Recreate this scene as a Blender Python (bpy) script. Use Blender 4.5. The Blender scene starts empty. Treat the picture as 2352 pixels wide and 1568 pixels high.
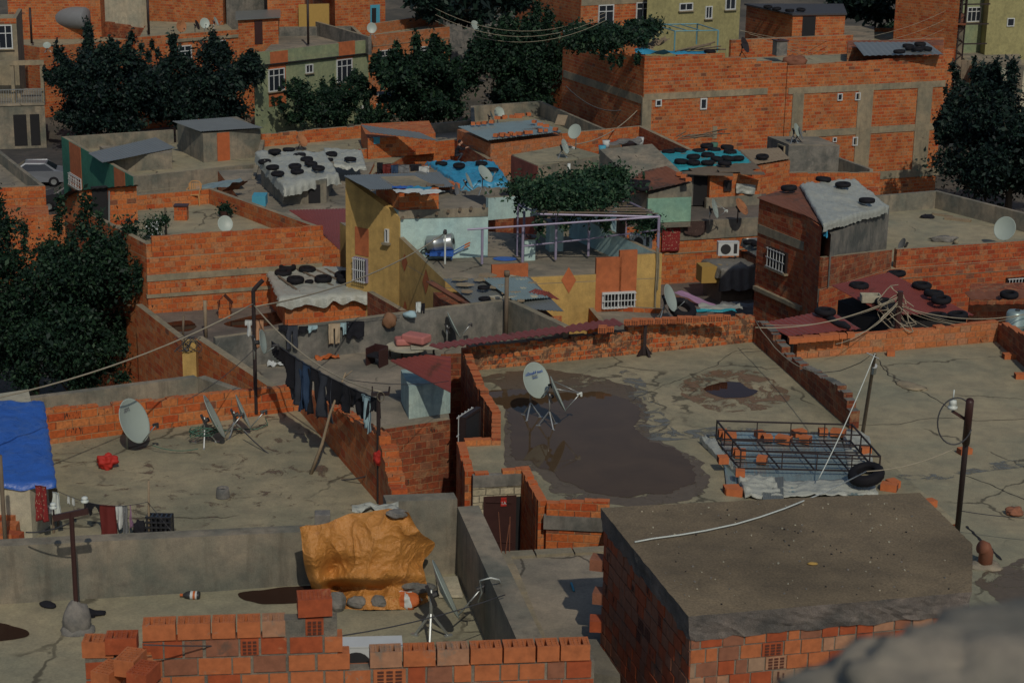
import bpy, math, random
import numpy as np
from mathutils import Vector, Matrix, noise
random.seed(7)
C = bpy.context.scene.collection
R = math.radians
V = Vector
# ---------------------------------------------------------------- camera
FX, CX, CY = 4200.0, 1176.0, 784.0
CAM = V((0, 0, 22)); PITCH = R(16); ROLL = R(1.0)
fw = V((0, math.cos(PITCH), -math.sin(PITCH))); r0 = V((1, 0, 0)); u0 = V((0, math.sin(PITCH), math.cos(PITCH)))
rt = r0 * math.cos(ROLL) + u0 * math.sin(ROLL); up = u0 * math.cos(ROLL) - r0 * math.sin(ROLL)
cam = bpy.data.cameras.new('camera'); co = bpy.data.objects.new('camera', cam); C.objects.link(co)
M = Matrix((rt, up, -fw)).transposed().to_4x4(); M.translation = CAM; co.matrix_world = M
cam.sensor_width = 36; cam.lens = 36 * FX / 2352; cam.clip_start = 0.1; cam.clip_end = 3000
cam.dof.use_dof = True; cam.dof.focus_distance = 50; cam.dof.aperture_fstop = 4.5
sc = bpy.context.scene; sc.camera = co
# ---------------------------------------------------------------- light
SUN_AZ, SUN_EL = R(13), R(42)      # azimuth to the right of straight behind the camera
sd = V((math.sin(SUN_AZ) * math.cos(SUN_EL), -math.cos(SUN_AZ) * math.cos(SUN_EL), math.sin(SUN_EL)))
w = bpy.data.worlds.new('World'); sc.world = w; w.use_nodes = True
nt = w.node_tree; sky = nt.nodes.new('ShaderNodeTexSky'); sky.sky_type = 'NISHITA'; sky.sun_disc = False
sky.sun_elevation = SUN_EL; sky.sun_rotation = math.atan2(sd.x, sd.y)
nt.links.new(sky.outputs[0], nt.nodes['Background'].inputs[0]); nt.nodes['Background'].inputs[1].default_value = 0.085
sl = bpy.data.lights.new('sun', 'SUN'); sl.energy = 2.75; sl.angle = R(0.6); sl.color = (1, .91, .76)
so = bpy.data.objects.new('sun', sl); C.objects.link(so); so.rotation_euler = sd.to_track_quat('Z', 'Y').to_euler(); so.location = (30, -30, 60)
sc.view_settings.view_transform = 'Standard'; sc.view_settings.look = 'None'
sc.view_settings.exposure = -0.65; sc.view_settings.gamma = 1
# ---------------------------------------------------------------- pixel helpers (photo seen at 2352 x 1568)
def ray(p): return fw + rt * ((p[0] - CX) / FX) - up * ((p[1] - CY) / FX)
def G(p, z):
    d = ray(p); return CAM + d * ((z - CAM.z) / d.z)
def proj(P):
    d = P - CAM; zc = d.dot(fw); return (CX + FX * d.dot(rt) / zc, CY - FX * d.dot(up) / zc)
def H(P, y):                       # height above the plan point P that is seen at pixel row y
    a, b = -20.0, 21.9
    for _ in range(40):
        m = (a + b) / 2
        if proj(V((P.x, P.y, m)))[1] > y: a = m
        else: b = m
    return (a + b) / 2
def W(p, A, B):                    # pixel ray meets the vertical plane through A and B
    d = ray(p); t = V((B.x - A.x, B.y - A.y, 0)).normalized(); n = V((t.y, -t.x, 0))
    k = (V((A.x, A.y, 0)) - V((CAM.x, CAM.y, 0))).dot(n) / d.dot(n); return CAM + d * k
def S(P): return FX / (P - CAM).dot(fw)      # pixels per metre there
def Q(r, c, x, y):                 # enlarged-crop coordinates to photo pixels
    return (x * .27097 + (0, 574.2, 1148.4, 1720.4)[c], y * .27097 + (0, 379., 758., 1143.3)[r])
# ---------------------------------------------------------------- materials
def newmat(name):
    m = bpy.data.materials.new(name); m.use_nodes = True
    return m, m.node_tree.nodes, m.node_tree.links, m.node_tree.nodes['Principled BSDF']
def mth(n, l, op, a, b=None, c=None):
    k = n.new('ShaderNodeMath'); k.operation = op
    for i, v in enumerate((a, b, c)):
        if v is None: continue
        if isinstance(v, (int, float)): k.inputs[i].default_value = v
        else: l.new(v, k.inputs[i])
    return k.outputs[0]
def mixc(n, l, f, a, b, bt='MIX'):
    k = n.new('ShaderNodeMix'); k.data_type = 'RGBA'; k.blend_type = bt; k.clamp_factor = True
    for i, v in ((0, f), (6, a), (7, b)):
        if isinstance(v, (int, float)): k.inputs[i].default_value = v
        elif isinstance(v, tuple): k.inputs[i].default_value = (*v[:3], 1)
        else: l.new(v, k.inputs[i])
    return k.outputs[2]
def nz(n, l, vec, scale, det=4, rough=.55, dist=0.):
    k = n.new('ShaderNodeTexNoise'); k.inputs['Scale'].default_value = scale; k.inputs['Detail'].default_value = det
    k.inputs['Roughness'].default_value = rough; k.inputs['Distortion'].default_value = dist
    if vec is not None: l.new(vec, k.inputs['Vector'])
    return k.outputs[0]
def sstep(n, l, v, a, b):
    k = n.new('ShaderNodeMapRange'); k.interpolation_type = 'SMOOTHSTEP'; k.inputs[1].default_value = a; k.inputs[2].default_value = b
    l.new(v, k.inputs[0]); return k.outputs[0]
def ramp(n, l, v, stops, const=False):
    k = n.new('ShaderNodeValToRGB'); e = k.color_ramp.elements
    if const: k.color_ramp.interpolation = 'CONSTANT'
    while len(e) < len(stops): e.new(0.5)
    for i, (p, c) in enumerate(stops): e[i].position = p; e[i].color = (*c, 1)
    l.new(v, k.inputs[0]); return k.outputs[0]
def bump(n, l, b, h, s=.5, d=.02):
    k = n.new('ShaderNodeBump'); k.inputs['Strength'].default_value = s; k.inputs['Distance'].default_value = d
    l.new(h, k.inputs['Height']); l.new(k.outputs[0], b.inputs['Normal'])
def geo(n): return n.new('ShaderNodeNewGeometry').outputs['Position']
BR = [(0, (.46, .105, .024)), (.2, (.51, .145, .036)), (.42, (.48, .12, .027)), (.6, (.52, .18, .055)), (.8, (.42, .075, .016)), (.9, (.46, .18, .07)), (.99, (.22, .08, .04))]
def m_brick(name, bw=.3, bh=.17, cols=BR, mort=(.36, .20, .10), mw=.014, smear=.33, holes=.03, grime=.22, stain=.0, bump_s=.6):
    m, n, l, b = newmat(name)
    uv = n.new('ShaderNodeUVMap').outputs[0]
    nv = n.new('ShaderNodeTexNoise'); nv.inputs['Scale'].default_value = 5; l.new(uv, nv.inputs['Vector'])
    vm = n.new('ShaderNodeVectorMath'); vm.operation = 'MULTIPLY_ADD'; l.new(nv.outputs['Color'], vm.inputs[0]); vm.inputs[1].default_value = (.03, .03, 0); l.new(uv, vm.inputs[2])
    sp = n.new('ShaderNodeSeparateXYZ'); l.new(vm.outputs[0], sp.inputs[0])
    v = mth(n, l, 'DIVIDE', sp.outputs[1], bh); row = mth(n, l, 'FLOOR', v); fv = mth(n, l, 'FRACT', v)
    wr = n.new('ShaderNodeTexWhiteNoise'); wr.noise_dimensions = '1D'; l.new(row, wr.inputs['W'])
    off = mth(n, l, 'ADD', mth(n, l, 'MULTIPLY', row, .5), mth(n, l, 'MULTIPLY', wr.outputs[0], .3))
    u = mth(n, l, 'ADD', mth(n, l, 'DIVIDE', sp.outputs[0], bw), off); col = mth(n, l, 'FLOOR', u); fu = mth(n, l, 'FRACT', u)
    cb = n.new('ShaderNodeCombineXYZ'); l.new(col, cb.inputs[0]); l.new(row, cb.inputs[1])
    wn = n.new('ShaderNodeTexWhiteNoise'); l.new(cb.outputs[0], wn.inputs['Vector'])
    ss = n.new('ShaderNodeSeparateColor'); l.new(wn.outputs['Color'], ss.inputs[0])
    eu = mth(n, l, 'MULTIPLY', mth(n, l, 'MINIMUM', fu, mth(n, l, 'SUBTRACT', 1, fu)), bw)
    ev = mth(n, l, 'MULTIPLY', mth(n, l, 'MINIMUM', fv, mth(n, l, 'SUBTRACT', 1, fv)), bh)
    # hollow-brick joints differ in width from brick to brick
    e = mth(n, l, 'MINIMUM', mth(n, l, 'DIVIDE', eu, mth(n, l, 'ADD', .45, ss.outputs[1])), ev)
    brick = sstep(n, l, e, mw * .35, mw * .8)
    P = geo(n)
    c = ramp(n, l, ss.outputs[0], cols, True)
    fine = nz(n, l, P, 14, 5, .6); c = mixc(n, l, .85, c, ramp(n, l, fine, [(.3, (.6, .6, .62)), (.7, (1.25, 1.2, 1.15))]), 'MULTIPLY')
    # shaded dents of broken shells
    st = n.new('ShaderNodeMapping'); l.new(uv, st.inputs[0]); st.inputs['Scale'].default_value = (26, 5, 1)
    hn = nz(n, l, st.outputs[0], 1.2, 2); hm = mth(n, l, 'MULTIPLY', sstep(n, l, hn, .56, .62), mth(n, l, 'LESS_THAN', ss.outputs[2], holes))
    c = mixc(n, l, hm, c, (.03, .014, .01))
    big = nz(n, l, P, .9, 5, .6)
    sm = sstep(n, l, nz(n, l, P, 2.4, 6, .62), 1 - smear - .1, 1 - smear + .02)
    full = mth(n, l, 'MULTIPLY', brick, mth(n, l, 'SUBTRACT', 1, mth(n, l, 'MULTIPLY', sm, .85)))
    mc = mixc(n, l, fine, tuple(x * .75 for x in mort), tuple(x * 1.3 for x in mort))
    c = mixc(n, l, full, mc, c)
    gp = mth(n, l, 'MULTIPLY', mth(n, l, 'LESS_THAN', eu, mw * .75), mth(n, l, 'MULTIPLY', mth(n, l, 'GREATER_THAN', ev, mw * 1.3), mth(n, l, 'LESS_THAN', ss.outputs[1], .4)))
    c = mixc(n, l, mth(n, l, 'MULTIPLY', gp, .8), c, (.07, .025, .015))
    c = mixc(n, l, grime, c, ramp(n, l, big, [(.35, (.42, .38, .36)), (.62, (1, 1, 1))]), 'MULTIPLY')
    if stain:
        sn = sstep(n, l, nz(n, l, P, 2.6, 6, .75, .8), .49, .58)
        c = mixc(n, l, mth(n, l, 'MULTIPLY', sn, stain), c, (.045, .033, .026))
    l.new(c, b.inputs['Base Color']); b.inputs['Roughness'].default_value = .9
    hgt = mth(n, l, 'ADD', full, mth(n, l, 'MULTIPLY', fine, .35)); hgt = mth(n, l, 'SUBTRACT', hgt, mth(n, l, 'MULTIPLY', hm, .8))
    bump(n, l, b, hgt, bump_s, .02)
    return m
def m_conc(name, base, var=.35, s=1.0, stain=.3, scol=(.07, .05, .038), rough=.92, bumps=.35, streak=0., crack=0., speck=.25, wet=0., tint=(.9, 1.02, 1.1)):
    m, n, l, b = newmat(name); P = geo(n)
    a = nz(n, l, P, .35 * s, 5, .6, .4); d = nz(n, l, P, 1.9 * s, 6, .65, .3); f = nz(n, l, P, 26 * s, 4, .7)
    lo = tuple(x * (1 - var) * t for x, t in zip(base, tint)); hi = tuple(x * (1 + var) for x in base)
    c = mixc(n, l, sstep(n, l, a, .3, .7), lo, hi)
    c = mixc(n, l, .8, c, ramp(n, l, d, [(.3, (.74, .74, .76)), (.7, (1.22, 1.2, 1.16))]), 'MULTIPLY')
    c = mixc(n, l, speck, c, ramp(n, l, f, [(.35, (.45, .45, .45)), (.65, (1.5, 1.5, 1.5))]), 'MULTIPLY')
    if stain:
        mp = n.new('ShaderNodeMapping'); l.new(P, mp.inputs[0]); mp.inputs['Scale'].default_value = (1, 1.5, 1)
        q = sstep(n, l, nz(n, l, mp.outputs[0], .8 * s, 7, .7, 1.2), .6, .7)
        c = mixc(n, l, mth(n, l, 'MULTIPLY', q, stain), c, scol)
    if streak:
        mp = n.new('ShaderNodeMapping'); l.new(P, mp.inputs[0]); mp.inputs['Scale'].default_value = (4, 4, .5)
        q = sstep(n, l, nz(n, l, mp.outputs[0], 1, 5, .65), .48, .72)
        c = mixc(n, l, mth(n, l, 'MULTIPLY', q, streak), c, tuple(x * .3 for x in base))
    if crack:
        vo = n.new('ShaderNodeTexVoronoi'); vo.feature = 'DISTANCE_TO_EDGE'; vo.inputs['Scale'].default_value = crack
        nn = n.new('ShaderNodeTexNoise'); nn.inputs['Scale'].default_value = 1.3; nn.inputs['Detail'].default_value = 6; l.new(P, nn.inputs['Vector'])
        vm = n.new('ShaderNodeVectorMath'); vm.operation = 'MULTIPLY_ADD'; l.new(nn.outputs['Color'], vm.inputs[0]); vm.inputs[1].default_value = (.9, .9, .9); l.new(P, vm.inputs[2])
        l.new(vm.outputs[0], vo.inputs['Vector'])
        q = mth(n, l, 'MULTIPLY', sstep(n, l, vo.outputs['Distance'], .012, .003), sstep(n, l, nz(n, l, P, .4, 3), .45, .55))
        c = mixc(n, l, mth(n, l, 'MULTIPLY', q, .8), c, tuple(x * .2 for x in base))
    l.new(c, b.inputs['Base Color']); b.inputs['Roughness'].default_value = rough
    if wet: l.new(mth(n, l, 'SUBTRACT', rough, mth(n, l, 'MULTIPLY', sstep(n, l, a, .5, .7), wet)), b.inputs['Roughness'])
    bump(n, l, b, mth(n, l, 'ADD', mth(n, l, 'MULTIPLY', f, .3), d), bumps, .02)
    return m
def m_plain(name, col, rough=.7, metal=0., var=.25, s=6, bumps=.15, spec=.5, rust=None, ramt=.5):
    m, n, l, b = newmat(name); P = n.new('ShaderNodeTexCoord').outputs['Object']
    f = nz(n, l, P, s, 5, .6)
    c = mixc(n, l, f, tuple(x * (1 - var) for x in col), tuple(x * (1 + var) for x in col))
    if rust:
        q = sstep(n, l, nz(n, l, P, s * .35, 6, .7, .5), 1 - ramt, 1 - ramt + .12); c = mixc(n, l, q, c, rust)
    l.new(c, b.inputs['Base Color']); b.inputs['Roughness'].default_value = rough; b.inputs['Metallic'].default_value = metal
    b.inputs['Specular IOR Level'].default_value = spec
    if bumps: bump(n, l, b, f, bumps, .01)
    return m
def m_tarp(name, col, rough=.42, var=.3, s=3.0, dirt=.25, dcol=(.12, .09, .06)):
    m, n, l, b = newmat(name); P = geo(n)
    a = nz(n, l, P, s, 6, .65, 1.2); f = nz(n, l, P, s * 5, 4, .6, .8)
    c = mixc(n, l, a, tuple(x * (1 - var) for x in col), tuple(min(1, x * (1 + var)) for x in col))
    c = mixc(n, l, mth(n, l, 'MULTIPLY', sstep(n, l, nz(n, l, P, s * .7, 5, .7), .55, .75), dirt), c, dcol)
    l.new(c, b.inputs['Base Color']); b.inputs['Roughness'].default_value = rough
    bump(n, l, b, mth(n, l, 'ADD', a, mth(n, l, 'MULTIPLY', f, .5)), .7, .06)
    return m
def m_leaf(name, cols, tr=.25):
    m, n, l, b = newmat(name)
    g = n.new('ShaderNodeNewGeometry'); c = ramp(n, l, g.outputs['Random Per Island'], cols)
    l.new(c, b.inputs['Base Color']); b.inputs['Roughness'].default_value = .6; b.inputs['Specular IOR Level'].default_value = .25
    return m
K = {}
K['brick'] = m_brick('brick_orange', .36, .19)
K['brickr'] = m_brick('brick_red', .33, .18, cols=[(0, (.40, .075, .02)), (.3, (.46, .11, .03)), (.6, (.34, .055, .015)), (.8, (.44, .14, .05)), (.95, (.25, .09, .05))], smear=.36, holes=.06, grime=.4)
K['whited'] = m_conc('paint_white_dirty', (.32, .41, .38), .15, 2.5, .6, scol=(.16, .15, .12), streak=.4)
K['brickf'] = m_brick('brick_far', .40, .20, smear=.30, grime=.45, mw=.03, bump_s=.3)
K['bricks'] = m_brick('brick_small', .23, .155, smear=.40, holes=.08, stain=.75, mw=.026)
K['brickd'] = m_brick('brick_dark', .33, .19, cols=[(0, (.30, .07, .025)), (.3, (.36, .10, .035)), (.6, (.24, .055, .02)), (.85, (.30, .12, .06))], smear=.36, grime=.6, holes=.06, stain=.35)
K['brickn'] = m_brick('brick_near', .40, .215, smear=.34, holes=.12, mw=.03, grime=.3, bump_s=.9)
K['bricky'] = m_brick('brick_tan', .36, .19, cols=[(0, (.46, .15, .05)), (.3, (.52, .19, .075)), (.6, (.48, .16, .05)), (.85, (.40, .19, .1))], smear=.34)
K['tile'] = m_brick('block_cream', .34, .17, cols=[(0, (.46, .42, .29)), (.4, (.50, .46, .33)), (.8, (.40, .37, .26))], mort=(.12, .11, .08), smear=.2, holes=0, grime=.3)
K['floor'] = m_conc('roof_screed', (.30, .26, .168), .13, 1, .2, crack=.22)
K['floorw'] = m_conc('roof_screed_worn', (.285, .248, .16), .17, 1.2, .3, crack=.2, tint=(.85, .95, 1))
K['floorg'] = m_conc('roof_concrete_grey', (.235, .20, .15), .3, 1.2, .4, crack=.25)
K['floord'] = m_conc('roof_concrete_dark', (.14, .115, .095), .3, 1.4, .45, speck=.5)
K['slab'] = m_conc('slab_rough', (.155, .12, .074), .24, 1.2, .2, speck=.55, bumps=.35, tint=(1, 1, 1))
K['slabe'] = m_conc('slab_edge', (.15, .128, .112), .4, 4, .5, scol=(.03, .026, .024), speck=.8, bumps=1.2)
K['plast'] = m_conc('plaster_grey', (.225, .19, .14), .3, 2.2, .35, streak=.45, scol=(.08, .055, .045), bumps=.5, tint=(.8, 1, 1.12))
K['plastd'] = m_conc('plaster_dark', (.155, .145, .125), .4, 3, .5, streak=.4, scol=(.3, .28, .24), bumps=.5, tint=(.85, 1, 1.08))
K['beam'] = m_conc('beam_concrete', (.27, .22, .145), .18, 2, .3, streak=.3, bumps=.3)
K['white'] = m_conc('paint_white', (.42, .56, .53), .08, 1.5, .1, scol=(.25, .25, .2), streak=.12, bumps=.15)
K['mint'] = m_conc('paint_mint', (.24, .40, .29), .12, 2, .12, streak=.15, bumps=.2)
K['yellow'] = m_conc('paint_ochre', (.47, .31, .10), .12, 1.5, .15, scol=(.2, .14, .07), streak=.2, bumps=.25, tint=(1, 1, 1))
K['orange'] = m_conc('paint_orange', (.42, .125, .045), .12, 2, .1, bumps=.2, tint=(1, 1, 1))
K['green'] = m_conc('paint_green', (.03, .17, .11), .15, 2, .1, bumps=.15)
K['sage'] = m_conc('paint_sage', (.24, .27, .155), .12, 2, .15, streak=.2, bumps=.15)
K['olive'] = m_conc('paint_olive', (.30, .28, .13), .1, 2, .15, streak=.2, bumps=.15, tint=(1, 1, 1))
K['redw'] = m_conc('paint_red', (.24, .065, .045), .2, 2, .25, streak=.3, bumps=.3)
K['cream'] = m_conc('paint_cream', (.42, .38, .28), .15, 2, .3, streak=.3, bumps=.3)
K['metalr'] = m_plain('sheet_red', (.25, .06, .045), .5, .2, .2, 2, rust=(.11, .045, .025), ramt=.42)
K['metalg'] = m_plain('sheet_grey', (.25, .27, .26), .45, .5, .15, 1.5, rust=(.16, .13, .1), ramt=.38)
K['metalb'] = m_plain('sheet_blue', (.33, .43, .42), .4, .5, .2, 1.5, rust=(.22, .2, .16), ramt=.42)
K['rust'] = m_plain('sheet_rust', (.20, .075, .04), .75, .1, .4, 2, rust=(.09, .05, .035), ramt=.5)
K['steel'] = m_plain('steel_galvanised', (.42, .45, .45), .35, .7, .2, 4)
K['iron'] = m_plain('iron_dark', (.035, .024, .024), .6, .3, .3, 8)
K['lilac'] = m_plain('paint_lilac', (.30, .27, .38), .5, .2, .2, 5, rust=(.2, .1, .07), ramt=.42)
K['bluep'] = m_plain('paint_blue_pipe', (.12, .30, .36), .5, .1, .2, 5)
K['wood'] = m_plain('wood_grey', (.15, .115, .08), .85, 0, .4, 5)
K['woodl'] = m_plain('wood_pale', (.26, .20, .13), .85, 0, .35, 5)
K['rubber'] = m_plain('rubber', (.009, .009, .012), .8, 0, .4, 5, spec=.25)
K['dish'] = m_plain('dish_white', (.33, .39, .35), .45, 0, .08, 3, bumps=.03)
K['dishr'] = m_plain('dish_rusty', (.36, .15, .06), .7, .1, .3, 4, rust=(.14, .06, .03), ramt=.5)
K['lnb'] = m_plain('plastic_dark', (.03, .03, .032), .5)
K['pvc'] = m_plain('plastic_white', (.55, .60, .57), .45, 0, .12, 5)
K['glass'] = m_plain('glass_dark', (.02, .026, .035), .12, 0, .3, 1, bumps=0)
K['frame'] = m_plain('frame_white', (.55, .58, .58), .45, 0, .1, 5)
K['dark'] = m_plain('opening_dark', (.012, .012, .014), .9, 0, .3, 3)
K['black'] = m_plain('cloth_black', (.0045, .005, .010), .9, 0, .4, 4)
K['tarpw'] = m_tarp('tarp_white', (.36, .38, .34), .38, .2, 2.5, .3)
K['tarpo'] = m_tarp('tarp_orange', (.50, .22, .05), .42, .22, 4.5, .35, (.16, .06, .02))
K['tarpb'] = m_tarp('tarp_blue', (.03, .11, .42), .38, .3, 1.6, .1, (.05, .2, .4))
K['tarpc'] = m_tarp('tarp_cyan', (.04, .27, .45), .38, .3, 2, .15, (.03, .08, .16))
K['tarpt'] = m_tarp('tarp_teal', (.03, .30, .36), .45, .3, 2, .2)
K['tarpg'] = m_tarp('tarp_grey', (.17, .165, .15), .5, .3, 3, .3)
K['doorb'] = m_plain('door_brown', (.045, .018, .016), .5, 0, .3, 4)
K['dooro'] = m_plain('door_rust_orange', (.42, .11, .035), .75, 0, .3, 4)
K['stone'] = m_conc('stone', (.16, .15, .135), .35, 8, .3)
K['clay'] = m_plain('clay_brick', (.46, .135, .045), .9, 0, .35, 9, rust=(.27, .19, .14), ramt=.36)
K['clayd'] = m_plain('clay_hole_shade', (.09, .03, .018), .95, 0, .3, 9)  # darker clay puts the shade of brick holes into the colour
K['rope'] = m_plain('rope', (.33, .29, .21), .8)
K['cabled'] = m_plain('cable_dark', (.05, .05, .055), .7)
K['leaf'] = m_leaf('leaf_dark', [(0, (.005, .016, .012)), (.5, (.009, .028, .016)), (.85, (.016, .045, .022)), (1, (.03, .065, .03))])
K['leafb'] = m_leaf('leaf_bluish', [(0, (.003, .010, .012)), (.5, (.006, .018, .016)), (.85, (.012, .032, .022)), (1, (.02, .045, .03))])
K['leafv'] = m_leaf('leaf_vine', [(0, (.007, .025, .014)), (.5, (.014, .042, .022)), (.85, (.03, .075, .035)), (1, (.065, .11, .06))])
K['bark'] = m_plain('bark', (.06, .045, .032), .9, 0, .4, 8)
for nm, cl in dict(red=(.40, .02, .012), maroon=(.12, .012, .01), jean=(.018, .045, .10), jeand=(.03, .036, .05), beige=(.42, .33, .22), peach=(.45, .24, .13),
                   lblue=(.30, .44, .48), orangec=(.45, .11, .025), pink=(.42, .15, .13), cwhite=(.5, .53, .52), cgrey=(.16, .17, .18), sky=(.06, .30, .42),
                   gold=(.38, .24, .06), skin=(.42, .22, .14), bluec=(.03, .09, .35), brownc=(.2, .1, .05), lilacc=(.34, .2, .32), yellowc=(.5, .35, .08),
                   greenc=(.05, .14, .1), carg=(.22, .24, .27), card=(.02, .022, .028), chair=(.46, .24, .09)).items():
    K[nm] = m_plain('colour_' + nm, cl, .35 if nm.startswith('car') else .75, .3 if nm == 'carg' else 0, .15, 6)
# ---------------------------------------------------------------- mesh builder
class MB:
    def __init__(s): s.v = []; s.f = []; s.m = []
    def add(s, vs, fs, mi=0):
        o = len(s.v); s.v += [V(p) for p in vs]; s.f += [tuple(i + o for i in f) for f in fs]; s.m += [mi] * len(fs)
    def quad(s, a, b, c, d, mi=0): s.add([a, b, c, d], [(0, 1, 2, 3)], mi)
    def prism(s, pts, z0, z1, mi=0, mt=None, bottom=True):   # pts ccw plan; z1 number or list
        n = len(pts); z1 = z1 if isinstance(z1, (list, tuple)) else [z1] * n
        vs = [(p[0], p[1], z0) for p in pts] + [(p[0], p[1], z) for p, z in zip(pts, z1)]
        a = 0
        for i in range(n): a += pts[i][0] * pts[(i + 1) % n][1] - pts[(i + 1) % n][0] * pts[i][1]
        fs = [(i, (i + 1) % n, (i + 1) % n + n, i + n) for i in range(n)]; t = tuple(range(n, 2 * n)); bt = tuple(range(n))[::-1]
        if a < 0: fs = [f[::-1] for f in fs]; t = t[::-1]; bt = bt[::-1]
        o = len(s.v); s.add(vs, fs, mi); s.f.append(tuple(i + o for i in t)); s.m.append(mi if mt is None else mt)
        if bottom: s.f.append(tuple(i + o for i in bt)); s.m.append(mi)
    def box(s, c, sx, sy, sz, mi=0, rz=0, rx=0, ry=0):
        m = Matrix.Translation(V(c)) @ Matrix.Rotation(rz, 4, 'Z') @ Matrix.Rotation(rx, 4, 'X') @ Matrix.Rotation(ry, 4, 'Y')
        vs = [m @ V((x * sx / 2, y * sy / 2, z * sz / 2)) for z in (-1, 1) for y in (-1, 1) for x in (-1, 1)]
        s.add(vs, [(0, 2, 3, 1), (4, 5, 7, 6), (0, 1, 5, 4), (2, 6, 7, 3), (0, 4, 6, 2), (1, 3, 7, 5)], mi)
    def bar(s, a, b, w, h=None, mi=0, upv=V((0, 0, 1))):     # square bar
        h = h or w; a = V(a); b = V(b); d = (b - a).normalized()
        x = d.cross(upv); x = x.normalized() if x.length > 1e-3 else V((1, 0, 0)); y = x.cross(d)
        vs = [p + x * i * w / 2 + y * j * h / 2 for p in (a, b) for i, j in ((-1, -1), (1, -1), (1, 1), (-1, 1))]
        s.add(vs, [(0, 1, 5, 4), (1, 2, 6, 5), (2, 3, 7, 6), (3, 0, 4, 7), (3, 2, 1, 0), (4, 5, 6, 7)], mi)
    def tube(s, pts, r, n=6, mi=0, cap=True):
        pts = [V(p) for p in pts]; rs = r if isinstance(r, (list, tuple)) else [r] * len(pts); vs = []; fs = []; px = None
        for i, p in enumerate(pts):
            d = (pts[min(i + 1, len(pts) - 1)] - pts[max(i - 1, 0)]).normalized()
            if px is None: px = d.cross(V((0, 0, 1))); px = px if px.length > 1e-2 else V((1, 0, 0))
            px = (px - d * px.dot(d)).normalized(); py = d.cross(px)
            vs += [p + (px * math.cos(2 * math.pi * k / n) + py * math.sin(2 * math.pi * k / n)) * rs[i] for k in range(n)]
        for i in range(len(pts) - 1):
            for k in range(n): fs.append((i * n + k, i * n + (k + 1) % n, (i + 1) * n + (k + 1) % n, (i + 1) * n + k))
        if cap: fs.append(tuple(range(n))[::-1]); fs.append(tuple(range((len(pts) - 1) * n, len(pts) * n)))
        s.add(vs, fs, mi)
    def lathe(s, prof, n=16, mi=0, mat=None):
        mat = mat or Matrix.Identity(4); vs = []; fs = []
        for r, z in prof: vs += [mat @ V((r * math.cos(2 * math.pi * k / n), r * math.sin(2 * math.pi * k / n), z)) for k in range(n)]
        for i in range(len(prof) - 1):
            for k in range(n): fs.append((i * n + k, i * n + (k + 1) % n, (i + 1) * n + (k + 1) % n, (i + 1) * n + k))
        s.add(vs, fs, mi)
    def grid(s, fn, nu, nv, mi=0):
        vs = [fn(i / nu, j / nv) for j in range(nv + 1) for i in range(nu + 1)]
        s.add(vs, [(j * (nu + 1) + i, j * (nu + 1) + i + 1, (j + 1) * (nu + 1) + i + 1, (j + 1) * (nu + 1) + i) for j in range(nv) for i in range(nu)], mi)
    def build(s, name, mats, parent=None, smooth=False):
        me = bpy.data.meshes.new(name); me.from_pydata([tuple(p) for p in s.v], [], s.f)
        for m in (mats if isinstance(mats, (list, tuple)) else [mats]): me.materials.append(K[m] if isinstance(m, str) else m)
        me.polygons.foreach_set('material_index', s.m); me.update()
        uvl = me.uv_layers.new(name='UVMap'); uv = []
        for p in me.polygons:
            N = p.normal
            if abs(N.z) < .6:
                t = V((-N.y, N.x, 0)); t = t.normalized() if t.length > 1e-4 else V((1, 0, 0))
                for vi in p.vertices: c = me.vertices[vi].co; uv += [c.dot(t), c.z]
            else:
                for vi in p.vertices: c = me.vertices[vi].co; uv += [c.x, c.y]
        uvl.data.foreach_set('uv', uv)
        if smooth: me.polygons.foreach_set('use_smooth', [True] * len(me.polygons))
        o = bpy.data.objects.new(name, me); C.objects.link(o)
        if parent:
            o.parent = parent; o.matrix_parent_inverse = Matrix.Translation(-W0(parent))
        return o
def W0(p):
    return V(p.location) if p.type == 'EMPTY' else V()
def tag(o, label, cat, group=None, kind=None):
    if label: o['label'] = label
    if cat: o['category'] = cat
    if group: o['group'] = group
    if kind: o['kind'] = kind
    return o
def thing(name, label, cat, loc=(0, 0, 0), group=None):
    o = bpy.data.objects.new(name, None); C.objects.link(o); o.location = loc; o.empty_display_size = .3
    return tag(o, label, cat, group)
def copy_tree(o, parent=None):
    c = o.copy(); C.objects.link(c); c.parent = parent
    if parent: c.matrix_parent_inverse = o.matrix_parent_inverse.copy()
    for ch in list(o.children): copy_tree(ch, c)
    return c
ORD = ['first', 'second', 'third', 'fourth', 'fifth', 'sixth', 'seventh', 'eighth', 'ninth', 'tenth', 'eleventh', 'twelfth', 'thirteenth', 'fourteenth', 'fifteenth', 'sixteenth', 'seventeenth', 'eighteenth', 'nineteenth', 'twentieth', 'twenty-first', 'twenty-second', 'twenty-third', 'twenty-fourth', 'twenty-fifth', 'twenty-sixth', 'twenty-seventh', 'twenty-eighth']
def ordered(objs, fmt):            # label look-alikes by where each comes, counted from the left
    objs = sorted(objs, key=lambda o: proj(V(o.matrix_basis.translation))[0])
    for i, o in enumerate(objs): o['label'] = fmt.format('leftmost' if i == 0 else 'rightmost' if i == len(objs) - 1 else ORD[i] + ' from left')
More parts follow.
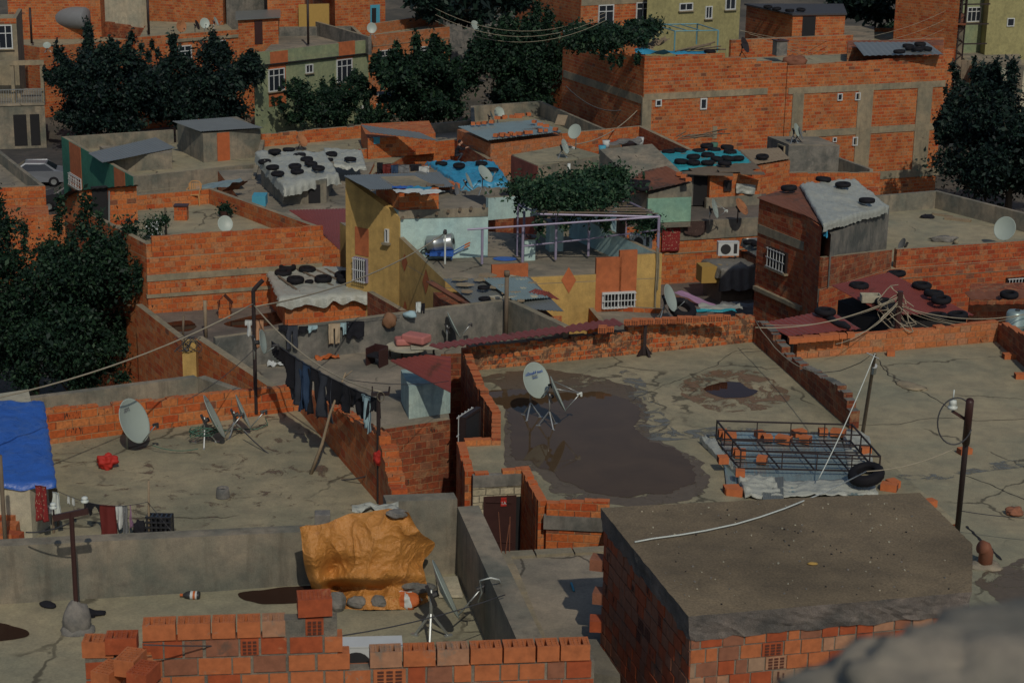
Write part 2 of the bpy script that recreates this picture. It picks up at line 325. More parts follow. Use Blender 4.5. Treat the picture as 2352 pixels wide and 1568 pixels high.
# ---------------------------------------------------------------- building kit
def xy(P, z): return V((P.x, P.y, z))
def wallgeo(mb, A, B, z0, za, zb, th, mi=0, mtop=1, step=0, jag=0.):
    """upright wall on the plan line A-B; th>0 grows to the left of A->B. step>0 gives a broken, stepped top"""
    d = V((B.x - A.x, B.y - A.y, 0)); L = d.length; d.normalize(); nrm = V((-d.y, d.x, 0)) * th
    if not step:
        mb.prism([(A.x, A.y), (B.x, B.y), (B.x + nrm.x, B.y + nrm.y), (A.x + nrm.x, A.y + nrm.y)], z0, [za, zb, zb, za], mi, mtop, False); return
    k = max(1, int(L / step))
    for i in range(k):
        a = A.lerp(B, i / k); b = A.lerp(B, (i + 1) / k); zt = za + (zb - za) * (i + .5) / k + random.choice((0, 0, 0, -jag, -jag * .4, jag * .25)) + random.uniform(-.012, .012)
        tw = nrm * random.uniform(.93, 1.0)
        mb.prism([(a.x, a.y), (b.x, b.y), (b.x + tw.x, b.y + tw.y), (a.x + tw.x, a.y + tw.y)], z0, zt, mi, mtop, False)
class House:
    def __init__(s, name, label, cat, floor, z, base=0, wall='brick', roof='floor', group=None):
        """floor: plan polygon (world) of the roof, z its height"""
        s.pts = floor; s.z = z; s.base = base; s.wall = wall
        c = sum(floor, V()) / len(floor); s.o = thing(name, label, cat, xy(c, base), group)
        mb = MB(); mb.prism([(p.x, p.y) for p in floor], base, z - .02, 0); mb.build('wall', [wall], s.o)
        mb = MB(); mb.prism([(p.x, p.y) for p in floor], z - .02 + .001, z, 0); mb.build('roof', [roof], s.o)
    def para(s, A, B, zt, zt2=None, th=.2, mat=None, top='beam', base=None, step=0, jag=0., name='parapet'):
        mb = MB(); wallgeo(mb, A, B, s.base if base is None else base, zt, zt if zt2 is None else zt2, th, 0, 1, step, jag)
        return mb.build(name, [mat or s.wall, top], s.o)
def onface(parent, A, B, x0, y0, x1, y1, mat, name, dep=.03, label=None, poly=None):
    """flat patch standing dep proud of the wall plane A-B (wall faces the right of A->B), between two pixel corners"""
    a = W((x0, y0), A, B); b = W((x1, y1), A, B); d = V((B.x - A.x, B.y - A.y, 0)).normalized(); n = V((d.y, -d.x, 0))
    ua, ub = a.dot(d), b.dot(d); o = a - d * ua; mb = MB()
    lo, hi = min(a.z, b.z), max(a.z, b.z); u0, u1 = min(ua, ub), max(ua, ub); o.z = 0
    mid = o + d * (u0 + u1) / 2; mid.z = (lo + hi) / 2
    mb.box(mid + n * (dep / 2 - .06), u1 - u0, dep + .12, hi - lo, 0, math.atan2(d.y, d.x))
    ob = mb.build(name, [mat], parent)
    if label: ob['label'] = label
    return ob
def onz(parent, A, B, x0, x1, ym, z0, z1, mat, name, dep=.03):
    a = W((x0, ym), A, B); b = W((x1, ym), A, B); d = V((B.x - A.x, B.y - A.y, 0)).normalized(); n = V((d.y, -d.x, 0)); mid = (a + b) / 2; mid.z = (z0 + z1) / 2
    mb = MB(); mb.box(mid + n * (dep / 2 - .06), abs((b - a).dot(d)), dep + .12, z1 - z0, 0, math.atan2(d.y, d.x)); return mb.build(name, [mat], parent)
def onb(parent, A, B, x0, yt, yb, x1, mat='beam', name='beam', dep=.03):
    return onz(parent, A, B, x0, x1, yt, W((x0, yb), A, B).z, W((x0, yt), A, B).z, mat, name, dep)
def window(parent, A, B, x0, y0, x1, y1, mull=1, trans=.3, frame='frame', pane='glass', bars=0, sill=True, fw_=.07, name='window'):
    a = W((x0, y0), A, B); b = W((x1, y1), A, B); d = V((B.x - A.x, B.y - A.y, 0)).normalized(); n = V((d.y, -d.x, 0))
    rz = math.atan2(d.y, d.x); ua, ub = sorted((a.dot(d), b.dot(d))); o = a - d * a.dot(d); o.z = 0
    lo, hi = sorted((a.z, b.z)); wd = ub - ua; ht = hi - lo; mid = o + d * (ua + ub) / 2; mid.z = (lo + hi) / 2
    mb = MB(); f = min(fw_, wd * .16)
    for sx in (-1, 1): mb.box(mid + d * sx * (wd / 2 - f / 2) + n * .02, f, .14, ht, 0, rz)
    for sz in (-1, 1): mb.box(mid + V((0, 0, sz * (ht / 2 - f / 2))) + n * .021, wd - 2 * f, .135, f, 0, rz)
    for k in range(mull): mb.box(mid + d * (wd * ((k + 1) / (mull + 1) - .5)) + n * .015, f * .8, .11, ht - 2 * f, 0, rz)
    if trans: mb.box(mid + V((0, 0, ht * (.5 - trans))) + n * .013, wd - 2 * f, .10, f * .8, 0, rz)
    wo = mb.build(name, [frame], parent)
    mb = MB(); mb.box(mid + n * .005, wd - f, .06, ht - f, 0, rz); mb.build('pane', [pane], wo)
    if sill: mb = MB(); mb.box(mid + V((0, 0, -ht / 2 - .04)) + n * .07, wd + .16, .2, .07, 0, rz); mb.build('sill', ['beam'], wo)
    if bars:
        mb = MB(); nb = bars
        for k in range(nb): mb.box(mid + d * (wd * ((k + .5) / nb - .5)) + n * .17, .022, .022, ht, 0, rz)
        for z in (-.45, 0, .45): mb.box(mid + V((0, 0, ht * z)) + n * .172, wd, .022, .028, 0, rz)
        mb.build('grille', ['frame'], wo)
    return wo
def corr(FL, FR, BRr, BL, n, amp, mat, name, label, cat, parent=None, group=None, fold=0, sheets=True):
    """corrugated sheet, ribs running from the FL-FR edge to the BL-BR edge"""
    N = ((FR - FL).cross(BL - FL)).normalized(); N = N if N.z > 0 else -N
    def fn(t):
        def g(u, v):
            p = (FL.lerp(FR, u)).lerp(BL.lerp(BRr, u), v)
            k = abs(math.sin(u * n * math.pi)) if sheets else math.sin(u * n * 2 * math.pi)
            return p + N * (amp * k + t + .012 * noise.noise(p * 1.3))
        return g
    mb = MB(); nu = min(420, n * 6)
    mb.grid(fn(0), nu, 6); o = len(mb.v); mb.grid(fn(-.012), nu, 6)
    ob = mb.build(name, [mat], parent, True)
    return tag(ob, label, cat, group) if not parent else ob
def lerp4(q, u, v): return (q[0].lerp(q[1], u)).lerp(q[3].lerp(q[2], u), v)
def tarp(q, mat, name, label, cat, skirt=(.4, .2, .1, .3), amp=.06, sag=.08, parent=None, group=None, nu=44, nv=34, seed=0, wavy=.35):
    """cloth over the quad q (FL, FR, BR, BL) with edges hanging down: skirt = front, right, back, left"""
    ex = (q[1] - q[0]).length; ey = (q[3] - q[0]).length
    def g(u, v):
        sf, sr, sb, sl_ = skirt
        U = -sl_ / ex + u * (1 + (sl_ + sr) / ex); Vv = -sf / ey + v * (1 + (sf + sb) / ey)
        cu = min(max(U, 0), 1); cv = min(max(Vv, 0), 1); p = lerp4(q, cu, cv)
        ov = max((cu - U) * ex, (U - cu) * ex, 0); ow = max((cv - Vv) * ey, (Vv - cv) * ey, 0); dn = math.hypot(ov, ow)
        ed = 1 - wavy * (.5 + .5 * noise.noise(V((u * 9, v * 9, seed * 3.1 + 5))))
        dirx = (q[1] - q[0]).normalized() * (1 if U > 1 else -1 if U < 0 else 0); diry = (q[3] - q[0]).normalized() * (1 if Vv > 1 else -1 if Vv < 0 else 0)
        fold_ = .05 * math.sin(U * ex * 14 + seed) * min(1, dn * 3) if ow > ov else .05 * math.sin(Vv * ey * 14 + seed) * min(1, dn * 3)
        p = p + (dirx + diry) * (.075 + dn * .14 + fold_) * (1 if dn > 0 else 0)
        w1 = noise.noise(V((p.x * 1.1, p.y * 1.1, seed))) + .6 * noise.noise(V((p.x * 3.1, p.y * 2.3, seed + 9))) + .8 * (1 - abs(noise.noise(V((p.x * 2.4 + p.y, p.y * 4, seed + 3))))) ** 5
        z = p.z - dn * ed + amp * w1 - sag * math.sin(cu * math.pi) * math.sin(cv * math.pi) + .02
        return V((p.x, p.y, z))
    mb = MB(); mb.grid(g, nu, nv); ob = mb.build(name, [mat], parent, True)
    return tag(ob, label, cat, group) if not parent else ob
def sag_pts(a, b, sag, n=14): return [a.lerp(b, i / n) - V((0, 0, sag * 4 * (i / n) * (1 - i / n))) for i in range(n + 1)]
def wire(a, b, sag, r, mat, label, name='cable', cat='cable', group=None, wob=0):
    pts = sag_pts(a, b, sag)
    if wob: pts = [p + V((noise.noise(p * 2) * wob, 0, noise.noise(p * 3 + V((5, 5, 5))) * wob)) for p in pts]
    mb = MB(); mb.tube(pts, r, 5); return tag(mb.build(name, [mat], None, True), label, cat, group)
def blob(mb, c, rx, ry, rz, seed=0, mi=0, rough=.25, n=10, rot=0):
    prof = []; vs = []; fs = []
    for j in range(n + 1):
        th = math.pi * j / n
        for i in range(n * 2):
            ph = math.pi * i / n; d = V((math.sin(th) * math.cos(ph), math.sin(th) * math.sin(ph), math.cos(th)))
            k = 1 + rough * noise.noise(d * 1.6 + V((seed, seed * 2, 0))) + rough * .4 * noise.noise(d * 4 + V((seed, 0, 0)))
            x, y = d.x * rx * k, d.y * ry * k
            vs.append((c[0] + x * math.cos(rot) - y * math.sin(rot), c[1] + x * math.sin(rot) + y * math.cos(rot), c[2] + d.z * rz * k))
    for j in range(n):
        for i in range(n * 2): fs.append((j * 2 * n + i, (j + 1) * 2 * n + i, (j + 1) * 2 * n + (i + 1) % (2 * n), j * 2 * n + (i + 1) % (2 * n)))
    mb.add(vs, fs, mi)
# ================================================================= SETTING
def P(x, y, z): return G((x, y), z)
def poly(pts, z): return [G(p, z) for p in pts]
def para(h, A, B, zt, zt2=None, th=.2, mat=None, top='beam', step=0, jag=0., trim=True, base=None, name='parapet'):
    A = xy(A, 0); B = xy(B, 0); d = (B - A).normalized()
    if trim:
        if th > 0: A = A + d * th
        else: B = B + d * -th
    return h.para(A, B, zt, zt2, th, mat, top, (h.z if th > 0 else h.base) if base is None else base, step, jag, name)
def house(name, label, outer, zt, zf, base=0, wall='brick', roof='floor', sides=None, th=.2, top='beam', cat='house', mats=None, step=0, jag=0., group=None):
    """outer: pixels of the parapet's outer top edge, FL FR BR BL..., at height zt (number or list)"""
    zs = zt if isinstance(zt, (list, tuple)) else [zt] * len(outer)
    pts = [xy(G(p, z), 0) for p, z in zip(outer, zs)]
    h = House(name, label, cat, pts, zf, base, wall, roof, group); n = len(pts); h.zs = zs
    for i in range(n):
        if sides is None or i in sides:
            para(h, pts[i], pts[(i + 1) % n], zs[i], zs[(i + 1) % n], th, (mats or {}).get(i), top, step, jag)
    return h
def box_house(name, label, pl, z0, z1, wall='brick', roof='floor', cat='shed', over=0, slab=.0, parent=None, group=None):
    o = thing(name, label, cat, xy(sum(pl, V()) / len(pl), z0), group)
    mb = MB(); mb.prism([(p.x, p.y) for p in pl], z0, z1, 0); mb.build('wall', [wall], o)
    if slab:
        c = sum(pl, V()) / len(pl); mb = MB(); mb.prism([(p.x + (p.x - c.x) * over, p.y + (p.y - c.y) * over) for p in pl], z1 + .002, z1 + slab, 0); mb.build('roof', [roof], o)
    return o
# ground: one big sheet, gently rising at the back
def ground():
    mb = MB()
    def f(u, v):
        x = -450 + 900 * u; y = -40 + 1200 * v * v + 60 * v
        z = 0 if y < 150 else min((y - 150) * .11, 60)
        return V((x, y, z - .02))
    mb.grid(f, 60, 60); o = mb.build('ground', [m_conc('ground_dirt', (.10, .085, .065), .35, .6, .5)]); tag(o, 'dusty brown ground between the houses', 'ground', None, 'structure')
    mb = MB(); q = [P(-100, 700, 0), P(175, 600, 0), P(160, 330, 0), P(-60, 330, 0)]
    mb.quad(*[p + V((0, 0, .01)) for p in q]); tag(mb.build('street', [m_conc('asphalt', (.06, .055, .052), .3, 2, .3)]), 'dark asphalt street where the cars are parked', 'street', None, 'structure')
ground()
TH = {}
# ---------------------------------------------------------------- A: near terrace with the orange tarp
zA = 10.6
a_bl, a_bm, a_br, a_fr = P(-160, 1397, zA), P(500, 1357, zA), P(1049, 1316, zA), P(1116, 1474, zA)
dr = (a_fr - a_br); a_fr2 = a_br + dr * 2.6; a_fl = P(-160, 1900, zA)
hA = House('flat_roof_house', 'near house with sunken concrete terrace and the orange tarp', 'house', [a_fl, a_fr2, a_br, a_bm, a_bl], zA, 3, 'plast', 'floor')
def hgt(A, y): return H(A, y)
def seg(h, A, B, yA, yB, th=-.3, mat='plast', top='beam', base=None, name='parapet', step=0, jag=0.):
    zA_, zB_ = H(A, yA), H(B, yB); A = xy(A, 0); B = xy(B, 0)
    mb = MB(); wallgeo(mb, A, B, h.base if base is None else base, zA_, zB_, th, 0, 1, step, jag)
    return mb.build(name, [mat, top], h.o)
# walls along polygon order are B->A; outward = right of travel for ccw
seg(hA, a_fr2, a_br, -0, 1158, -.38, 'plast', 'plast') if False else None
zr0 = H(a_br, 1163)
mb = MB(); wallgeo(mb, xy(a_fr2, 0), xy(a_br, 0), 3, 11.62, zr0, -.34, 0, 1); mb.build('parapet', ['plast', 'plast'], hA.o)
Am = a_br.lerp(a_bm, .30)
mb = MB(); wallgeo(mb, xy(a_br, 0), xy(Am, 0), 3, H(a_br, 1146), H(Am, 1152), -.30, 0, 1); mb.build('parapet', ['plast', 'plast'], hA.o)
mb = MB(); wallgeo(mb, xy(Am, 0), xy(a_bm, 0), 3, H(Am, 1212), H(a_bm, 1230), -.28, 0, 1); wallgeo(mb, xy(a_bm, 0), xy(a_bl, 0), 3, H(a_bm, 1230), H(a_bl, 1262), -.28, 0, 1); mb.build('parapet', ['plast', 'plast'], hA.o)
# ---------------------------------------------------------------- B: left terrace with white dishes
zB = 8.8
b_fl, b_fr, b_mr, b_br, b_bl = P(-160, 1420, zB), P(905, 1235, zB), P(872, 1160, zB), P(686, 942, zB), P(-120, 1052, zB)
hB = House('flat_roof_house', 'house whose screed terrace carries three white dishes behind the grey wall', 'house', [b_fl, b_fr, b_mr, b_br, b_bl], zB, 0, 'brick', 'floorw')
seg(hB, b_br, P(100, 1022, zB), 886, 944, -.2, 'bricks' if 0 else 'brick', 'brick', step=.3, jag=.09)
seg(hB, b_mr, b_br, 1003, 884, -.24, 'brick', 'brick', step=.3, jag=.08)
seg(hB, b_fr, b_mr, 1166, 1010, -.34, 'brick', 'brick', step=.3, jag=.05)
# grey roof behind B's wall, left
zb2 = 8.2
hB2 = House('flat_roof_house', 'low grey roof behind the brick wall of the dish terrace, beside the big left tree', 'house', [P(60, 1015, zb2), P(640, 945, zb2), P(455, 905, zb2), P(60, 975, zb2)], zb2, 0, 'plast', 'floorg')
seg(hB2, P(455, 905, zb2), P(60, 975, zb2), 866, 917, -.22, 'plast', 'plast'); seg(hB2, P(600, 950, zb2), P(455, 905, zb2), 918, 866, -.22, 'plast', 'plast')
# ---------------------------------------------------------------- C: puddle roof
zC = 7.0
c1 = P(1078, 852, zC); c2 = P(1731, 785, zC); c3 = P(1945, 975, zC); c4 = P(2200, 1200, zC); c5 = P(1900, 1230, zC)
cF = [P(1257, 1163, zC), P(1214, 1090, zC), P(1088, 1096, zC), P(1068, 1026, zC), P(1150, 1022, zC), P(1150, 970, zC)]
c45 = P(1395, 1175, zC)
hC = House('flat_roof_house', 'house with the wet roof, its big puddle and two white dishes', 'house', [P(1420, 1330, zC), c4, c3, c2, c1] + cF[::-1] + [c45], zC, 0, 'brickd', 'floorw')
hC.o.children[0].name = 'wall'
# back wall, stained small brick
seg(hC, c2, c1.lerp(c2, .54), 724, 750, -.28, 'bricks', 'bricks', step=.25, jag=.05); seg(hC, c1.lerp(c2, .54), c1, 762, 797, -.28, 'bricks', 'beam', step=.25, jag=.04)
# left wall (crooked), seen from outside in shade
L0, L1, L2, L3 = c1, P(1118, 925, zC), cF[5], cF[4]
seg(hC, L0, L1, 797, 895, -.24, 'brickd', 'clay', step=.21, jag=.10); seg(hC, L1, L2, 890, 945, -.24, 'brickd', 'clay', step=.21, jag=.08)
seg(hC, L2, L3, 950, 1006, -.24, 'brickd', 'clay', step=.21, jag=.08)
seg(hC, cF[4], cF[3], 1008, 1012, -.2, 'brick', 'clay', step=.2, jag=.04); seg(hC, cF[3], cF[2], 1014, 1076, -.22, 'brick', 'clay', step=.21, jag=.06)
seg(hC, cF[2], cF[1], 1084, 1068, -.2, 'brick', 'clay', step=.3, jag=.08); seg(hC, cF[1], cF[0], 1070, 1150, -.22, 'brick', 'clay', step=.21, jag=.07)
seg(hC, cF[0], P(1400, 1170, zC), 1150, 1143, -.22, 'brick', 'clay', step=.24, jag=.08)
# concrete band and dark doorway side under the front-left edge
for nm, mt, y0, y1, x0, x1, dp in (('lintel', 'plastd', 1092, 1112, 1086, 1212, .05), ('tile_panel', 'tile', 1112, 1138, 1108, 1210, .02), ('tile_panel', 'tile', 1114, 1300, 1086, 1110, .035)):
    onface(hC.o, cF[2] - V((0, .2, 0)), cF[1] - V((0, .2, 0)), x0, y0, x1, y1, mt, nm, dp)
dA, dB = cF[2] - V((0, .2, 0)), cF[1] - V((0, .2, 0))
door = onface(hC.o, dA, dB, 1110, 1139, 1182, 1310, 'doorb', 'door', .05); door['label'] = 'dark brown metal door with a small red number sign'
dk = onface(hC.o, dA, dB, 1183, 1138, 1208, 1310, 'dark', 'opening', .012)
mb = MB()
for x0, y0, x1, y1 in ((1116, 1150, 1176, 1152), (1116, 1240, 1176, 1243)):
    a = W((x0, y0), dA, dB); b = W((x1, y1), dA, dB); mb.bar(a - V((0, .07, 0)), b - V((0, .07, 0)), .02, .02)
mb.build('rail', ['doorb'], door)
sg = onface(hC.o, dA, dB, 1149, 1146, 1162, 1159, 'red', 'sign_plate', .075)
onface(hC.o, dA, dB, 1149.5, 1140.5, 1162, 1143.5, 'red', 'sign_plate', .075)
def text(s, P0, d, up_, size, mat, name, parent=None, label=None, cat=None, ext=.004):
    cu = bpy.data.curves.new(name, 'FONT'); cu.body = s; cu.size = size; cu.extrude = ext; cu.align_x = 'CENTER'; cu.align_y = 'CENTER'; cu.resolution_u = 2
    t = bpy.data.objects.new(name, cu); C.objects.link(t); dg = bpy.context.evaluated_depsgraph_get(); me = bpy.data.meshes.new_from_object(t.evaluated_get(dg)); bpy.data.objects.remove(t)
    o = bpy.data.objects.new(name, me); C.objects.link(o); me.materials.clear(); me.materials.append(K[mat]); n = d.cross(up_).normalized()
    m = Matrix((d.normalized(), up_.normalized(), n)).transposed().to_4x4(); m.translation = P0; me.transform(m)
    if parent: o.parent = parent; o.matrix_parent_inverse = Matrix.Translation(-W0(parent))
    return o
dd = (dB - dA).normalized(); nn_ = V((dd.y, -dd.x, 0))
text('1A', W((1155.5, 1152.5), dA, dB) + nn_ * .08, dd, V((0, 0, 1)), .11, 'cwhite', 'lettering', hC.o)
# wall recess right of the door: concrete pier, brick and concrete band facing the camera
# the face under the front parapet, right of the doorway
e1, e2 = cF[0] - V((0, .23, 0)), P(1400, 1170, zC) - V((0, .23, 0))
onface(hC.o, e1, e2, 1249, 1183, 1400, 1221, 'plastd', 'beam', .03)
mb = MB(); pA = W((1213, 1100), dA + V((0, -.3, 0)), dB + V((0, -.3, 0))); mb.prism([(pA.x, pA.y), (pA.x + .2, pA.y), (pA.x + .2, pA.y + .3), (pA.x, pA.y + .3)], 0, pA.z, 0); mb.build('pier', ['beam'], hC.o)
# barred window in the shaded left wall
window(hC.o, xy(L2, 0) + V((-.25, 0, 0)), xy(cF[3], 0) + V((-.25, 0, 0)), 1064, 958, 1100, 1025, 0, 0, 'iron', 'dark', 5, False)
# ---------------------------------------------------------------- right roof
zR = 7.0
r1, r2, r3 = P(1829, 826, zR), P(2289, 785, zR), P(2420, 905, zR)
hR = House('flat_roof_house', 'wide cracked roof on the right with leaning posts and scattered bricks', 'house', [P(1990, 1420, zR), P(2700, 1420, zR), r3, r2, r1, c3, c4], zR, 0, 'brick', 'floor')
seg(hR, r2, r1, 738, 782, -.22, 'bricky', 'clay', step=.3, jag=.05); seg(hR, r3, r2, 815, 738, -.22, 'brickd', 'clay', step=.3, jag=.08)
# shared crooked wall between the two roofs
w0, w1 = P(1735, 790, zC), P(1950, 985, zC); wt = [(0, 738), (.12, 752), (.3, 800), (.5, 838), (.72, 866), (.9, 890), (1.0, 945)]
for i in range(len(wt) - 1):
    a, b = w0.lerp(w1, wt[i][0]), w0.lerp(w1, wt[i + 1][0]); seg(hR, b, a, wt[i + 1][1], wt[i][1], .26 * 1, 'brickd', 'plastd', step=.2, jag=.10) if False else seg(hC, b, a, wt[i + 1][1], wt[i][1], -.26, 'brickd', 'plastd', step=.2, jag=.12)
# ---------------------------------------------------------------- M3 laundry terrace
zM = 6.95
tb = [P(497, 850, zM), P(1019, 786, zM), P(1166, 768, zM)]
m_fl, m_fr = P(660, 938, zM), P(1037, 967, zM)
hM = House('flat_roof_house', 'laundry terrace house with rough grey back wall and jeans on the line', 'house', [m_fl + V((1.4, -.5, 0)), P(890, 985, zM), P(1033, 967, zM), P(1012, 812, zM), P(1300, 800, zM), tb[2], tb[0]], zM, 0, 'brickd', 'floorg')
seg(hM, tb[1], tb[0], 707, 777, -.2, 'plastd', 'beam'); seg(hM, tb[2], tb[1], 690, 707, -.2, 'plastd', 'beam')
mb = MB(); wallgeo(mb, xy(P(1292, 830, zM), 0), xy(tb[2], 0), 0, 8.0, H(tb[2], 690), -.2, 0, 1); mb.build('parapet', ['plast', 'beam'], hM.o)
ml0 = P(447, 774, 7.75); ml1 = P(655, 913, 7.45)
mb = MB(); wallgeo(mb, xy(ml0, 0), xy(ml1, 0), 0, 7.75, 7.45, .24, 0, 1); mb.build('parapet', ['brick', 'beam'], hM.o)
gA, gB = P(884, 985, 7.12), P(1034, 963, 7.12)
mb = MB(); wallgeo(mb, xy(gA, 0), xy(gB, 0), 0, 7.12, 7.12, .22, 0, 1); mb.build('parapet', ['brickd', 'beam'], hM.o)
# small pale shed with red sheet roof
s1, s2 = P(939, 962, zM), P(1034, 948, zM)
sh = box_house('terrace_shed', 'small pale blue shed under a red sheet roof on the laundry terrace', [xy(s1, 0), xy(s2, 0), xy(s2, 0) + V((-.2, 1.5, 0)), xy(s1, 0) + V((-.3, 1.5, 0))], zM, H(s1, 888), 'whited', 'floor')
corr(P(1036, 902, 8.15), P(1036, 818, 8.6), P(985, 815, 8.6), P(896, 828, 8.3), 7, .035, 'metalr', 'roof', None, None, sh)
# red ribbed strip roof behind the stained wall
# ---------------------------------------------------------------- M4 left low roof
zL = 5.0
l = [P(447, 804, 5.5), P(312, 699, 5.5)]
hL = House('flat_roof_house', 'low roof with damp patches and a barbecue hood beside the big left tree', 'house', [xy(P(447, 824, 5), 0), xy(P(900, 800, 5), 0), xy(P(800, 690, 5), 0), xy(l[1], 0) + V((.2, .6, 0)), xy(l[1], 0)], zL, 0, 'brick', 'floord')
mb = MB(); wallgeo(mb, xy(l[0], 0) + (xy(l[0], 0) - xy(l[1], 0)) * .4, xy(l[1], 0), 0, 5.5, 5.5, -.22, 0, 1); mb.build('parapet', ['brick', 'beam'], hL.o)
onface(hL.o, xy(l[0], 0) + V((-.22, 0, 0)), xy(l[1], 0) + V((-.22, 0, 0)), 300, 700, 301, 701, 'beam', 'beam', .01)
# ---------------------------------------------------------------- M6 house with plastic chair
q = [P(335, 545, 7.75), P(742, 519, 7.75), P(486, 423, 7.75), P(146, 452, 7.75)]
hQ = House('flat_roof_house', 'brick house with the tan plastic chair on its roof', 'house', [xy(p, 0) for p in q], 7.0, 0, 'brick', 'floor')
para(hQ, q[0], q[1], 7.75, step=.36, jag=.02, mat='brick', top='brick'); para(hQ, q[1], q[2], 7.7, 7.6, mat='brick'); para(hQ, q[2], q[3], 7.6, mat='brick'); para(hQ, q[3], q[0], 7.6, 7.5, mat='brick')
onb(hQ.o, xy(q[0], 0), xy(q[1], 0), 337, 632, 647, 740); onb(hQ.o, xy(q[0], 0), xy(q[1], 0), 337, 677, 685, 740, dep=.04)
# roof hut at its back-left
k = [xy(P(209, 512, 7), 0), xy(P(317, 512, 7), 0), xy(P(317, 512, 7), 0) + V((-1.0, 2.6, 0)), xy(P(209, 512, 7), 0) + V((-1.2, 2.8, 0))]
k[0] = xy(P(250, 519, 7), 0); k[1] = xy(P(317, 513, 7), 0); kd = (k[1] - k[0]).normalized(); k[0] = k[0] - kd * 1.05
k[3] = k[0] + (xy(q[3], 0) - xy(q[0], 0)).normalized() * 2.5; k[2] = k[1] + (xy(q[3], 0) - xy(q[0], 0)).normalized() * 2.5
hut = box_house('roof_hut', 'brick stair hut with a black open doorway, beside the plastic chair roof', k, 7.0, [H(k[1], 428)] * 2 + [H(k[1], 428) - .85] * 2, 'brick')
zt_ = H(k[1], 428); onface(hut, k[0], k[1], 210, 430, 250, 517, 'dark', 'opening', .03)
mb = MB(); a = W((250, 438), k[0], k[1]); b = W((250, 518), k[0], k[1]); mb.bar(a + V((.02, -.06, 0)), b + V((.02, -.06, 0)), .05, .06); mb.build('door_frame', ['steel'], hut)
corr(xy(k[0], zt_ + .02) + V((-.35, -.3, 0)), xy(k[1], zt_ + .1) + V((.15, -.3, 0)), xy(k[2], zt_ - .75), xy(k[3], zt_ - .85), 12, .03, 'cabled', 'roof', None, None, hut)
# ---------------------------------------------------------------- M7 yellow house
zy = 8.1; y_ = [P(1023, 619, 8.1), P(1422, 588, 8.1), P(1522, 563, 8.6)]
yA, yB = xy(y_[0], 0), xy(y_[2], 0); yL = xy(P(917, 558, 8.1), 0); yLb = xy(P(794, 409, 10.0), 0)
ydir = (yL - yA).normalized(); rdir = ydir
yBR = yB + ydir * 6.5; yW0 = xy(P(1018, 597, 7.5), 0); yW1 = xy(P(1120, 589, 7.5), 0)
zT = 7.5
hY = House('ochre_house', 'ochre house with orange diamonds, lilac railings and a vine pergola on its terrace', 'house', [yA, yB, yBR, yL + (yBR - yB) * .0 + (yB - yA) * .02 + ydir * 6.4, yL], zT, 0, 'yellow', 'floorg')
ym = W((1425, 600), yA, yB); para(hY, yA, ym, 7.72, th=.16, mat='yellow', top='beam', trim=False); para(hY, xy(ym, 0), yB, 8.32, th=.16, mat='yellow', top='beam', trim=False)
mb = MB(); wallgeo(mb, yL + V((0, 0, 0)), yA + ydir * .02, 7.5, 8.3, 7.72, .16, 0, 1); mb.build('parapet', ['yellow', 'beam'], hY.o)
# right wall of the terrace, pale blue inside
mb = MB(); wallgeo(mb, yB + ydir * .17, yBR, 7.5, 8.3, 8.4, .16, 0, 1); mb.build('parapet', ['white', 'beam'], hY.o)
# upper rear block: white walls facing the terrace
wa = xy(P(1018, 598, zT), 0); wb = xy(P(1120, 590, zT), 0); wd = (yB - yA).normalized()
wa = yL + ydir * .05 + (wb - (yL + ydir * .05)) * 0.0
wc = wb + ydir * 5.5
up0 = [wa, wb, wb + ydir * 4.4, wa + ydir * 4.4]
zU = H(wb, 478)
ub = thing('ochre_house_upper', None, None); C.objects.unlink(ub); bpy.data.objects.remove(ub)
mb = MB(); mb.prism([(p.x, p.y) for p in up0], zT, zU, 0, 1); mb.build('upper_wall', ['white', 'floorg'], hY.o)
# back white wall further right
bk0 = xy(P(1121, 506, zT), 0); bk1 = xy(P(1260, 494, zT), 0)
mb = MB(); wallgeo(mb, bk0, bk1, zT, H(bk0, 455), H(bk1, 446), .2, 0, 1); mb.build('upper_wall', ['white', 'beam'], hY.o)
# left tall face (ochre) with the corrugated roof
lt0, lt1 = yL, yLb
zl0, zl1 = H(lt0, 500), H(lt1, 409)
mb = MB(); oY = V((-.012, -.006, 0)); wallgeo(mb, xy(lt1, 0) + oY, xy(lt0, 0) + oY, 0, zl1, H(lt0, 498), .3, 0, 1); mb.build('upper_wall', ['yellow', 'yellow'], hY.o)
print('Z: yellow', zU, zl0, zl1, 'lens', (lt1 - lt0).length, (yA - yL).length)
# ---------------------------------------------------------------- M8 right house
zE = 6.0
e_ = [P(2050, 572, 6.75), P(2700, 528, 6.75), P(2420, 505, 6.75), P(2152, 437, 6.75), P(2004, 449, 6.75), P(1885, 520, 6.9)]
ex = [xy(p, 0) for p in e_]
e7 = xy(P(1888, 521, 8.3), 0); e5 = xy(P(1741, 514, 7.3), 0); e6 = xy(P(1850, 557, 7.3), 0)
hE = House('brick_house', 'brick house at right with barred windows and a white tarp on its roof hut', 'house', [ex[0], ex[1], ex[2], ex[3], ex[4], e7 + V((.3, 1.5, 0)), e7 + (ex[0] - e7) * .02], zE, 0, 'brickr', 'floor')
para(hE, ex[0], ex[1], 6.72, mat='brickr'); para(hE, ex[2], ex[3], 6.75, mat='plast', top='plast'); para(hE, ex[3], ex[4], 6.75, mat='plast', top='plast'); para(hE, e7, ex[0], 7.15, 6.72, mat='brickd', th=.2)
onface(hE.o, ex[0], ex[1], 2052, 640, 2360, 618, 'beam', 'beam', .03)
window(hE.o, ex[0], ex[1], 2310, 638, 2350, 664, 0, 0, 'iron', 'dark', bars=6, fw_=.04)
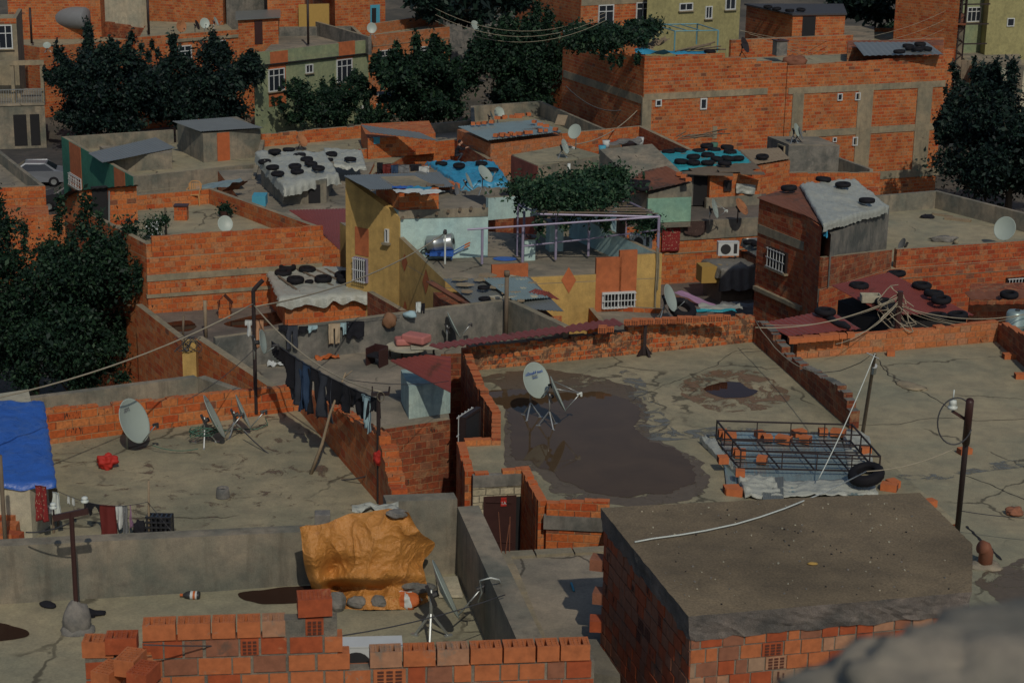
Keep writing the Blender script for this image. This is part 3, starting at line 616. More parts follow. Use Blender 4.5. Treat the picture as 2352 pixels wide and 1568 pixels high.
# tall block at left of it
vb = (e5 - e6); vbn = V((vb.y, -vb.x, 0)).normalized(); vbn = vbn if vbn.y > 0 else -vbn
t4 = [e5, e6, e7, e7 + V((.32, 2.4, 0)), e5 + V((1.4, 2.8, 0))]
tq = thing('roof_hut', 'tall brick room with a barred window under the white tarp and four tyres', 'house', xy(sum(t4, V()) / 4, 0))
mb = MB(); mb.prism([(p.x, p.y) for p in t4], 0, 8.25, 0); mb.build('wall', ['brickr'], tq)
window(tq, e5, e6, 1769, 565, 1808, 628, 0, 0, 'iron', 'dark', 6, True, .04)
onb(tq, e5, e6, 1742, 514, 534, 1850); onb(tq, e5, e6, 1737, 655, 664, 1848, dep=.15)
print('M8 tall', (e5 - e6).length)
# grey hut wall behind it
g0, g1 = xy(P(2000, 560, zE), 0), xy(P(2038, 520, zE), 0)
mb = MB(); gr_ = xy(P(2036, 571, zE), 0); gg = [e7 + V((.4, .35, 0)), gr_, gr_ + V((-.3, 3.2, 0)), e7 + V((.35, 3.2, 0))]
mb.prism([(p.x, p.y) for p in gg], zE, [7.95, H(gr_, 478), 7.6, 7.9], 0); mb.build('hut_wall', ['plastd'], tq)
# ---------------------------------------------------------------- M9 green house
zg = 4.0
gq = [P(306, 406, 4.75), P(600, 376, 4.75), P(700, 330, 4.75), P(600, 296, 4.75), P(404, 297, 4.75), P(142, 314, 4.75)]
hG = House('green_house', 'low house with green and orange striped side and grey roof parapets', 'house', [xy(p, 0) for p in gq], zg, 0, 'plast', 'floor')
para(hG, gq[0], gq[1], 4.75, mat='plast'); para(hG, gq[3], gq[4], 4.7, mat='plast'); para(hG, gq[4], gq[5], 4.75, mat='plast')
ga, gb = xy(gq[5], 0), xy(gq[0], 0); para(hG, ga, gb, 4.75, mat='plast')
gl = (gb - ga).length; gd = (gb - ga).normalized(); gn = V((gd.y, -gd.x, 0))
mb = MB(); mb.prism([(p.x, p.y) for p in (ga + gn * .03, gb + gn * .03, gb + gn * .001, ga + gn * .001)], 0, 4.74, 0); mb.build('painted_wall', ['green'], hG.o)
for x0, x1 in ((164, 189), (264, 288)):
    onz(hG.o, ga, gb, x0, x1, 400, 0, 4.73, 'orange', 'painted_stripe', .05)
gw = window(hG.o, ga, gb, 162, 395, 190, 440, 1, .4, 'frame', 'glass', 7)
# hut with rust orange door
hz = [P(468, 374, zg), P(600, 360, zg), P(545, 330, zg), P(409, 344, zg)]
ho = box_house('roof_hut', 'grey plastered hut with rust orange door and corrugated roof on the green house', [xy(p, 0) for p in hz], zg, H(hz[0], 308), 'plast')
z_ = H(hz[0], 308); onface(ho, hz[0], hz[1], 498, 306, 528, 370, 'dooro', 'door', .04)
corr(P(462, 303, z_ + .1), P(606, 294, z_ + .1), P(530, 270, z_ + .35), P(396, 279, z_ + .35), 26, .03, 'metalg', 'roof', None, None, ho)
lz = 4.9; lq = [P(236, 374, lz), P(404, 340, lz), P(358, 316, lz + .3), P(203, 352, lz)]
ln = box_house('lean_to', 'lean-to with a pale grey sheet roof over the green side wall', [xy(P(262, 397, 4), 0), xy(P(396, 396 - 8, 4), 0), xy(P(396, 370, 4), 0), xy(P(230, 372, 4), 0)], zg, 4.86, 'plast')
corr(*lq, 24, .02, 'metalg', 'roof', None, None, ln)
# ---------------------------------------------------------------- M10/M11 middle houses
z10 = 4.8
mq = [P(596, 480, z10 + .1), P(790, 478, z10 + .1), P(850, 400, z10), P(600, 380, z10)]
hT = House('flat_roof_house', 'low grey roof around the tyre weighted white tarp shed', 'house', [xy(p, 0) for p in (P(600, 520, z10), P(800, 500, z10), P(860, 372, z10), P(500, 392, z10))], z10, 0, 'brick', 'floorg')
sq = [xy(P(650, 470, z10), 0), xy(P(750, 466, z10), 0), xy(P(768, 420, z10), 0), xy(P(600, 425, z10), 0)]
zs10 = H(sq[0], 418); shT = box_house('tyre_shed', 'brick and plaster shed under a white tarp covered with tyres', sq, z10, zs10, 'plast')
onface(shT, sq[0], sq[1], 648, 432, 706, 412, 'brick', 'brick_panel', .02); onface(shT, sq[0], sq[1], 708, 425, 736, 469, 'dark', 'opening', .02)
z11 = 4.6
q11 = [P(578, 402, 5.0), P(838, 392, 5.0), P(945, 320, 5.3), P(875, 283, 5.3), P(599, 307, 5.3)]
h11 = House('flat_roof_house', 'brick walled roof right of the hut with the rust orange door', 'house', [xy(p, 0) for p in q11], z11, 0, 'brick', 'floor')
para(h11, q11[3], q11[4], 5.3, mat='brick', step=.5, jag=.05); para(h11, q11[4], q11[0], 5.0, 4.9, mat='plast')
# brick hut with sagging grey sheets
u = [P(845, 366, z11), P(1000, 352, z11), P(985, 322, z11), P(829, 330, z11)]
zu = H(u[0], 308); s11 = box_house('roof_hut', 'brick hut with sagging dark grey sheet roof, blue patch by its door', [xy(p, 0) for p in u], z11, zu - .25, 'brick')
corr(P(852, 305, zu + .15), P(1012, 325, zu - .1), P(965, 305, zu + .1), P(830, 288, zu + .3), 16, .03, 'metalg', 'roof', None, None, s11)
onface(s11, u[0], u[1], 858, 316, 872, 330, 'sky', 'panel', .03)
# long low brick wall in front
h11b = House('flat_roof_house', 'narrow roof behind a long low brick wall, near the crouching person', 'house', [xy(P(829, 342, 5.1), 0), xy(P(1052, 320, 5.1), 0), xy(P(1180, 345, 5.1), 0), xy(P(1200, 400, 5.1), 0), xy(P(838, 410, 5.1), 0)][::1], 4.3, 0, 'brick', 'floorg') if False else None
wl = thing('brick_wall', 'long low brick wall behind the clothesline, left of the crouching person', 'wall', xy(P(940, 372, 4.2), 0)); mb = MB(); wallgeo(mb, xy(P(829, 344, 5.1), 0), xy(P(1053, 320, 5.1), 0), 0, 5.1, 5.1, .25, 0, 1); mb.build('wall', ['brick', 'beam'], wl)
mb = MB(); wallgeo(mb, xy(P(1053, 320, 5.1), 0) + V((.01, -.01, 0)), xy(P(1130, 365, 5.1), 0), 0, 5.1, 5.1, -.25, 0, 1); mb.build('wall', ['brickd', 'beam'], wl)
fl = House('flat_roof_house', 'grey terrace where the clothesline and blue tarp hang', 'house', [xy(p, 0) for p in (P(760, 500, 4.0), P(1180, 480, 4.0), P(1180, 375, 4.0), P(800, 392, 4.0))], 4.0, 0, 'brickd', 'floorg')
# house with blue-grey sheet roof and bricks on it
rq = [P(1127, 325, 5.9), P(1290, 306, 5.9), P(1240, 276, 5.9), P(1050, 291, 5.9)]
h12 = box_house('brick_house', 'brick house with pale blue sheet roof held down by rows of bricks', [xy(p, 0) for p in rq], 0, 5.75, 'bricky', cat='house')
corr(P(1122, 323, 6.0), P(1292, 303, 6.0), P(1232, 275, 6.2), P(1052, 291, 6.2), 30, .03, 'metalb', 'roof', None, None, h12)
wf = thing('brick_wall', 'long brick wall below the white dish, reaching to the big brick house', 'wall', xy(P(1380, 330, 4), 0)); mb = MB(); wallgeo(mb, xy(P(1291, 307, 5.85), 0), xy(P(1476, 290, 5.85), 0), 0, 5.85, 5.85, .25, 0, 1); mb.build('wall', ['brick', 'beam'], wf)
mb = MB(); wallgeo(mb, xy(P(1476, 290, 5.85), 0) + V((.02, 0, 0)), xy(P(1640, 350, 5.85), 0), 0, 5.85, 5.5, -.25, 0, 1); mb.build('wall', ['brickd', 'beam'], wf)
# grey enclosure behind
gg = [P(1085, 300, 5.2), P(1400, 300, 5.2), P(1243, 232, 5.2), P(1081, 243, 5.2)]
h13 = House('flat_roof_house', 'grey plastered empty roof with high parapets left of the big brick house', 'house', [xy(p, 0) for p in gg], 4.3, 0, 'plast', 'floor')
para(h13, gg[1], gg[2], 5.2, mat='plast', top='plast'); para(h13, gg[2], gg[3], 5.2, mat='plast', top='plast'); para(h13, gg[3], gg[0], 5.2, 5.0, mat='plast', top='plast')
gw2 = [P(955, 335, 4.6), P(1080, 335, 4.6), P(1090, 275, 4.6), P(952, 287, 4.6)]
h14 = House('flat_roof_house', 'grey roof with a rounded low wall beside the trees in the middle', 'house', [xy(p, 0) for p in gw2], 4.0, 0, 'plast', 'floorg')
para(h14, gw2[2], gw2[3], 4.6, mat='plast', top='plast'); para(h14, gw2[3], gw2[0], 4.6, mat='plast', top='plast')
# ---------------------------------------------------------------- M12 red / grey roof and mint wall
r12 = [P(1236, 381, 6.4), P(1383, 357, 6.4), P(1300, 333, 6.4), P(1175, 356, 6.4)]
h15 = box_house('flat_roof_house', 'small house with red side wall and bare grey roof carrying two dishes', [xy(p, 0) for p in r12], 0, 6.38, 'plast', 'floorw', 'house', .0, .03)
a_, b_ = xy(r12[3], 0), xy(r12[0], 0); d_ = (b_ - a_).normalized(); n_ = V((d_.y, -d_.x, 0)); mb = MB(); mb.prism([(p.x, p.y) for p in (a_ + n_ * .03, b_ + n_ * .03, b_ + n_ * .001, a_ + n_ * .001)], 0, 6.37, 0); mb.build('painted_wall', ['redw'], h15)
h16 = House('flat_roof_house', 'lower terrace of odds and ends between the red wall and the teal tyre roof', 'house', [xy(p, 0) for p in (P(1236, 440, 5.6), P(1512, 430, 5.6), P(1512, 330, 5.6), P(1300, 333, 5.6))], 5.0, 0, 'plast', 'floorg')
mb = MB(); wallgeo(mb, xy(P(1240, 402, 6.0), 0), xy(P(1500, 377, 6.0), 0), 0, 6.0, 6.0, .2, 0, 1); mb.build('parapet', ['plast', 'beam'], h16.o)
mn = [xy(P(1487, 509, 5.5), 0), xy(P(1586, 505, 5.5), 0)]
hm_ = thing('mint_house', 'small house with peeling mint green wall and rusty sheet roof', 'house', xy(mn[0], 0)); mb = MB(); mi_ = [mn[0], mn[1], mn[1] + V((-1.4, 5.0, 0)), mn[0] + V((-1.9, 5.0, 0))]
mb.prism([(p.x, p.y) for p in mi_], 5.2, [H(mn[0], 447), H(mn[1], 420), 7.9, 7.7], 0); mb.build('wall', ['plast'], hm_)
onface(hm_, mn[0], mn[1], 1488, 456, 1585.5, 508, 'mint', 'painted_wall', .025)
zz0, zz1 = H(mn[0], 447), H(mn[1], 420)
corr(P(1440, 450, zz0 + .05), P(1590, 416, zz1 + .1), P(1532, 382, zz1 + .35), P(1425, 405, zz0 + .3), 12, .02, 'rust', 'roof', None, None, hm_)
# teal tyre shed
tt = [xy(P(1628, 476, 5.3), 0), xy(P(1744, 467, 5.3), 0)]
tt += [tt[1] + V((-.9, 3.6, 0)), tt[0] + V((-1.0, 3.6, 0))]
zt5 = H(tt[0], 404); st = box_house('tyre_shed', 'brick shed whose flat roof is covered by a teal sheet and many tyres', tt, 5.3, zt5, 'brick')
tl = [tt[0] + V((-2.5, .3, 0)), tt[0] + V((0, .3, 0)), tt[3], tt[3] + V((-1.6, 0, 0))]; mb = MB(); mb.prism([(p.x, p.y) for p in tl], 5.3, zt5 - .05, 0); mb.build('wall', ['plastd'], st)
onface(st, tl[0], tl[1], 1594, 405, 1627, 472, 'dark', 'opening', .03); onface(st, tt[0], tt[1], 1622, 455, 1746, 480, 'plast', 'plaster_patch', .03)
window(st, tt[0], tt[1], 1662, 414, 1678, 438, 0, 0, 'iron', 'dark', 0, False)
# M13 terrace and brick wall right of yellow house
t13 = [P(1440, 516, 5.35), P(1756, 497, 5.35), P(1760, 440, 5.35), P(1560, 450, 5.35)]
h17 = House('flat_roof_house', 'dark terrace with two dishes above the brick wall where rugs hang', 'house', [xy(p, 0) for p in t13], 5.25, 0, 'brick', 'floord')
onface(h17.o, t13[0], t13[1], 1526, 512, 1752, 540, 'plast', 'plaster_band', .05); onface(h17.o, t13[0], t13[1], 1526, 585, 1752, 568, 'beam', 'beam', .03)
cy = thing('courtyard', 'dark courtyard floor right of the ochre house', 'yard', xy(P(1620, 680, 2.6), 0)); cy['kind'] = 'structure'
mb = MB(); mb.prism([(p.x, p.y) for p in (P(1500, 760, 2.6), P(1800, 760, 2.6), P(1790, 640, 2.6), P(1515, 640, 2.6))], 0, 2.6, 0); mb.build('paving', ['floord'], cy)
# M14 grey box
g14 = [P(1812, 332, 5.6), P(1929, 334, 5.6), P(1878, 314, 5.6), P(1763, 313, 5.6)]
h18 = box_house('roof_hut', 'mottled grey plastered hut with dark opening below the big brick house', [xy(p, 0) for p in g14], 2, 5.55, 'plastd', 'floorg', 'house', .0, .05)
window(h18, g14[3], g14[0], 1789, 330, 1803, 355, 0, 0, 'beam', 'dark', 0, False)
q19 = [P(1750, 400, 4.9), P(2022, 398, 4.9), P(2010, 390, 4.9), P(1925, 360, 4.9), P(1800, 365, 4.9)]
h19 = House('flat_roof_house', 'brick house front below the mottled grey hut', 'house', [xy(p, 0) for p in q19], 4.2, 0, 'brickr', 'floorg')
para(h19, q19[0], q19[1], 4.95, mat='brick', step=.5, jag=.03); para(h19, q19[2], q19[3], 4.9, mat='plast', top='plast')
# ---------------------------------------------------------------- M15 big brick houses
zB_ = 8.4; K1 = xy(P(1480, 157, zB_), 0); K2 = xy(P(1810, 143, zB_), 0); K3 = xy(P(2172, 128, zB_), 0); K0 = xy(P(1293, 101, zB_), 0)
kd = (K3 - K2).normalized(); kn = V((-kd.y, kd.x, 0)); sdv = (K0 - K1)
hb = House('brick_house', 'large brick house with stepped roofline and dark shaded side wall left of its neighbour', 'house', [K1, K2 - kd * .05, K2 - kd * .05 + kn * 9, K0], 7.6, 0, 'brickf', 'floorg')
para(hb, K1, K1.lerp(K2, .55), 9.1, 9.05, step=1.0, jag=.08, mat='brickf', top='brickf', trim=False); para(hb, K1.lerp(K2, .551), K2 - kd * .05, 8.9, 8.3, step=.9, jag=.02, mat='brickf', top='beam', trim=False)
kk = K0.lerp(K1, .64); para(hb, K0, kk, 8.4, 8.4, mat='brickf', top='beam', trim=False, th=.25); para(hb, kk, K1, 8.8, 9.1, mat='brickf', top='brickf', trim=False, th=.25, step=.8, jag=.1)
onb(hb.o, K1, K2, 1479, 216, 231, 1762, dep=.04); onface(hb.o, K1, K2, 1476, 224, 1494, 300, 'beam', 'column', .03); onface(hb.o, K1, K2, 1637, 290, 1646, 318, 'beam', 'column', .03)
onb(hb.o, K0, K1, 1295, 161, 178, 1477)
window(hb.o, K1, K2, 1505, 229, 1518, 244, 0, 0, bars=0, sill=False); window(hb.o, K1, K2, 1608, 226, 1622, 251, 0, 0, bars=0, sill=False)
hb2 = House('brick_house', 'large brick house with grey concrete frame grid on its long front', 'house', [K2, K3, K3 + kn * 8, K2 + kn * 8], 7.6, 0, 'brickf', 'floor')
para(hb2, K2, K3, 8.2, 8.42, mat='brickf', top='brickf', trim=False, step=1.1, jag=.03)
def band(x0, y0, x1, y1, nm='beam', dp=.04): onface(hb2.o, K2, K3, x0, y0, x1, y1, 'beam', nm, dp)
onb(hb2.o, K2, K3, 1811, 202, 217, 2170, dep=.04); onb(hb2.o, K2, K3, 1813, 302, 318, 2164, dep=.04); onb(hb2.o, K2, K3, 1960, 398, 416, 2158, dep=.04)
for x0, x1, y0, y1, dp in ((1821, 1840, 214, 320, .06), (1972, 1992, 205, 400, .062), (2108, 2126, 200, 395, .064)): band(x0, y0, x1, y1, 'column', dp)
for x0, y0, x1, y1 in ((1923, 215, 1933, 231), (1964, 213, 1974, 230), (1958, 315, 1968, 334), (1912, 316, 1920, 326)): window(hb2.o, K2, K3, x0, y0, x1, y1, 0, 0, bars=0, sill=False)
# rear parapet of the right big house
zz = 8.2; a = xy(P(1680, 92, zz), 0); b = xy(P(1960, 80, zz), 0); mb = MB(); wallgeo(mb, a, b, 0, zz, zz, .25, 0, 1); mb.build('parapet', ['brickf', 'beam'], hb2.o)
mb = MB(); wallgeo(mb, b, b + (b - a) * .8, 0, zz - .5, zz - .5, .25, 0, 1); mb.build('parapet', ['brickf', 'beam'], hb2.o)
# ---------------------------------------------------------------- far band
def far(name, label, outer, zt, zf, base=0, wall='brickf', roof='floor', sides=None, mats=None, **k): return house(name, label, outer, zt, zf, base, wall, roof, sides, .25, 'beam', 'house', mats, **k)
f1 = far('sage_house', 'sage green house with orange panels and barred windows behind the trees', [(582, 122), (846, 92), (812, 60), (640, 62)], 6.0, 5.3, wall='sage', roof='floorg', sides=[0, 2, 1], mats={1: 'plast', 2: 'plastd'})
fa, fb = f1.pts[0], f1.pts[1]
for x0, y0, x1, y1 in ((620, 120, 661, 148), (778, 98, 815, 130), (616, 152, 657, 240), (773, 130, 810, 225)): onface(f1.o, fa, fb, x0, y0, x1, y1, 'orange', 'painted_panel', .03)
window(f1.o, fa, fb, 615, 160, 653, 207, 2, .3); window(f1.o, fa, fb, 772, 138, 808, 186, 2, .3); window(f1.o, fa, fb, 701, 149, 718, 167, 1, 0)
onface(f1.o, fa, fb, 582, 151, 846, 143 - 14, 'beam', 'drip_edge', .09) if False else None
mb = MB(); a = W((583, 152), fa, fb); b = W((846, 122), fa, fb); mb.bar(a - V((0, .1, 0)), b - V((0, .1, 0)), .3, .06); mb.build('drip_edge', ['dark'], f1.o)
f2 = far('brick_house', 'brick house with two white windows behind the middle tree', [(846, 82), (1033, 62), (985, 35), (850, 55)], 6.2, 5.4, sides=[0, 1, 2], wall='bricky')
window(f2.o, f2.pts[0], f2.pts[1], 868, 117, 898, 157, 1, .3); window(f2.o, f2.pts[0], f2.pts[1], 964, 108, 1001, 132, 1, .3); onface(f2.o, f2.pts[0], f2.pts[1], 847, 108, 1032, 88, 'beam', 'beam', .03)
f3 = far('brick_house', 'brick house with terrace of tin dishes above the upper left trees', [(310, 86), (549, 68), (520, 40), (340, 34)], 6.6, 6.1, sides=[0])
onb(f3.o, f3.pts[0], f3.pts[1], 380, 92, 99, 546, dep=.1); window(f3.o, f3.pts[0], f3.pts[1], 488, 94, 518, 125, 1, .35); window(f3.o, f3.pts[0], f3.pts[1], 408, 106, 440, 140, 1, .35)
f4 = far('brick_house', 'low brick house with beige roof above the left trees', [(90, 109), (312, 88), (300, 70), (108, 58), (37, 78), (36, 100)], 5.2, 4.9, sides=[0, 5])
cw = thing('brick_wall', 'crumbling dark red brick wall between two roofs at the upper left', 'wall', xy(P(220, 82, 5), 4.5)); mb = MB(); a, b = P(104, 66, 5.1), P(350, 90, 5.1); wallgeo(mb, xy(a, 0), xy(b, 0), 0, H(a, 38), H(b, 64), .3, 0, 1, .8, .3); mb.build('wall', ['brickd', 'brickd'], cw)
f5 = far('grey_house', 'house at the left edge with balcony and tall white window', [(-140, 45), (37, 42), (50, 20), (-120, 20)], 8.4, 8.0, sides=[0, 1], wall='beam', mats={})
window(f5.o, f5.pts[0], f5.pts[1], -20, 58, 30, 112, 2, .35); onb(f5.o, f5.pts[0], f5.pts[1], -60, 44, 56, 37, 'brickf', 'brick_band')
bx_ = [xy(P(-160, 245, 3.0), 0), xy(P(102, 238, 3.0), 0), xy(P(100, 205, 3.0), 0), xy(P(-160, 205, 3), 0)]
bl = box_house('balcony_house', 'grey street front with railed balcony over a dark shop space at the left edge', bx_, 0, 2.9, 'plast', 'floorg', 'house', .02, .15)
mb = MB()
for i in range(46):
    p = bx_[0].lerp(bx_[1], i / 45); mb.bar(xy(p, 3.05), xy(p, 3.95), .03)
mb.bar(xy(bx_[0], 3.98), xy(bx_[1], 3.98), .06); mb.build('railing', ['steel'], bl)
mb = MB()
for t in (.72, .98): p = bx_[0].lerp(bx_[1], t); mb.bar(xy(p, 3.06) + V((0, .4, 0)), xy(p, 5.6) + V((0, .4, 0)), .22)
mb.bar(xy(bx_[0], 5.7) + V((0, .4, 0)), xy(bx_[1], 5.7) + V((0, .4, 0)), .3, .3); mb.build('porch_frame', ['beam'], bl)
onz(bl, bx_[0], bx_[1], 32, 62, 300, .2, 2.3, 'dark', 'opening'); onz(bl, bx_[0], bx_[1], 70, 92, 300, .2, 2.3, 'dark', 'opening')
def upper(nm, lb, b0, b1, z, top, wl_, dep=6):
    a, b = xy(P(*b0, z), 0), xy(P(*b1, z), 0); return box_house(nm, lb, [a, b, b + V((0, dep, 0)), a + V((0, dep, 0))], 0, top, wl_, cat='house')
upper('brick_house', 'tall brick house at the top left behind the grey water tank', (20, 52), (232, 50), 6.2, 15, 'brickf')
ub_ = upper('brick_house', 'tall brick house at the top edge behind the tin dishes', (339, 38), (513, 52), 6.3, 15, 'brickf'); wp = upper('white_house', 'whitewashed peeling stone house at the top left edge', (232, 46), (337, 38), 6.2, 12, 'cream')
upper('brick_house', 'brick house at the top edge with yellow painted corner and plastic drums', (615, 45), (700, 42), 6.6, 13, 'brickf'); upper('brick_house', 'grey and brick upper wall at the top left of the blue door', (520, 30), (616, 24), 7, 13, 'plastd')
yp = upper('yellow_wall', 'yellow wall with green painted pattern at the top edge', (686, 50), (756, 48), 6.4, 7.7, 'gold', .3)
f6 = box_house('brick_house', 'small brick roof house with open blue door at the top', [xy(P(770, 72, 5.4), 0), xy(P(885, 66, 5.4), 0), xy(P(860, 46, 5.4), 0), xy(P(720, 46, 5.4), 0)], 0, 8.1, 'brickf', 'floorg', 'house', .04, .15)
onface(f6, P(770, 72, 5.4), P(885, 66, 5.4), 850, 12, 872, 66, 'sky', 'door', .06); onface(f6, P(770, 72, 5.4), P(885, 66, 5.4), 853, 19, 863, 64, 'dark', 'opening', .09)
f7 = box_house('roof_hut', 'brick hut with flat grey awning and brown doorway at the upper left', [xy(P(548, 104, 5.4), 0), xy(P(640, 98, 5.4), 0), xy(P(640, 80, 5.4), 0), xy(P(548, 85, 5.4), 0)], 0, H(P(548, 104, 5.4), 46), 'brickf', 'metalg', 'house', .12, .08)
onface(f7, P(548, 104, 5.4), P(640, 98, 5.4), 584, 48, 603, 101, 'doorb', 'door', .05)
mb = MB(); wallgeo(mb, xy(P(655, 30, 6.4), 0), xy(P(846, 82, 6.4), 0), 5.0, 6.4, 6.3, .25, 0, 1); mb.build('parapet', ['plastd', 'beam'], f1.o)
f8 = far('brick_house', 'brick house with two white windows at the top centre', [(1335, -18), (1620, -30), (1600, -50), (1185, -50)], 10.5, 10.3, sides=[])
window(f8.o, f8.pts[0], f8.pts[1], 1374, 12, 1408, 54, 1, .35); window(f8.o, f8.pts[0], f8.pts[1], 1461, 6, 1490, 47, 1, .35); onface(f8.o, f8.pts[0], f8.pts[1], 1335, 14, 1620, -20, 'beam', 'beam', .03)
onface(f8.o, f8.pts[0], f8.pts[1], 1507, -30, 1560, 38, 'plast', 'plaster_patch', .03)
f9 = far('olive_house', 'olive yellow house with three small windows at the top edge', [(1488, -30), (1703, -40), (1700, -60), (1490, -60)], 10.8, 10.6, wall='olive', sides=[])
for x0, y0, x1, y1 in ((1560, 8, 1590, 24), (1620, 15, 1634, 43), (1666, -6, 1688, 22)): window(f9.o, f9.pts[0], f9.pts[1], x0, y0, x1, y1, 1, 0)
f10 = [P(1818, 92, 6.3), P(1938, 90, 6.3), P(1930, 66, 6.3), P(1712, 66, 6.3)]; z10_ = H(f10[0], 36)
f10h = box_house('brick_house', 'brick shed with black doorway and tyres on its dark roof at the top right', [xy(p, 0) for p in f10], 0, z10_, 'brickf', 'cabled', 'house', .04, .12)
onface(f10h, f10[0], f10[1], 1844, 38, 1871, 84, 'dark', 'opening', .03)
f10w = box_house('cream_wall_house', 'long low cream walled roof at the top right', [xy(P(1820, 110, 6.2), 0), xy(P(2008, 92, 6.2), 0), xy(P(2008, 62, 6.2), 0), xy(P(1880, 60, 6.2), 0)], 0, 6.2, 'cream', 'floorg', 'house', 0, .05)
f11 = box_house('brick_house', 'plain red brick house at the top right beside the pylon', [xy(P(2055, 44, 7.5), 0), xy(P(2200, 60, 7.5), 0), xy(P(2200, 30, 7.5), 0), xy(P(2055, 30, 7.5), 0)], 0, 11.8, 'brickf', cat='house')
far('flat_roof_house', 'plain roofs behind the tin hut, left of the pylon', [(1985, 119), (2192, 113), (2190, 66), (1985, 64)], 5.9, 5.6, sides=[0, 2]) ; f12 = box_house('green_block', 'pale green apartment block at the top right corner', [xy(P(2205, 100, 5.0), 0), xy(P(2278, 97, 5.0), 0), xy(P(2278, 97, 5), 0) + V((0, 8, 0)), xy(P(2205, 97, 5), 0) + V((0, 8, 0))], 0, 13, 'sage', cat='building')
window(f12, P(2205, 100, 5.0), P(2278, 97, 5.0), 2222, 17, 2250, 50, 2, .3)
f13 = box_house('olive_block', 'olive plastered apartment block at the right edge', [xy(P(2262, 118, 4.5), 0), xy(P(2480, 112, 4.5), 0), xy(P(2480, 112, 4.5), 0) + V((0, 8, 0)), xy(P(2262, 118, 4.5), 0) + V((0, 8, 0))], 0, 13, 'olive', cat='building')
window(f13, P(2262, 118, 4.5), P(2480, 112, 4.5), 2313, 42, 2328, 61, 0, 0, sill=False)
f14 = far('flat_roof_house', 'low roofs with grey walls below the pale green block at right', [(2110, 130), (2352, 150), (2340, 105), (2120, 60)], 4.6, 4.2, wall='plast', roof='floorg', sides=[0, 2, 3])
f14b = far('flat_roof_house', 'grey slab roofed house near the pylon at the right edge', [(2235, 155), (2420, 160), (2380, 128), (2190, 112)], 4.3, 3.9, wall='cream', roof='floor', sides=[0, 3])
f14c = box_house('grey_hut', 'pinkish grey hut with ragged dark roof left of the pylon', [xy(P(2120, 102, 5.6), 0), xy(P(2210, 108, 5.6), 0), xy(P(2210, 80, 5.6), 0), xy(P(2120, 80, 5.6), 0)], 0, H(P(2120, 102, 5.6), 52), 'plast', 'rust', 'house', .1, .12)
# pale awning behind right trees
aw = thing('white_tent', 'white tarpaulin shelter behind the trees at right', 'tent', xy(P(2240, 235, 0), 0)); tarp([P(2180, 235, 1.2), P(2345, 232, 1.2), P(2340, 170, 2.6), P(2180, 168, 2.6)], 'tarpw', 'tent_cloth', None, None, (.2, .1, .1, .1), parent=aw, nu=20, nv=14)
mb = MB()
for x in (2185, 2340): p = P(x, 232, 1.2); mb.tube([xy(p, 0), p], .04)
mb.build('pole', ['steel'], aw)
# background hillside strip of houses filler: stone wall in the dark gap
sw = thing('stone_wall', 'old rough stone wall in the dark gap at the top centre', 'wall', xy(P(1100, 40, 5), 0)); mb = MB(); wallgeo(mb, xy(P(1025, 60, 5), 0), xy(P(1190, 50, 5), 0), 0, 9, 9.3, .5, 0, 0, 1.0, .3); mb.build('wall', ['stone', 'stone'], sw)
# ---------------------------------------------------------------- D: grey slab between, front
zD = 10.5; dq = [P(1213, 1463, zD), P(1420, 1500, zD), P(1400, 1258, zD), P(1136, 1272, zD)]
dq[0] = dq[3] + (dq[0] - dq[3]) * 1.25; dq[1] = dq[1] + (dq[1] - dq[2]) * .2
hD = thing('flat_roof_house', 'narrow grey concrete slab roof between the terrace wall and the near brick hut', 'house', xy(dq[0], 0)); mb = MB(); mb.prism([(p.x, p.y) for p in dq], zD - .25, zD, 0); mb.build('roof', ['floorg'], hD)
mb = MB(); c_ = sum(dq, V()) / 4; mb.prism([(p.x * .94 + c_.x * .06, p.y * .94 + c_.y * .06) for p in dq], 0, zD - .26, 0); mb.build('wall', ['plastd'], hD)
mb = MB()
for i, (a, b) in enumerate(((dq[3], dq[0]), (dq[3], dq[2]))):
    d = (b - a).normalized(); n = V((-d.y, d.x, 0)); n = n if i == 0 else -n; L = (b - a).length; k_ = int(L / .5)
    for j in range(k_):
        p = a + d * (L * (j + .5) / k_) + n * .12; mb.box(p + V((0, 0, .02)), L / k_ * .96, .24 + random.uniform(-.02, .02), .05 + random.uniform(0, .02), 0, math.atan2(d.y, d.x))
mb.build('kerb', ['beam'], hD)
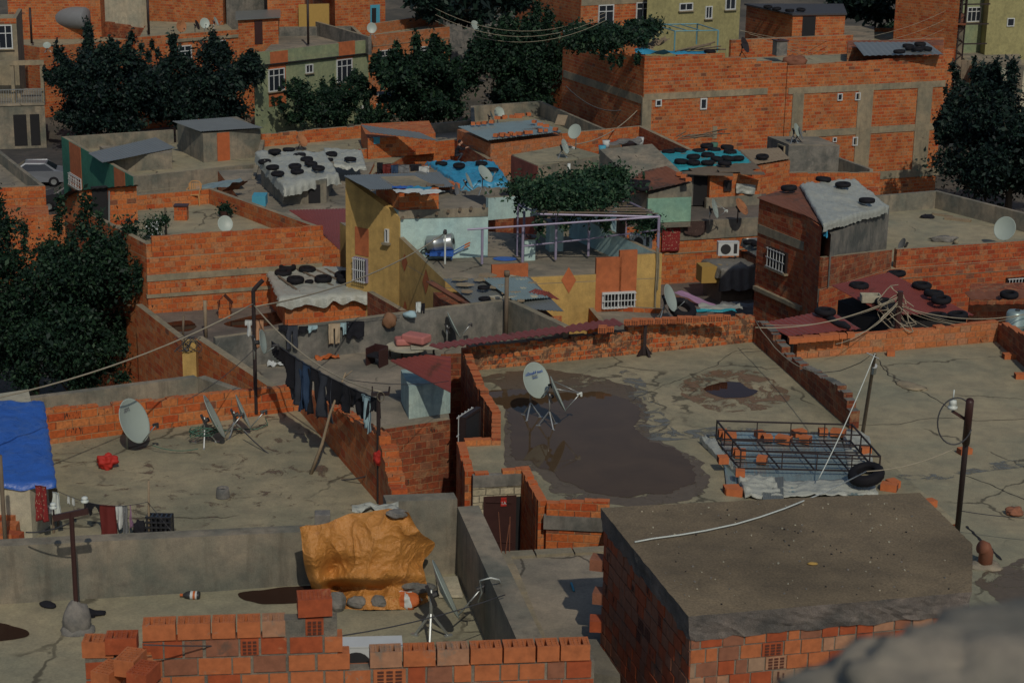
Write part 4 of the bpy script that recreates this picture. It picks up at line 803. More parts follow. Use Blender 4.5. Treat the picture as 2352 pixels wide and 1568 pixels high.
# ---------------------------------------------------------------- E: near brick hut with thick rough slab
zS = 12.6; eq = [P(1585, 1413, zS), P(2227, 1357, zS), P(2229, 1250, zS), P(2111, 1132, zS), P(1383, 1166, zS)]
hS = thing('slab_hut', 'near brick hut topped by a thick rough concrete slab', 'house', xy(eq[0], 4))
def slab(pts, z0, z1, mt, me_, name, par):
    import bmesh
    bm = bmesh.new(); vs = [bm.verts.new((p.x, p.y, z1)) for p in pts]; f = bm.faces.new(vs); bmesh.ops.recalc_face_normals(bm, faces=[f])
    if f.normal.z < 0: f.normal_flip()
    bmesh.ops.subdivide_edges(bm, edges=bm.edges[:], cuts=40, use_grid_fill=True); bmesh.ops.triangulate(bm, faces=bm.faces[:]); 
    r = bmesh.ops.extrude_face_region(bm, geom=bm.faces[:]); nv = [v for v in r['geom'] if isinstance(v, bmesh.types.BMVert)]
    for v in nv: v.co.z = z0
    side = [e for e in bm.edges if abs(e.verts[0].co.z - e.verts[1].co.z) > .05]; bmesh.ops.subdivide_edges(bm, edges=side, cuts=5)
    bm.normal_update(); cc = sum((v.co for v in bm.verts), V()) / len(bm.verts); edge = set()
    for v in bm.verts:
        if v.is_boundary or any(abs(fc.normal.z) < .5 for fc in v.link_faces): edge.add(v)
    for v in edge:
        p = v.co; k = noise.noise(p * 7) * .03 + noise.noise(p * 19) * .018; o = V((p.x - cc.x, p.y - cc.y, 0)).normalized()
        low = (z1 - p.z) / (z1 - z0); v.co += o * (k * (.35 + low) + .03 - .05 * low) + V((0, 0, (noise.noise(p * 5) * .05 - .02) * (1 if low > .9 else 0) + noise.noise(p * 9) * .006))
    for v in bm.verts:
        if v not in edge and v.co.z > z1 - .01: v.co.z += noise.noise(v.co * 1.5) * .012 + noise.noise(v.co * 8) * .004
    bmesh.ops.recalc_face_normals(bm, faces=bm.faces[:])
    me = bpy.data.meshes.new(name); bm.to_mesh(me); bm.free(); me.materials.append(K[mt]); me.materials.append(K[me_])
    me.polygons.foreach_set('material_index', [0 if p.normal.z > .6 else 1 for p in me.polygons])
    o = bpy.data.objects.new(name, me); C.objects.link(o); o.parent = par; o.matrix_parent_inverse = Matrix.Translation(-W0(par)); return o
slab([eq[0], eq[1], eq[2], eq[3], eq[4]], zS - .32, zS, 'slab', 'slabe', 'roof', hS)
# real brick masonry for the near walls
def masonry(A, B, z0, z1, mats, name, par, bl=.39, bh=.205, th=.19, seed=1, hole=.10, proud=.012, missing=.0, tops=None, joint=.02, topholes=False):
    rnd = random.Random(seed); d = V((B.x - A.x, B.y - A.y, 0)); L = d.length; d.normalize(); n = V((d.y, -d.x, 0)); rz = math.atan2(d.y, d.x); mb = MB(); rows = int(round((z1 - z0) / (bh + joint))); mo = MB()
    for r in range(rows):
        u = -rnd.uniform(0, bl) if r % 2 else -rnd.uniform(0, .1)
        zc = z0 + (r + .5) * (bh + joint)
        while u < L:
            l_ = bl * rnd.choice((1, 1, 1, .55, .8)); a = max(u, 0); b = min(u + l_, L)
            if tops and zc + bh / 2 > tops((a + b) / 2) + .05: u += l_ + joint; continue
            if b - a > .06 and rnd.random() > missing:
                c = A + d * ((a + b) / 2) - n * (th / 2 - rnd.uniform(0, proud)); c.z = zc + rnd.uniform(-.004, .004)
                end = rnd.random() < hole * .5; mi = rnd.choice((0, 0, 1, 1, 2, 3, 4, 4))
                if end:      # end-on block: cell mouths are flat plates in hole-shade clay
                    s_ = .16; mb.box(c, b - a, th, bh - rnd.uniform(0, .008), mi, rz)
                    for i in range(3):
                        for j in range(4):
                            cc = A + d * ((a + b) / 2 + (i - 1) * (b - a) * .28) + n * (proud + .002); cc.z = zc + (j - 1.5) * bh * .22; mb.box(cc, (b - a) * .2, .006, bh * .15, 5, rz)
                else:
                    mb.box(c, b - a - rnd.uniform(0, .012), th, bh - rnd.uniform(0, .012), mi, rz, rnd.uniform(-.008, .008), rnd.uniform(-.006, .006))
                    if rnd.random() < hole:
                        for j in range(rnd.choice((1, 2, 3))):
                            cc = A + d * (a + (b - a) * rnd.uniform(.2, .8)) + n * (proud + .003); cc.z = zc + rnd.uniform(-.3, .3) * bh; mb.box(cc, rnd.uniform(.015, .03), .004, rnd.uniform(.05, .12), 5, rz)
            u += l_ + joint * rnd.uniform(.6, 1.6)
    mb_ = mb.build('brickwork', mats, par)
    bv = mb_.modifiers.new('bevel', 'BEVEL'); bv.width = .007; bv.segments = 2; bv.limit_method = 'ANGLE'
    # mortar core, slightly behind the faces
    o = V((0, 0, 0)); c0 = A - n * .013; c1_ = B - n * .013; k = max(1, int(L / .2))
    for i in range(k):
        a, b = c0.lerp(c1_, i / k), c0.lerp(c1_, (i + 1) / k); t = z1 if not tops else min(z1, math.floor((tops(L * (i + .5) / k) - z0) / (bh + joint) + .01) * (bh + joint) + z0)
        w_ = -n * (th - .05); mo.prism([(a.x, a.y), (b.x, b.y), (b.x + w_.x, b.y + w_.y), (a.x + w_.x, a.y + w_.y)], z0, t - .012, 0)
    mo.build('mortar', ['mort'], par)
    return mb_
K['mort'] = m_conc('mortar_grey', (.21, .18, .14), .3, 6, .3, speck=.5, bumps=1)
def claymat(name, c, r=None, rm=.4): K[name] = m_plain(name, c, .9, 0, .5, 9, .5, rust=r, ramt=rm)
claymat('clay_orange', (.42, .13, .045), (.28, .19, .13), .42); claymat('clay_red', (.33, .07, .022), (.42, .16, .07), .4); claymat('clay_pale', (.36, .185, .105), (.24, .17, .12), .46); claymat('clay_tan', (.30, .19, .12), (.38, .15, .07), .4); claymat('clay_dull', (.25, .10, .055), (.14, .08, .055), .45)
BM = ['clay_orange', 'clay_red', 'clay_pale', 'clay_tan', 'clay_dull', 'clayd']
BM2 = ['clay_orange', 'clay_red', 'clay_red', 'clay_orange', 'clay_dull', 'clayd']
BM3 = ['clay_dull', 'clay_red', 'clay_dull', 'clay_red', 'clay_dull', 'clayd']
sE = [xy(eq[0], 0) + V((.03, .04, 0)), xy(eq[1], 0) + V((-.02, .05, 0)), xy(eq[3], 0) + V((-.05, -.1, 0)), xy(eq[4], 0) + V((.04, -.05, 0))]
masonry(sE[0], sE[1], 9.6, zS - .30, BM, 'brickwork', hS, .275, .18, seed=3, hole=.10, joint=.014)
masonry(sE[3], sE[0], 8.6, zS - .30, BM3, 'brickwork', hS, .27, .18, seed=4, hole=.06, joint=.014)
mb = MB(); i0 = [sE[0] + V((.2, .2, 0)), sE[1] + V((-.2, .2, 0)), sE[2], sE[3] + V((.2, 0, 0))]; mb.prism([(p.x, p.y) for p in i0], 4, zS - .33, 0); mb.build('wall', ['brickd'], hS)
# ragged toothing bricks along the far edge of the shaded side
rnd = random.Random(5)
for i in range(6):
    z = 9.6 + i * .42 + rnd.uniform(-.08, .08); mb = MB(); mb.box(sE[3] + V((-.03 + rnd.uniform(-.05, .02), .1, z)), .2, .26, .17, rnd.choice((0, 1)), rnd.uniform(-.3, .3)); mb.build('projecting_brick', ['clay_red', 'clay_dull'], hS)
# ---------------------------------------------------------------- F: front brick wall, bottom edge
fz = 12.9
F0, F1_, F2_ = P(325, 1438, fz), P(765, 1414, fz), P(1367, 1478, 12.47)
fdv = (F2_ - F0); fA = xy(F0, 0); fB = xy(F2_, 0); fL = (fB - fA).length; xs = (xy(F1_, 0) - fA).length
wF = thing('brick_wall', 'unfinished hollow brick wall along the bottom edge, stepped at the top', 'wall', xy((fA + fB) / 2, 9))
masonry(fA, fB, 10.45, 12.93, BM2, 'brickwork', wF, .385, .205, .22, seed=8, hole=.14, tops=lambda u: 12.27 if u > xs else 12.94 if u > xs - .5 else 12.71)
# hollow block with open cells on top
def hollow(mb, c, l, w_, h, rz, mi=0, nx=6, ny=4, big=True, mh=1):
    """block standing with its cells upwards: shell, cross walls and dark wells"""
    m = Matrix.Translation(V(c)) @ Matrix.Rotation(rz, 4, 'Z'); t = .012
    def bx(x0, x1, y0, y1, z0, z1, k):
        vs = [m @ V((x, y, z)) for z in (z0, z1) for y in (y0, y1) for x in (x0, x1)]
        mb.add(vs, [(0, 2, 3, 1), (4, 5, 7, 6), (0, 1, 5, 4), (2, 6, 7, 3), (0, 4, 6, 2), (1, 3, 7, 5)], k)
    bx(-l / 2, l / 2, -w_ / 2, w_ / 2, -h / 2, h / 2 - .13, mi)
    for s in (-1, 1): bx(-l / 2, l / 2, s * (w_ / 2 - t) - t, s * (w_ / 2 - t) + t, h / 2 - .1299, h / 2, mi)
    xs_ = [-l / 2 + t + (l - 2 * t) * i / nx for i in range(nx + 1)]
    for x in xs_: bx(x - t * .9, x + t * .9, -w_ / 2 + 2 * t, w_ / 2 - 2 * t, h / 2 - .1299, h / 2 - .001, mi)
    for j in range(1, ny):
        y = -w_ / 2 + w_ * j / ny
        for i in range(nx):
            if big and i in (1, 4) and 0 < j < ny: continue
            bx(xs_[i] + t, xs_[i + 1] - t, y - t * .7, y + t * .7, h / 2 - .1299, h / 2 - .002, mi)
    bx(-l / 2 + 2 * t, l / 2 - 2 * t, -w_ / 2 + 2 * t, w_ / 2 - 2 * t, h / 2 - .1298, h / 2 - .12, mh)
fd = (fB - fA).normalized(); fn_ = V((fd.y, -fd.x, 0)); frz = math.atan2(fd.y, fd.x)
def topblocks(u0, u1, z, seed, nm='open_block'):
    rnd = random.Random(seed); u = u0; mb = MB()
    while u < u1 - .1:
        l_ = min(rnd.choice((.39, .39, .39, .28)), u1 - u)
        if rnd.random() > (.0 if z > 12.6 else .1): hollow(mb, fA + fd * (u + l_ / 2) - fn_ * .12 + V((0, 0, z + .1)), l_ - .012, .24, .2, frz + rnd.uniform(-.02, .02), rnd.choice((0, 0, 2)), 6 if l_ > .3 else 4)
        u += l_ + .01
    return mb.build(nm, ['clay_orange', 'clayd', 'clay_pale'], wF)
topblocks(0.0, xs - .5, 12.71, 1); topblocks(xs + .02, fL - .05, 12.26, 2)
mb = MB(); hollow(mb, fA + fd * (xs - .22) - fn_ * .14 + V((0, 0, 13.06)), .40, .3, .22, frz + .05, 0, 8, 6, False); mb.build('open_block', ['clay_red', 'clayd'], wF)
# return pier nearer, bottom left
n0 = P(193, 1480, 12.75); n1 = P(335, 1472, 12.75)
wP = thing('brick_pier', 'hollow brick pier in the bottom left corner with open cells on top', 'wall', xy(n0, 9))
masonry(xy(n0, 0), xy(n1, 0), 10.95, 12.56, BM2, 'brickwork', wP, .3, .205, .3, seed=12, hole=.15)
for i, (px_, py_, zz_, rz_) in enumerate(((228, 1482, 12.66, .05), (280, 1474, 12.72, .1), (300, 1520, 12.75, 1.35), (330, 1550, 12.75, 1.3), (250, 1548, 12.6, 1.2))):
    mb = MB(); hollow(mb, P(px_, py_, zz_), .36, .24, .2, rz_, i % 2 * 2, 6, 4); mb.build('open_block', ['clay_orange', 'clayd', 'clay_red'], wP)
mb = MB(); mb.prism([(p.x, p.y) for p in (P(290, 1530, 12.64), P(392, 1600, 12.64), P(345, 1490, 12.64), P(275, 1490, 12.64))], 9, 12.6, 0); mb.build('wall', ['brickn'], wP)
# ================================================================= PROPS
PR = {}
def proto(o): PR[o.name] = o; return o
# ---------------------------------------------------------------- tyres
def make_tyre():
    mb = MB(); prof = []
    for i in range(17):
        a = 2 * math.pi * i / 16; ca, sa = math.cos(a), math.sin(a); k = .9
        r = .225 + .095 * (abs(ca) ** k) * (1 if ca > 0 else -1); z = .095 * (abs(sa) ** .75) * (1 if sa > 0 else -1) + .095
        if abs(ca) < .98 or ca > 0: prof.append((max(r, .155), z))
    n = 40; vs = []; fs = []
    for j, (r, z) in enumerate(prof):
        for k in range(n):
            rr = r - (.012 if (k % 2 and r > .28) else 0); a = 2 * math.pi * k / n; vs.append((rr * math.cos(a), rr * math.sin(a), z))
    for i in range(len(prof) - 1):
        for k in range(n): fs.append((i * n + k, i * n + (k + 1) % n, (i + 1) * n + (k + 1) % n, (i + 1) * n + k))
    mb.add(vs, fs); return mb.build('tyre', ['rubber'], None, True)
TY = []
def tyre(p, z, s=1., rx=0., ry=0.):
    o = make_tyre() if not TY else TY[0].copy()
    if TY: C.objects.link(o)
    TY.append(o); c = G(p, z + .09); o.location = c - V((0, 0, .09)); o.rotation_euler = (rx + random.uniform(-.09, .09), ry + random.uniform(-.09, .09), random.uniform(0, 6)); o.scale = (s, s, s * random.uniform(.9, 1.1)); o['category'] = 'tyre'; return o
def tyres(fmt, grp, pts, z, s=1., **k):
    os_ = [tyre(p[:2], (p[2] if len(p) > 2 else z), s, **k) for p in pts]
    for o in os_: o['group'] = grp
    ordered(os_, fmt); return os_
# ---------------------------------------------------------------- dishes
def dish(px, d_or_z, r, az, el, foot, label, mat='dish', arm=1, tripod=True, roll=0, deep=.17, lnb=True, trip=0):
    """px: picture point of the bowl's centre; d_or_z: its height; foot: height of what it stands on; az 0 = towards camera, 90 = towards +x"""
    c = G(px, d_or_z); f = V((math.sin(R(az)) * math.cos(R(el)), -math.cos(R(az)) * math.cos(R(el)), math.sin(R(el))))
    x = f.cross(V((0, 0, 1))).normalized(); y = x.cross(f) * -1; y = f.cross(x) * -1 if False else x.cross(f).normalized()
    if y.z < 0: y = -y
    t = thing('satellite_dish', label, 'satellite dish', (c.x, c.y, foot), 'satellite dishes on the roofs')
    m = Matrix((x, y, f)).transposed().to_4x4(); m.translation = c; m = m @ Matrix.Rotation(R(roll), 4, 'Z') @ Matrix.Diagonal((.93, 1.03, 1, 1))
    mb = MB(); prof = [(0.001, 0)] + [(r * k, deep * r * k * k) for k in (.2, .4, .6, .8, .94)] + [(r, deep * r), (r * 1.015, deep * r * .9), (r * .96, deep * r * .75), (r * .5, deep * r * .1), (.001, -.02)]
    mb.lathe(prof, 32, 0, m); rf = mb.build('reflector', [mat], t, True)
    mb = MB(); mb.tube([c - f * .05, c - f * .16], .05, 8); back = c - f * .16; mb.bar(back - y * .16, back + y * .16, .1, .05, 0, f); mb.build('bracket', ['lnb'], t)
    base = V((back.x, back.y, foot)); mtop = V((back.x, back.y, back.z + .1))
    mb = MB(); zz = foot + (.35 if tripod else 0); mb.tube([mtop, base + V((0, 0, .0 if not tripod else .3))], .025, 8); mb.build('mast', ['steel' if mat == 'dish' else 'iron'], t, True)
    if tripod:
        for k in range(3):
            a = k * 2.094 + trip; mb = MB(); mb.tube([base + V((0, 0, min(.42, (c.z - foot) * .6))), base + V((.28 * math.cos(a), .28 * math.sin(a), .01))], .02, 6); mb.box(base + V((.28 * math.cos(a), .28 * math.sin(a), .012)), .12, .05, .024, 0, a); mb.build('leg', ['steel' if mat == 'dish' else 'iron'], t)
    if arm:
        tip = c + f * (r * 1.25) - y * r * .45
        mb = MB(); mb.tube([c - y * r * 1.0 + f * deep * r, tip], .014, 6)
        if arm == 3:
            for s in (-1, 1): mb.tube([c + x * s * r * .7 + y * r * .55 + f * deep * r, tip], .009, 5)
        mb.build('arm', ['steel'], t, True)
        if lnb: mb = MB(); mb.tube([tip + f * .05, tip - f * .02, tip - f * .09], [.022, .03, .034], 8); mb.box(tip + f * .03 - V((0, 0, .05)), .05, .05, .09); mb.build('receiver', ['pvc' if arm == 3 else 'lnb'], t)
    return t, c, x, y, f
dA_ = dish(Q(2, 0, 1118, 775), 9.45, .48, 65, 24, 8.8, 'large round white dish facing right, leftmost on the near terrace with the red bag', tripod=False)
text('STEL', dA_[1] + dA_[3] * .28 + dA_[2] * .08 + dA_[4] * .055, dA_[2] * 1, dA_[3], .10, 'cgrey', 'lettering', dA_[0])
dish(Q(2, 0, 1790, 745), 9.4, .5, 100, 25, 8.8, 'white dish seen edge-on with green wires round its tripod, against the brick wall', trip=.6)
dish(Q(2, 0, 2040, 700), 9.3, .4, 102, 22, 8.8, 'smaller white dish seen edge-on, right of the other edge-on dish by the brick wall', trip=.3)
dC_ = dish(Q(2, 2, 295, 428), 8.05, .46, 42, 24, 7.0, 'round white dish with blue lettering standing in the roof puddle', trip=.2)
zz_ = dC_
for s_, dy, sz, mt in (('Next NextStar', .2, .115, 'bluec'), ('SYSTEMS', .12, .05, 'cgrey'), ('COMPANY', .07, .04, 'bluec')):
    text(s_, dC_[1] + dC_[3] * dy + dC_[4] * .05, dC_[2], dC_[3], sz, mt, 'lettering', dC_[0])
dish(Q(2, 2, 470, 550), 7.85, .48, 94, 24, 7.0, 'white dish with three-legged feed arm, turned sideways in the roof puddle', arm=3, trip=.9)
dish(Q(3, 1, 1622, 790), 11.35, .45, 99, 24, zA, 'near white dish seen edge-on beside the beige board on the concrete terrace', trip=.5)
dish(Q(1, 1, 1712, 1365), 7.55, .42, 98, 26, 7.0, 'white dish seen edge-on against the rough grey wall of the laundry terrace', tripod=False)
dp_ = dish(Q(2, 0, 2215, 100), 11.0, .26, 84, 10, 10.6, 'small oval dish fixed to the tall dark pole beside hanging laundry', tripod=False)
dish(Q(1, 0, 1908, 500), 7.85, .29, 20, 25, 7.5, 'white dish leaning on the parapet of the plastic chair roof', arm=0, tripod=False)
dish(Q(1, 3, 2172, 540), 6.75, .46, -32, 18, 6.0, 'white dish at the right edge tilting left over the wide grey roof', arm=0, roll=8, tripod=False)
dish(Q(1, 3, 1302, 672), 6.3, .24, -75, 25, 6.0, 'small dark-backed dish on the parapet edge of the right grey roof', mat='cgrey', arm=0, tripod=False)
dish(Q(1, 1, 1990, 82), 6.9, .44, 62, 42, 6.0, 'large tilted cream dish with bulky dark mount in front of the blue tarp', roll=20, tripod=True)
dish(Q(1, 1, 1850, 140), 6.4, .38, 86, 25, 6.0, 'narrow edge-on dish left of the large tilted dish by the blue tarp')
dish(Q(1, 1, 1745, 215), 9.35, .24, 75, 12, 9.0, 'small mesh dish with iron tripod above the pale blue wall', mat='cgrey')
dish(Q(1, 1, 1450, 128), 9.45, .36, 170, 30, 9.0, 'dish seen from behind lying over the rubbish on the ochre house roof', mat='cgrey', arm=0)
dish(Q(0, 2, 635, 1117), 7.3, .36, -28, 22, 6.4, 'cream dish facing left above the bare grey roof', arm=0, roll=14, tripod=False)
dish(Q(0, 2, 545, 1245), 6.95, .36, 66, 22, 6.4, 'grey dish with three arms standing on the bare grey roof', arm=3)
dish(Q(0, 1, 2110, 960), 5.2, .36, 30, 20, 4.3, 'white dish standing inside the grey parapets behind the bricks on a sheet roof', arm=0)
dish(Q(0, 1, 2045, 985), 4.9, .3, 85, 20, 4.3, 'edge-on white dish left of the one inside the grey parapets', arm=0)
dish(Q(0, 3, 400, 1105), 6.3, .36, 62, 20, 5.6, 'white dish on top of the mottled grey hut', arm=1)
dish(Q(0, 3, 432, 1130), 6.1, .34, 78, 20, 5.6, 'shaded dish close behind the white one on the mottled grey hut', mat='cgrey', arm=0)  # grey in place of white puts the shade into this dish's colour
dish(Q(0, 1, 1032, 240), 6.9, .38, 8, 14, 6.2, 'white dish with blue print on the corner between sage and brick houses', arm=0)
dish(Q(0, 0, 1535, 225), 6.9, .42, 35, 10, 5.4, 'rusty orange dish on the upper left terrace', mat='dishr', arm=1)
dish(Q(0, 0, 1735, 200), 7.0, .38, 20, 18, 5.4, 'white dish right of the rusty orange one on the upper left terrace')
dish(Q(0, 0, 1668, 215), 6.9, .36, 80, 20, 5.4, 'dark edge-on dish between the rusty and the white dish', mat='iron', arm=0)
dish(Q(0, 0, 1828, 185), 7.0, .36, 84, 25, 5.4, 'edge-on pale dish rightmost on the upper left terrace')
dish(Q(0, 1, 1915, 228), 6.3, .5, 48, 35, 4.5, 'large pale dish in front of the dark trees at the top centre', roll=-20, tripod=False)
dish(Q(0, 2, 2070, 385), 8.4, .5, 60, 25, 7.6, 'dark brown dish on the roof junction of the large brick houses', mat='iron', arm=0)
dish(Q(1, 2, 1812, 372), 6.0, .42, 72, 18, 5.3, 'white dish left on the dark terrace beside the mint green wall', arm=3, tripod=False)
dish(Q(1, 2, 2042, 358), 6.0, .40, 58, 38, 5.3, 'rusty dish right on the dark terrace beside the mint green wall', mat='dishr', roll=20, arm=0, tripod=False)
dish(Q(1, 2, 1430, 1130), 7.3, .44, 66, 22, 6.6, 'grey-white dish in front of a big tyre behind the hollow brick wall')
dish(Q(0, 1, 435, 1195), 5.1, .38, 50, 40, 4.6, 'rust brown dish right of the plastered hut with orange door', mat='dishr', roll=25, arm=0)
dish(Q(0, 0, 398, 388), 5.6, .3, 10, 50, 5.1, 'tiny pale dish on the roof left of the upper left tree', arm=0)
# ---------------------------------------------------------------- loose bricks
def make_brick():
    mb = MB(); l, w_, h = .19, .19, .13; mb.box((0, 0, h / 2), l, w_, h)
    for s in (-1, 1):
        for i in range(3):
            for j in range(3): mb.box((s * (l / 2 + .0015), (i - 1) * .056, .022 + j * .042), .003, .04, .027, 1)
    return mb.build('loose_brick', ['clay', 'clayd'])
BK = []
def bricks(fmt, grp, pts, z, s=1., stack=False, rz=None):
    os_ = []
    for i, p in enumerate(pts):
        o = make_brick() if not BK else BK[0].copy()
        if BK: C.objects.link(o)
        BK.append(o); c = G(p[:2], (p[2] if len(p) > 2 else z)); o.location = c; o.rotation_euler = (random.uniform(-.04, .04), 0, (random.uniform(-.5, .5) if rz is None else rz + random.uniform(-.1, .1))); k = s * random.uniform(.9, 1.1); o.scale = (k * random.choice((1, 1, 1.5)), k, k)
        o['category'] = 'brick'; o['group'] = grp; os_.append(o)
    ordered(os_, fmt); return os_
# ---------------------------------------------------------------- tyres on roofs
qf = lambda r, c, L: [Q(r, c, *p) for p in L]
z10s = zs10
tq_ = [P(661, 432, z10s), P(773, 408, z10s), P(752, 362, z10s + .35), P(598, 352, z10s + .35)]
tq_[0] = P(640, 424, z10s); tw_ = tarp([P(655, 428, z10s), P(775, 404, z10s), P(742, 350, z10s + .2), P(590, 352, z10s + .3)], 'tarpw', 'white_tarp', 'crumpled white tarp weighed down by many tyres on the plastered shed', 'tarp', (.55, .25, .15, .55), .12, .05, seed=1)
tarp([P(755, 380, 5.7), P(836, 385, 5.6), P(826, 345, 5.9), P(748, 342, 5.9)], 'tarpw', 'white_tarp', 'smaller ragged white tarp with tyres right of the big white one', 'tarp', (.25, .2, .1, .1), .08, .05, seed=2, wavy=.9)
tyres('black tyre on the crumpled white tarp roof, {}', 'tyres on the crumpled white tarp', qf(0, 1, [(212, 1312), (330, 1270), (125, 1370), (192, 1418), (235, 1472), (382, 1408), (400, 1452), (422, 1318), (482, 1352), (515, 1388), (578, 1424)]), z10s + .16, .98)
tyre(Q(0, 1, 210, 1282), z10s + .36)['label'] = 'black tyre stacked on another at the back of the white tarp roof'
tyres('black tyre on the ragged smaller white tarp, {} of four', 'tyres on the smaller white tarp', qf(0, 1, [(548, 1305), (655, 1355), (690, 1308), (850, 1348)]), 5.8, .95)
# M5 brick shed with torn white tarp
k5 = [xy(P(655, 752, 5), 0), xy(P(860, 742, 5), 0)]; zz5 = H(k5[0], 684); k5 += [xy(P(800, 624, zz5), 0), xy(P(614, 624, zz5), 0)]
z5 = H(k5[0], 684); s5 = box_house('tyre_shed', 'brick shed under a torn white tarp with planks and black tyres', k5, 4.6, z5, 'brick')
q5 = [xy(k5[0], z5 + .05) + V((-.1, -.12, 0)), xy(k5[1], z5 + .05) + V((.15, -.12, 0)), xy(k5[2], z5 + .15), xy(k5[3], z5 + .15)]
tarp(q5, 'tarpw', 'white_tarp', 'torn white tarp with planks on the brick shed', 'tarp', (.5, .08, .05, .25), .05, .02, seed=5, wavy=.75)
tyres('black tyre on the planked tarp shed before the ochre house, {}', 'tyres on the torn white tarp', qf(1, 1, [(282, 910), (485, 885), (385, 975), (620, 965), (790, 933), (805, 972)]), z5 + .12, .98)
tyre(Q(1, 1, 315, 862), z5 + .2)['label'] = 'black tyre highest at the left back of the planked tarp shed'; tyre(Q(1, 1, 502, 978), z5 + .1, .5)['label'] = 'very small tyre on the planked tarp shed'
pl_ = []
for i, ((x0, y0), (x1, y1)) in enumerate((((240, 940), (420, 1075)), ((380, 870), (700, 1020)), ((545, 880), (850, 1020)), ((640, 880), (900, 1010)), ((820, 920), (1030, 1045)))):
    mb = MB(); mb.bar(P(*Q(1, 1, x0, y0), z5 + .2), P(*Q(1, 1, x1, y1), z5 + .1), .09, .03); pl_.append(tag(mb.build('plank', ['wood']), None, 'plank', 'planks on the torn white tarp'))
for o, n_ in zip(pl_, ('leftmost', 'second from left', 'third from left', 'fourth from left', 'rightmost')): o['label'] = 'grey weathered plank lying on the torn white tarp, ' + n_
mb = MB(); wallgeo(mb, xy(P(934, 712, 6.6), 0), xy(P(856, 668, 6.6), 0), 0, 6.6, 6.6, .2, 0, 1); wq = mb.build('brick_wall', ['brickd', 'beam']); tag(wq, 'low brick wall running from the planked shed to the ochre house foot', 'wall')
# teal tyre roof
zt5b = zt5 + .05
tq2 = [P(1600, 398, zt5b), P(1748, 388, zt5b), P(1700, 345, zt5b + .15), P(1512, 346, zt5b + .15)]
mb = MB(); mb.grid(lambda u, v: lerp4(tq2, u, v) + V((0, 0, .03 * noise.noise(V((u * 9, v * 7, 2))))), 14, 10); rs = mb.build('roof_boards', ['wood'], st)
tarp([P(1560, 388, zt5b + .03), P(1722, 374, zt5b + .03), P(1690, 346, zt5b + .15), P(1512, 350, zt5b + .15)], 'tarpt', 'teal_tarp', 'bright teal sheet weighed down by many tyres on the shed roof', 'tarp', (.1, .1, .05, .1), .05, .03, seed=7)
tyres('black tyre on the bright teal sheet roof, {}', 'tyres on the teal sheet', qf(0, 2, [(1755, 1238), (1925, 1250), (1428, 1287), (1525, 1280), (1685, 1278), (1815, 1270), (1950, 1290), (1640, 1330), (1762, 1312), (1840, 1345), (1930, 1345), (2015, 1342), (1535, 1370), (1640, 1377), (1762, 1377), (1905, 1387)]), zt5b + .1, 1.0)
for i, (x, y, w_, a) in enumerate(((1690, 392, 1.6, .1), (1650, 400, 1.3, -.1), (1728, 398, 1.1, .05), (1600, 398, 1.0, -.3))):
    mb = MB(); mb.box(P(x, y, zt5b + .06), w_, .5, .03, 0, a, .05); tag(mb.build('board', ['wood']), 'weathered board on the front edge of the teal tyre roof, ' + ('middle right', 'middle left', 'rightmost', 'leftmost')[i], 'board', 'boards on the teal roof edge')
tyre(Q(0, 2, 2225, 1328), 6.3)['label'] = 'black tyre on the low plank roof right of the teal sheet'
pr = [P(1735, 378, 6.2), P(1815, 365, 6.2), P(1790, 340, 6.3), P(1700, 345, 6.3)]; pr_ = box_house('plank_lean_to', 'low lean-to with plank roof right of the teal sheet', [xy(p, 0) for p in pr], 4.6, 6.1, 'brick'); corr(*pr, 10, .02, 'woodl', 'roof', None, None, pr_)
# rust roof tyre pile
tyres('black tyre piled on the rusty sheet roof, {}', 'tyres on the rusty sheet', qf(1, 2, [(1055, 160), (1130, 148), (1215, 150), (1078, 200), (1195, 197)]), zz0 + .25, 1.05)
bricks('brick at the broken corner of the rusty sheet roof, {}', 'bricks on the rusty roof', qf(1, 2, [(1560, 110), (1590, 135), (1520, 90)]), zz1 + .2, 1.1)
# M8 white tarp
zw = 8.35
tarp([P(1893, 515, zw + .08), P(2040, 474, zw - .5), P(1960, 412, zw - .1), P(1840, 424, zw + .15)], 'tarpw', 'white_tarp', 'big pale tarp with four tyres over the brick room at right', 'tarp', (.35, .15, .1, .15), .07, .04, seed=11, nu=60, nv=44)
corr(xy(e6, 8.28) + V((.0, -.1, 0)), xy(e7, 8.3) + V((.1, -.1, 0)), P(1850, 424, 8.4), xy(e5, 8.3) + V((-.1, 0, 0)), 6, .02, 'rust', 'roof', None, None, tq)
mb = MB(); mb.grid(lambda u, v: P(1870 + u * 30, 500 + u * 15 + v * (28 + 10 * noise.noise(V((u * 5, 3, 0)))), zw - .1 - v * .5 * .6) + V((0, -.12 - .05 * noise.noise(V((u * 6, v * 4, 1))), 0)), 12, 8); tag(mb.build('blue_sheet', ['tarpc'], None, True), 'scrap of blue sheet under the eave of the pale tarp roof', 'sheet')
tyres('black tyre on the big pale tarp at right, {}', 'tyres on the big pale tarp', [(*Q(1, 3, 340, 197), zw + .1), (*Q(1, 3, 630, 120), zw + .05), (*Q(1, 3, 797, 165), zw + .02), (*Q(1, 3, 1000, 302), zw - .18)], zw, .98)
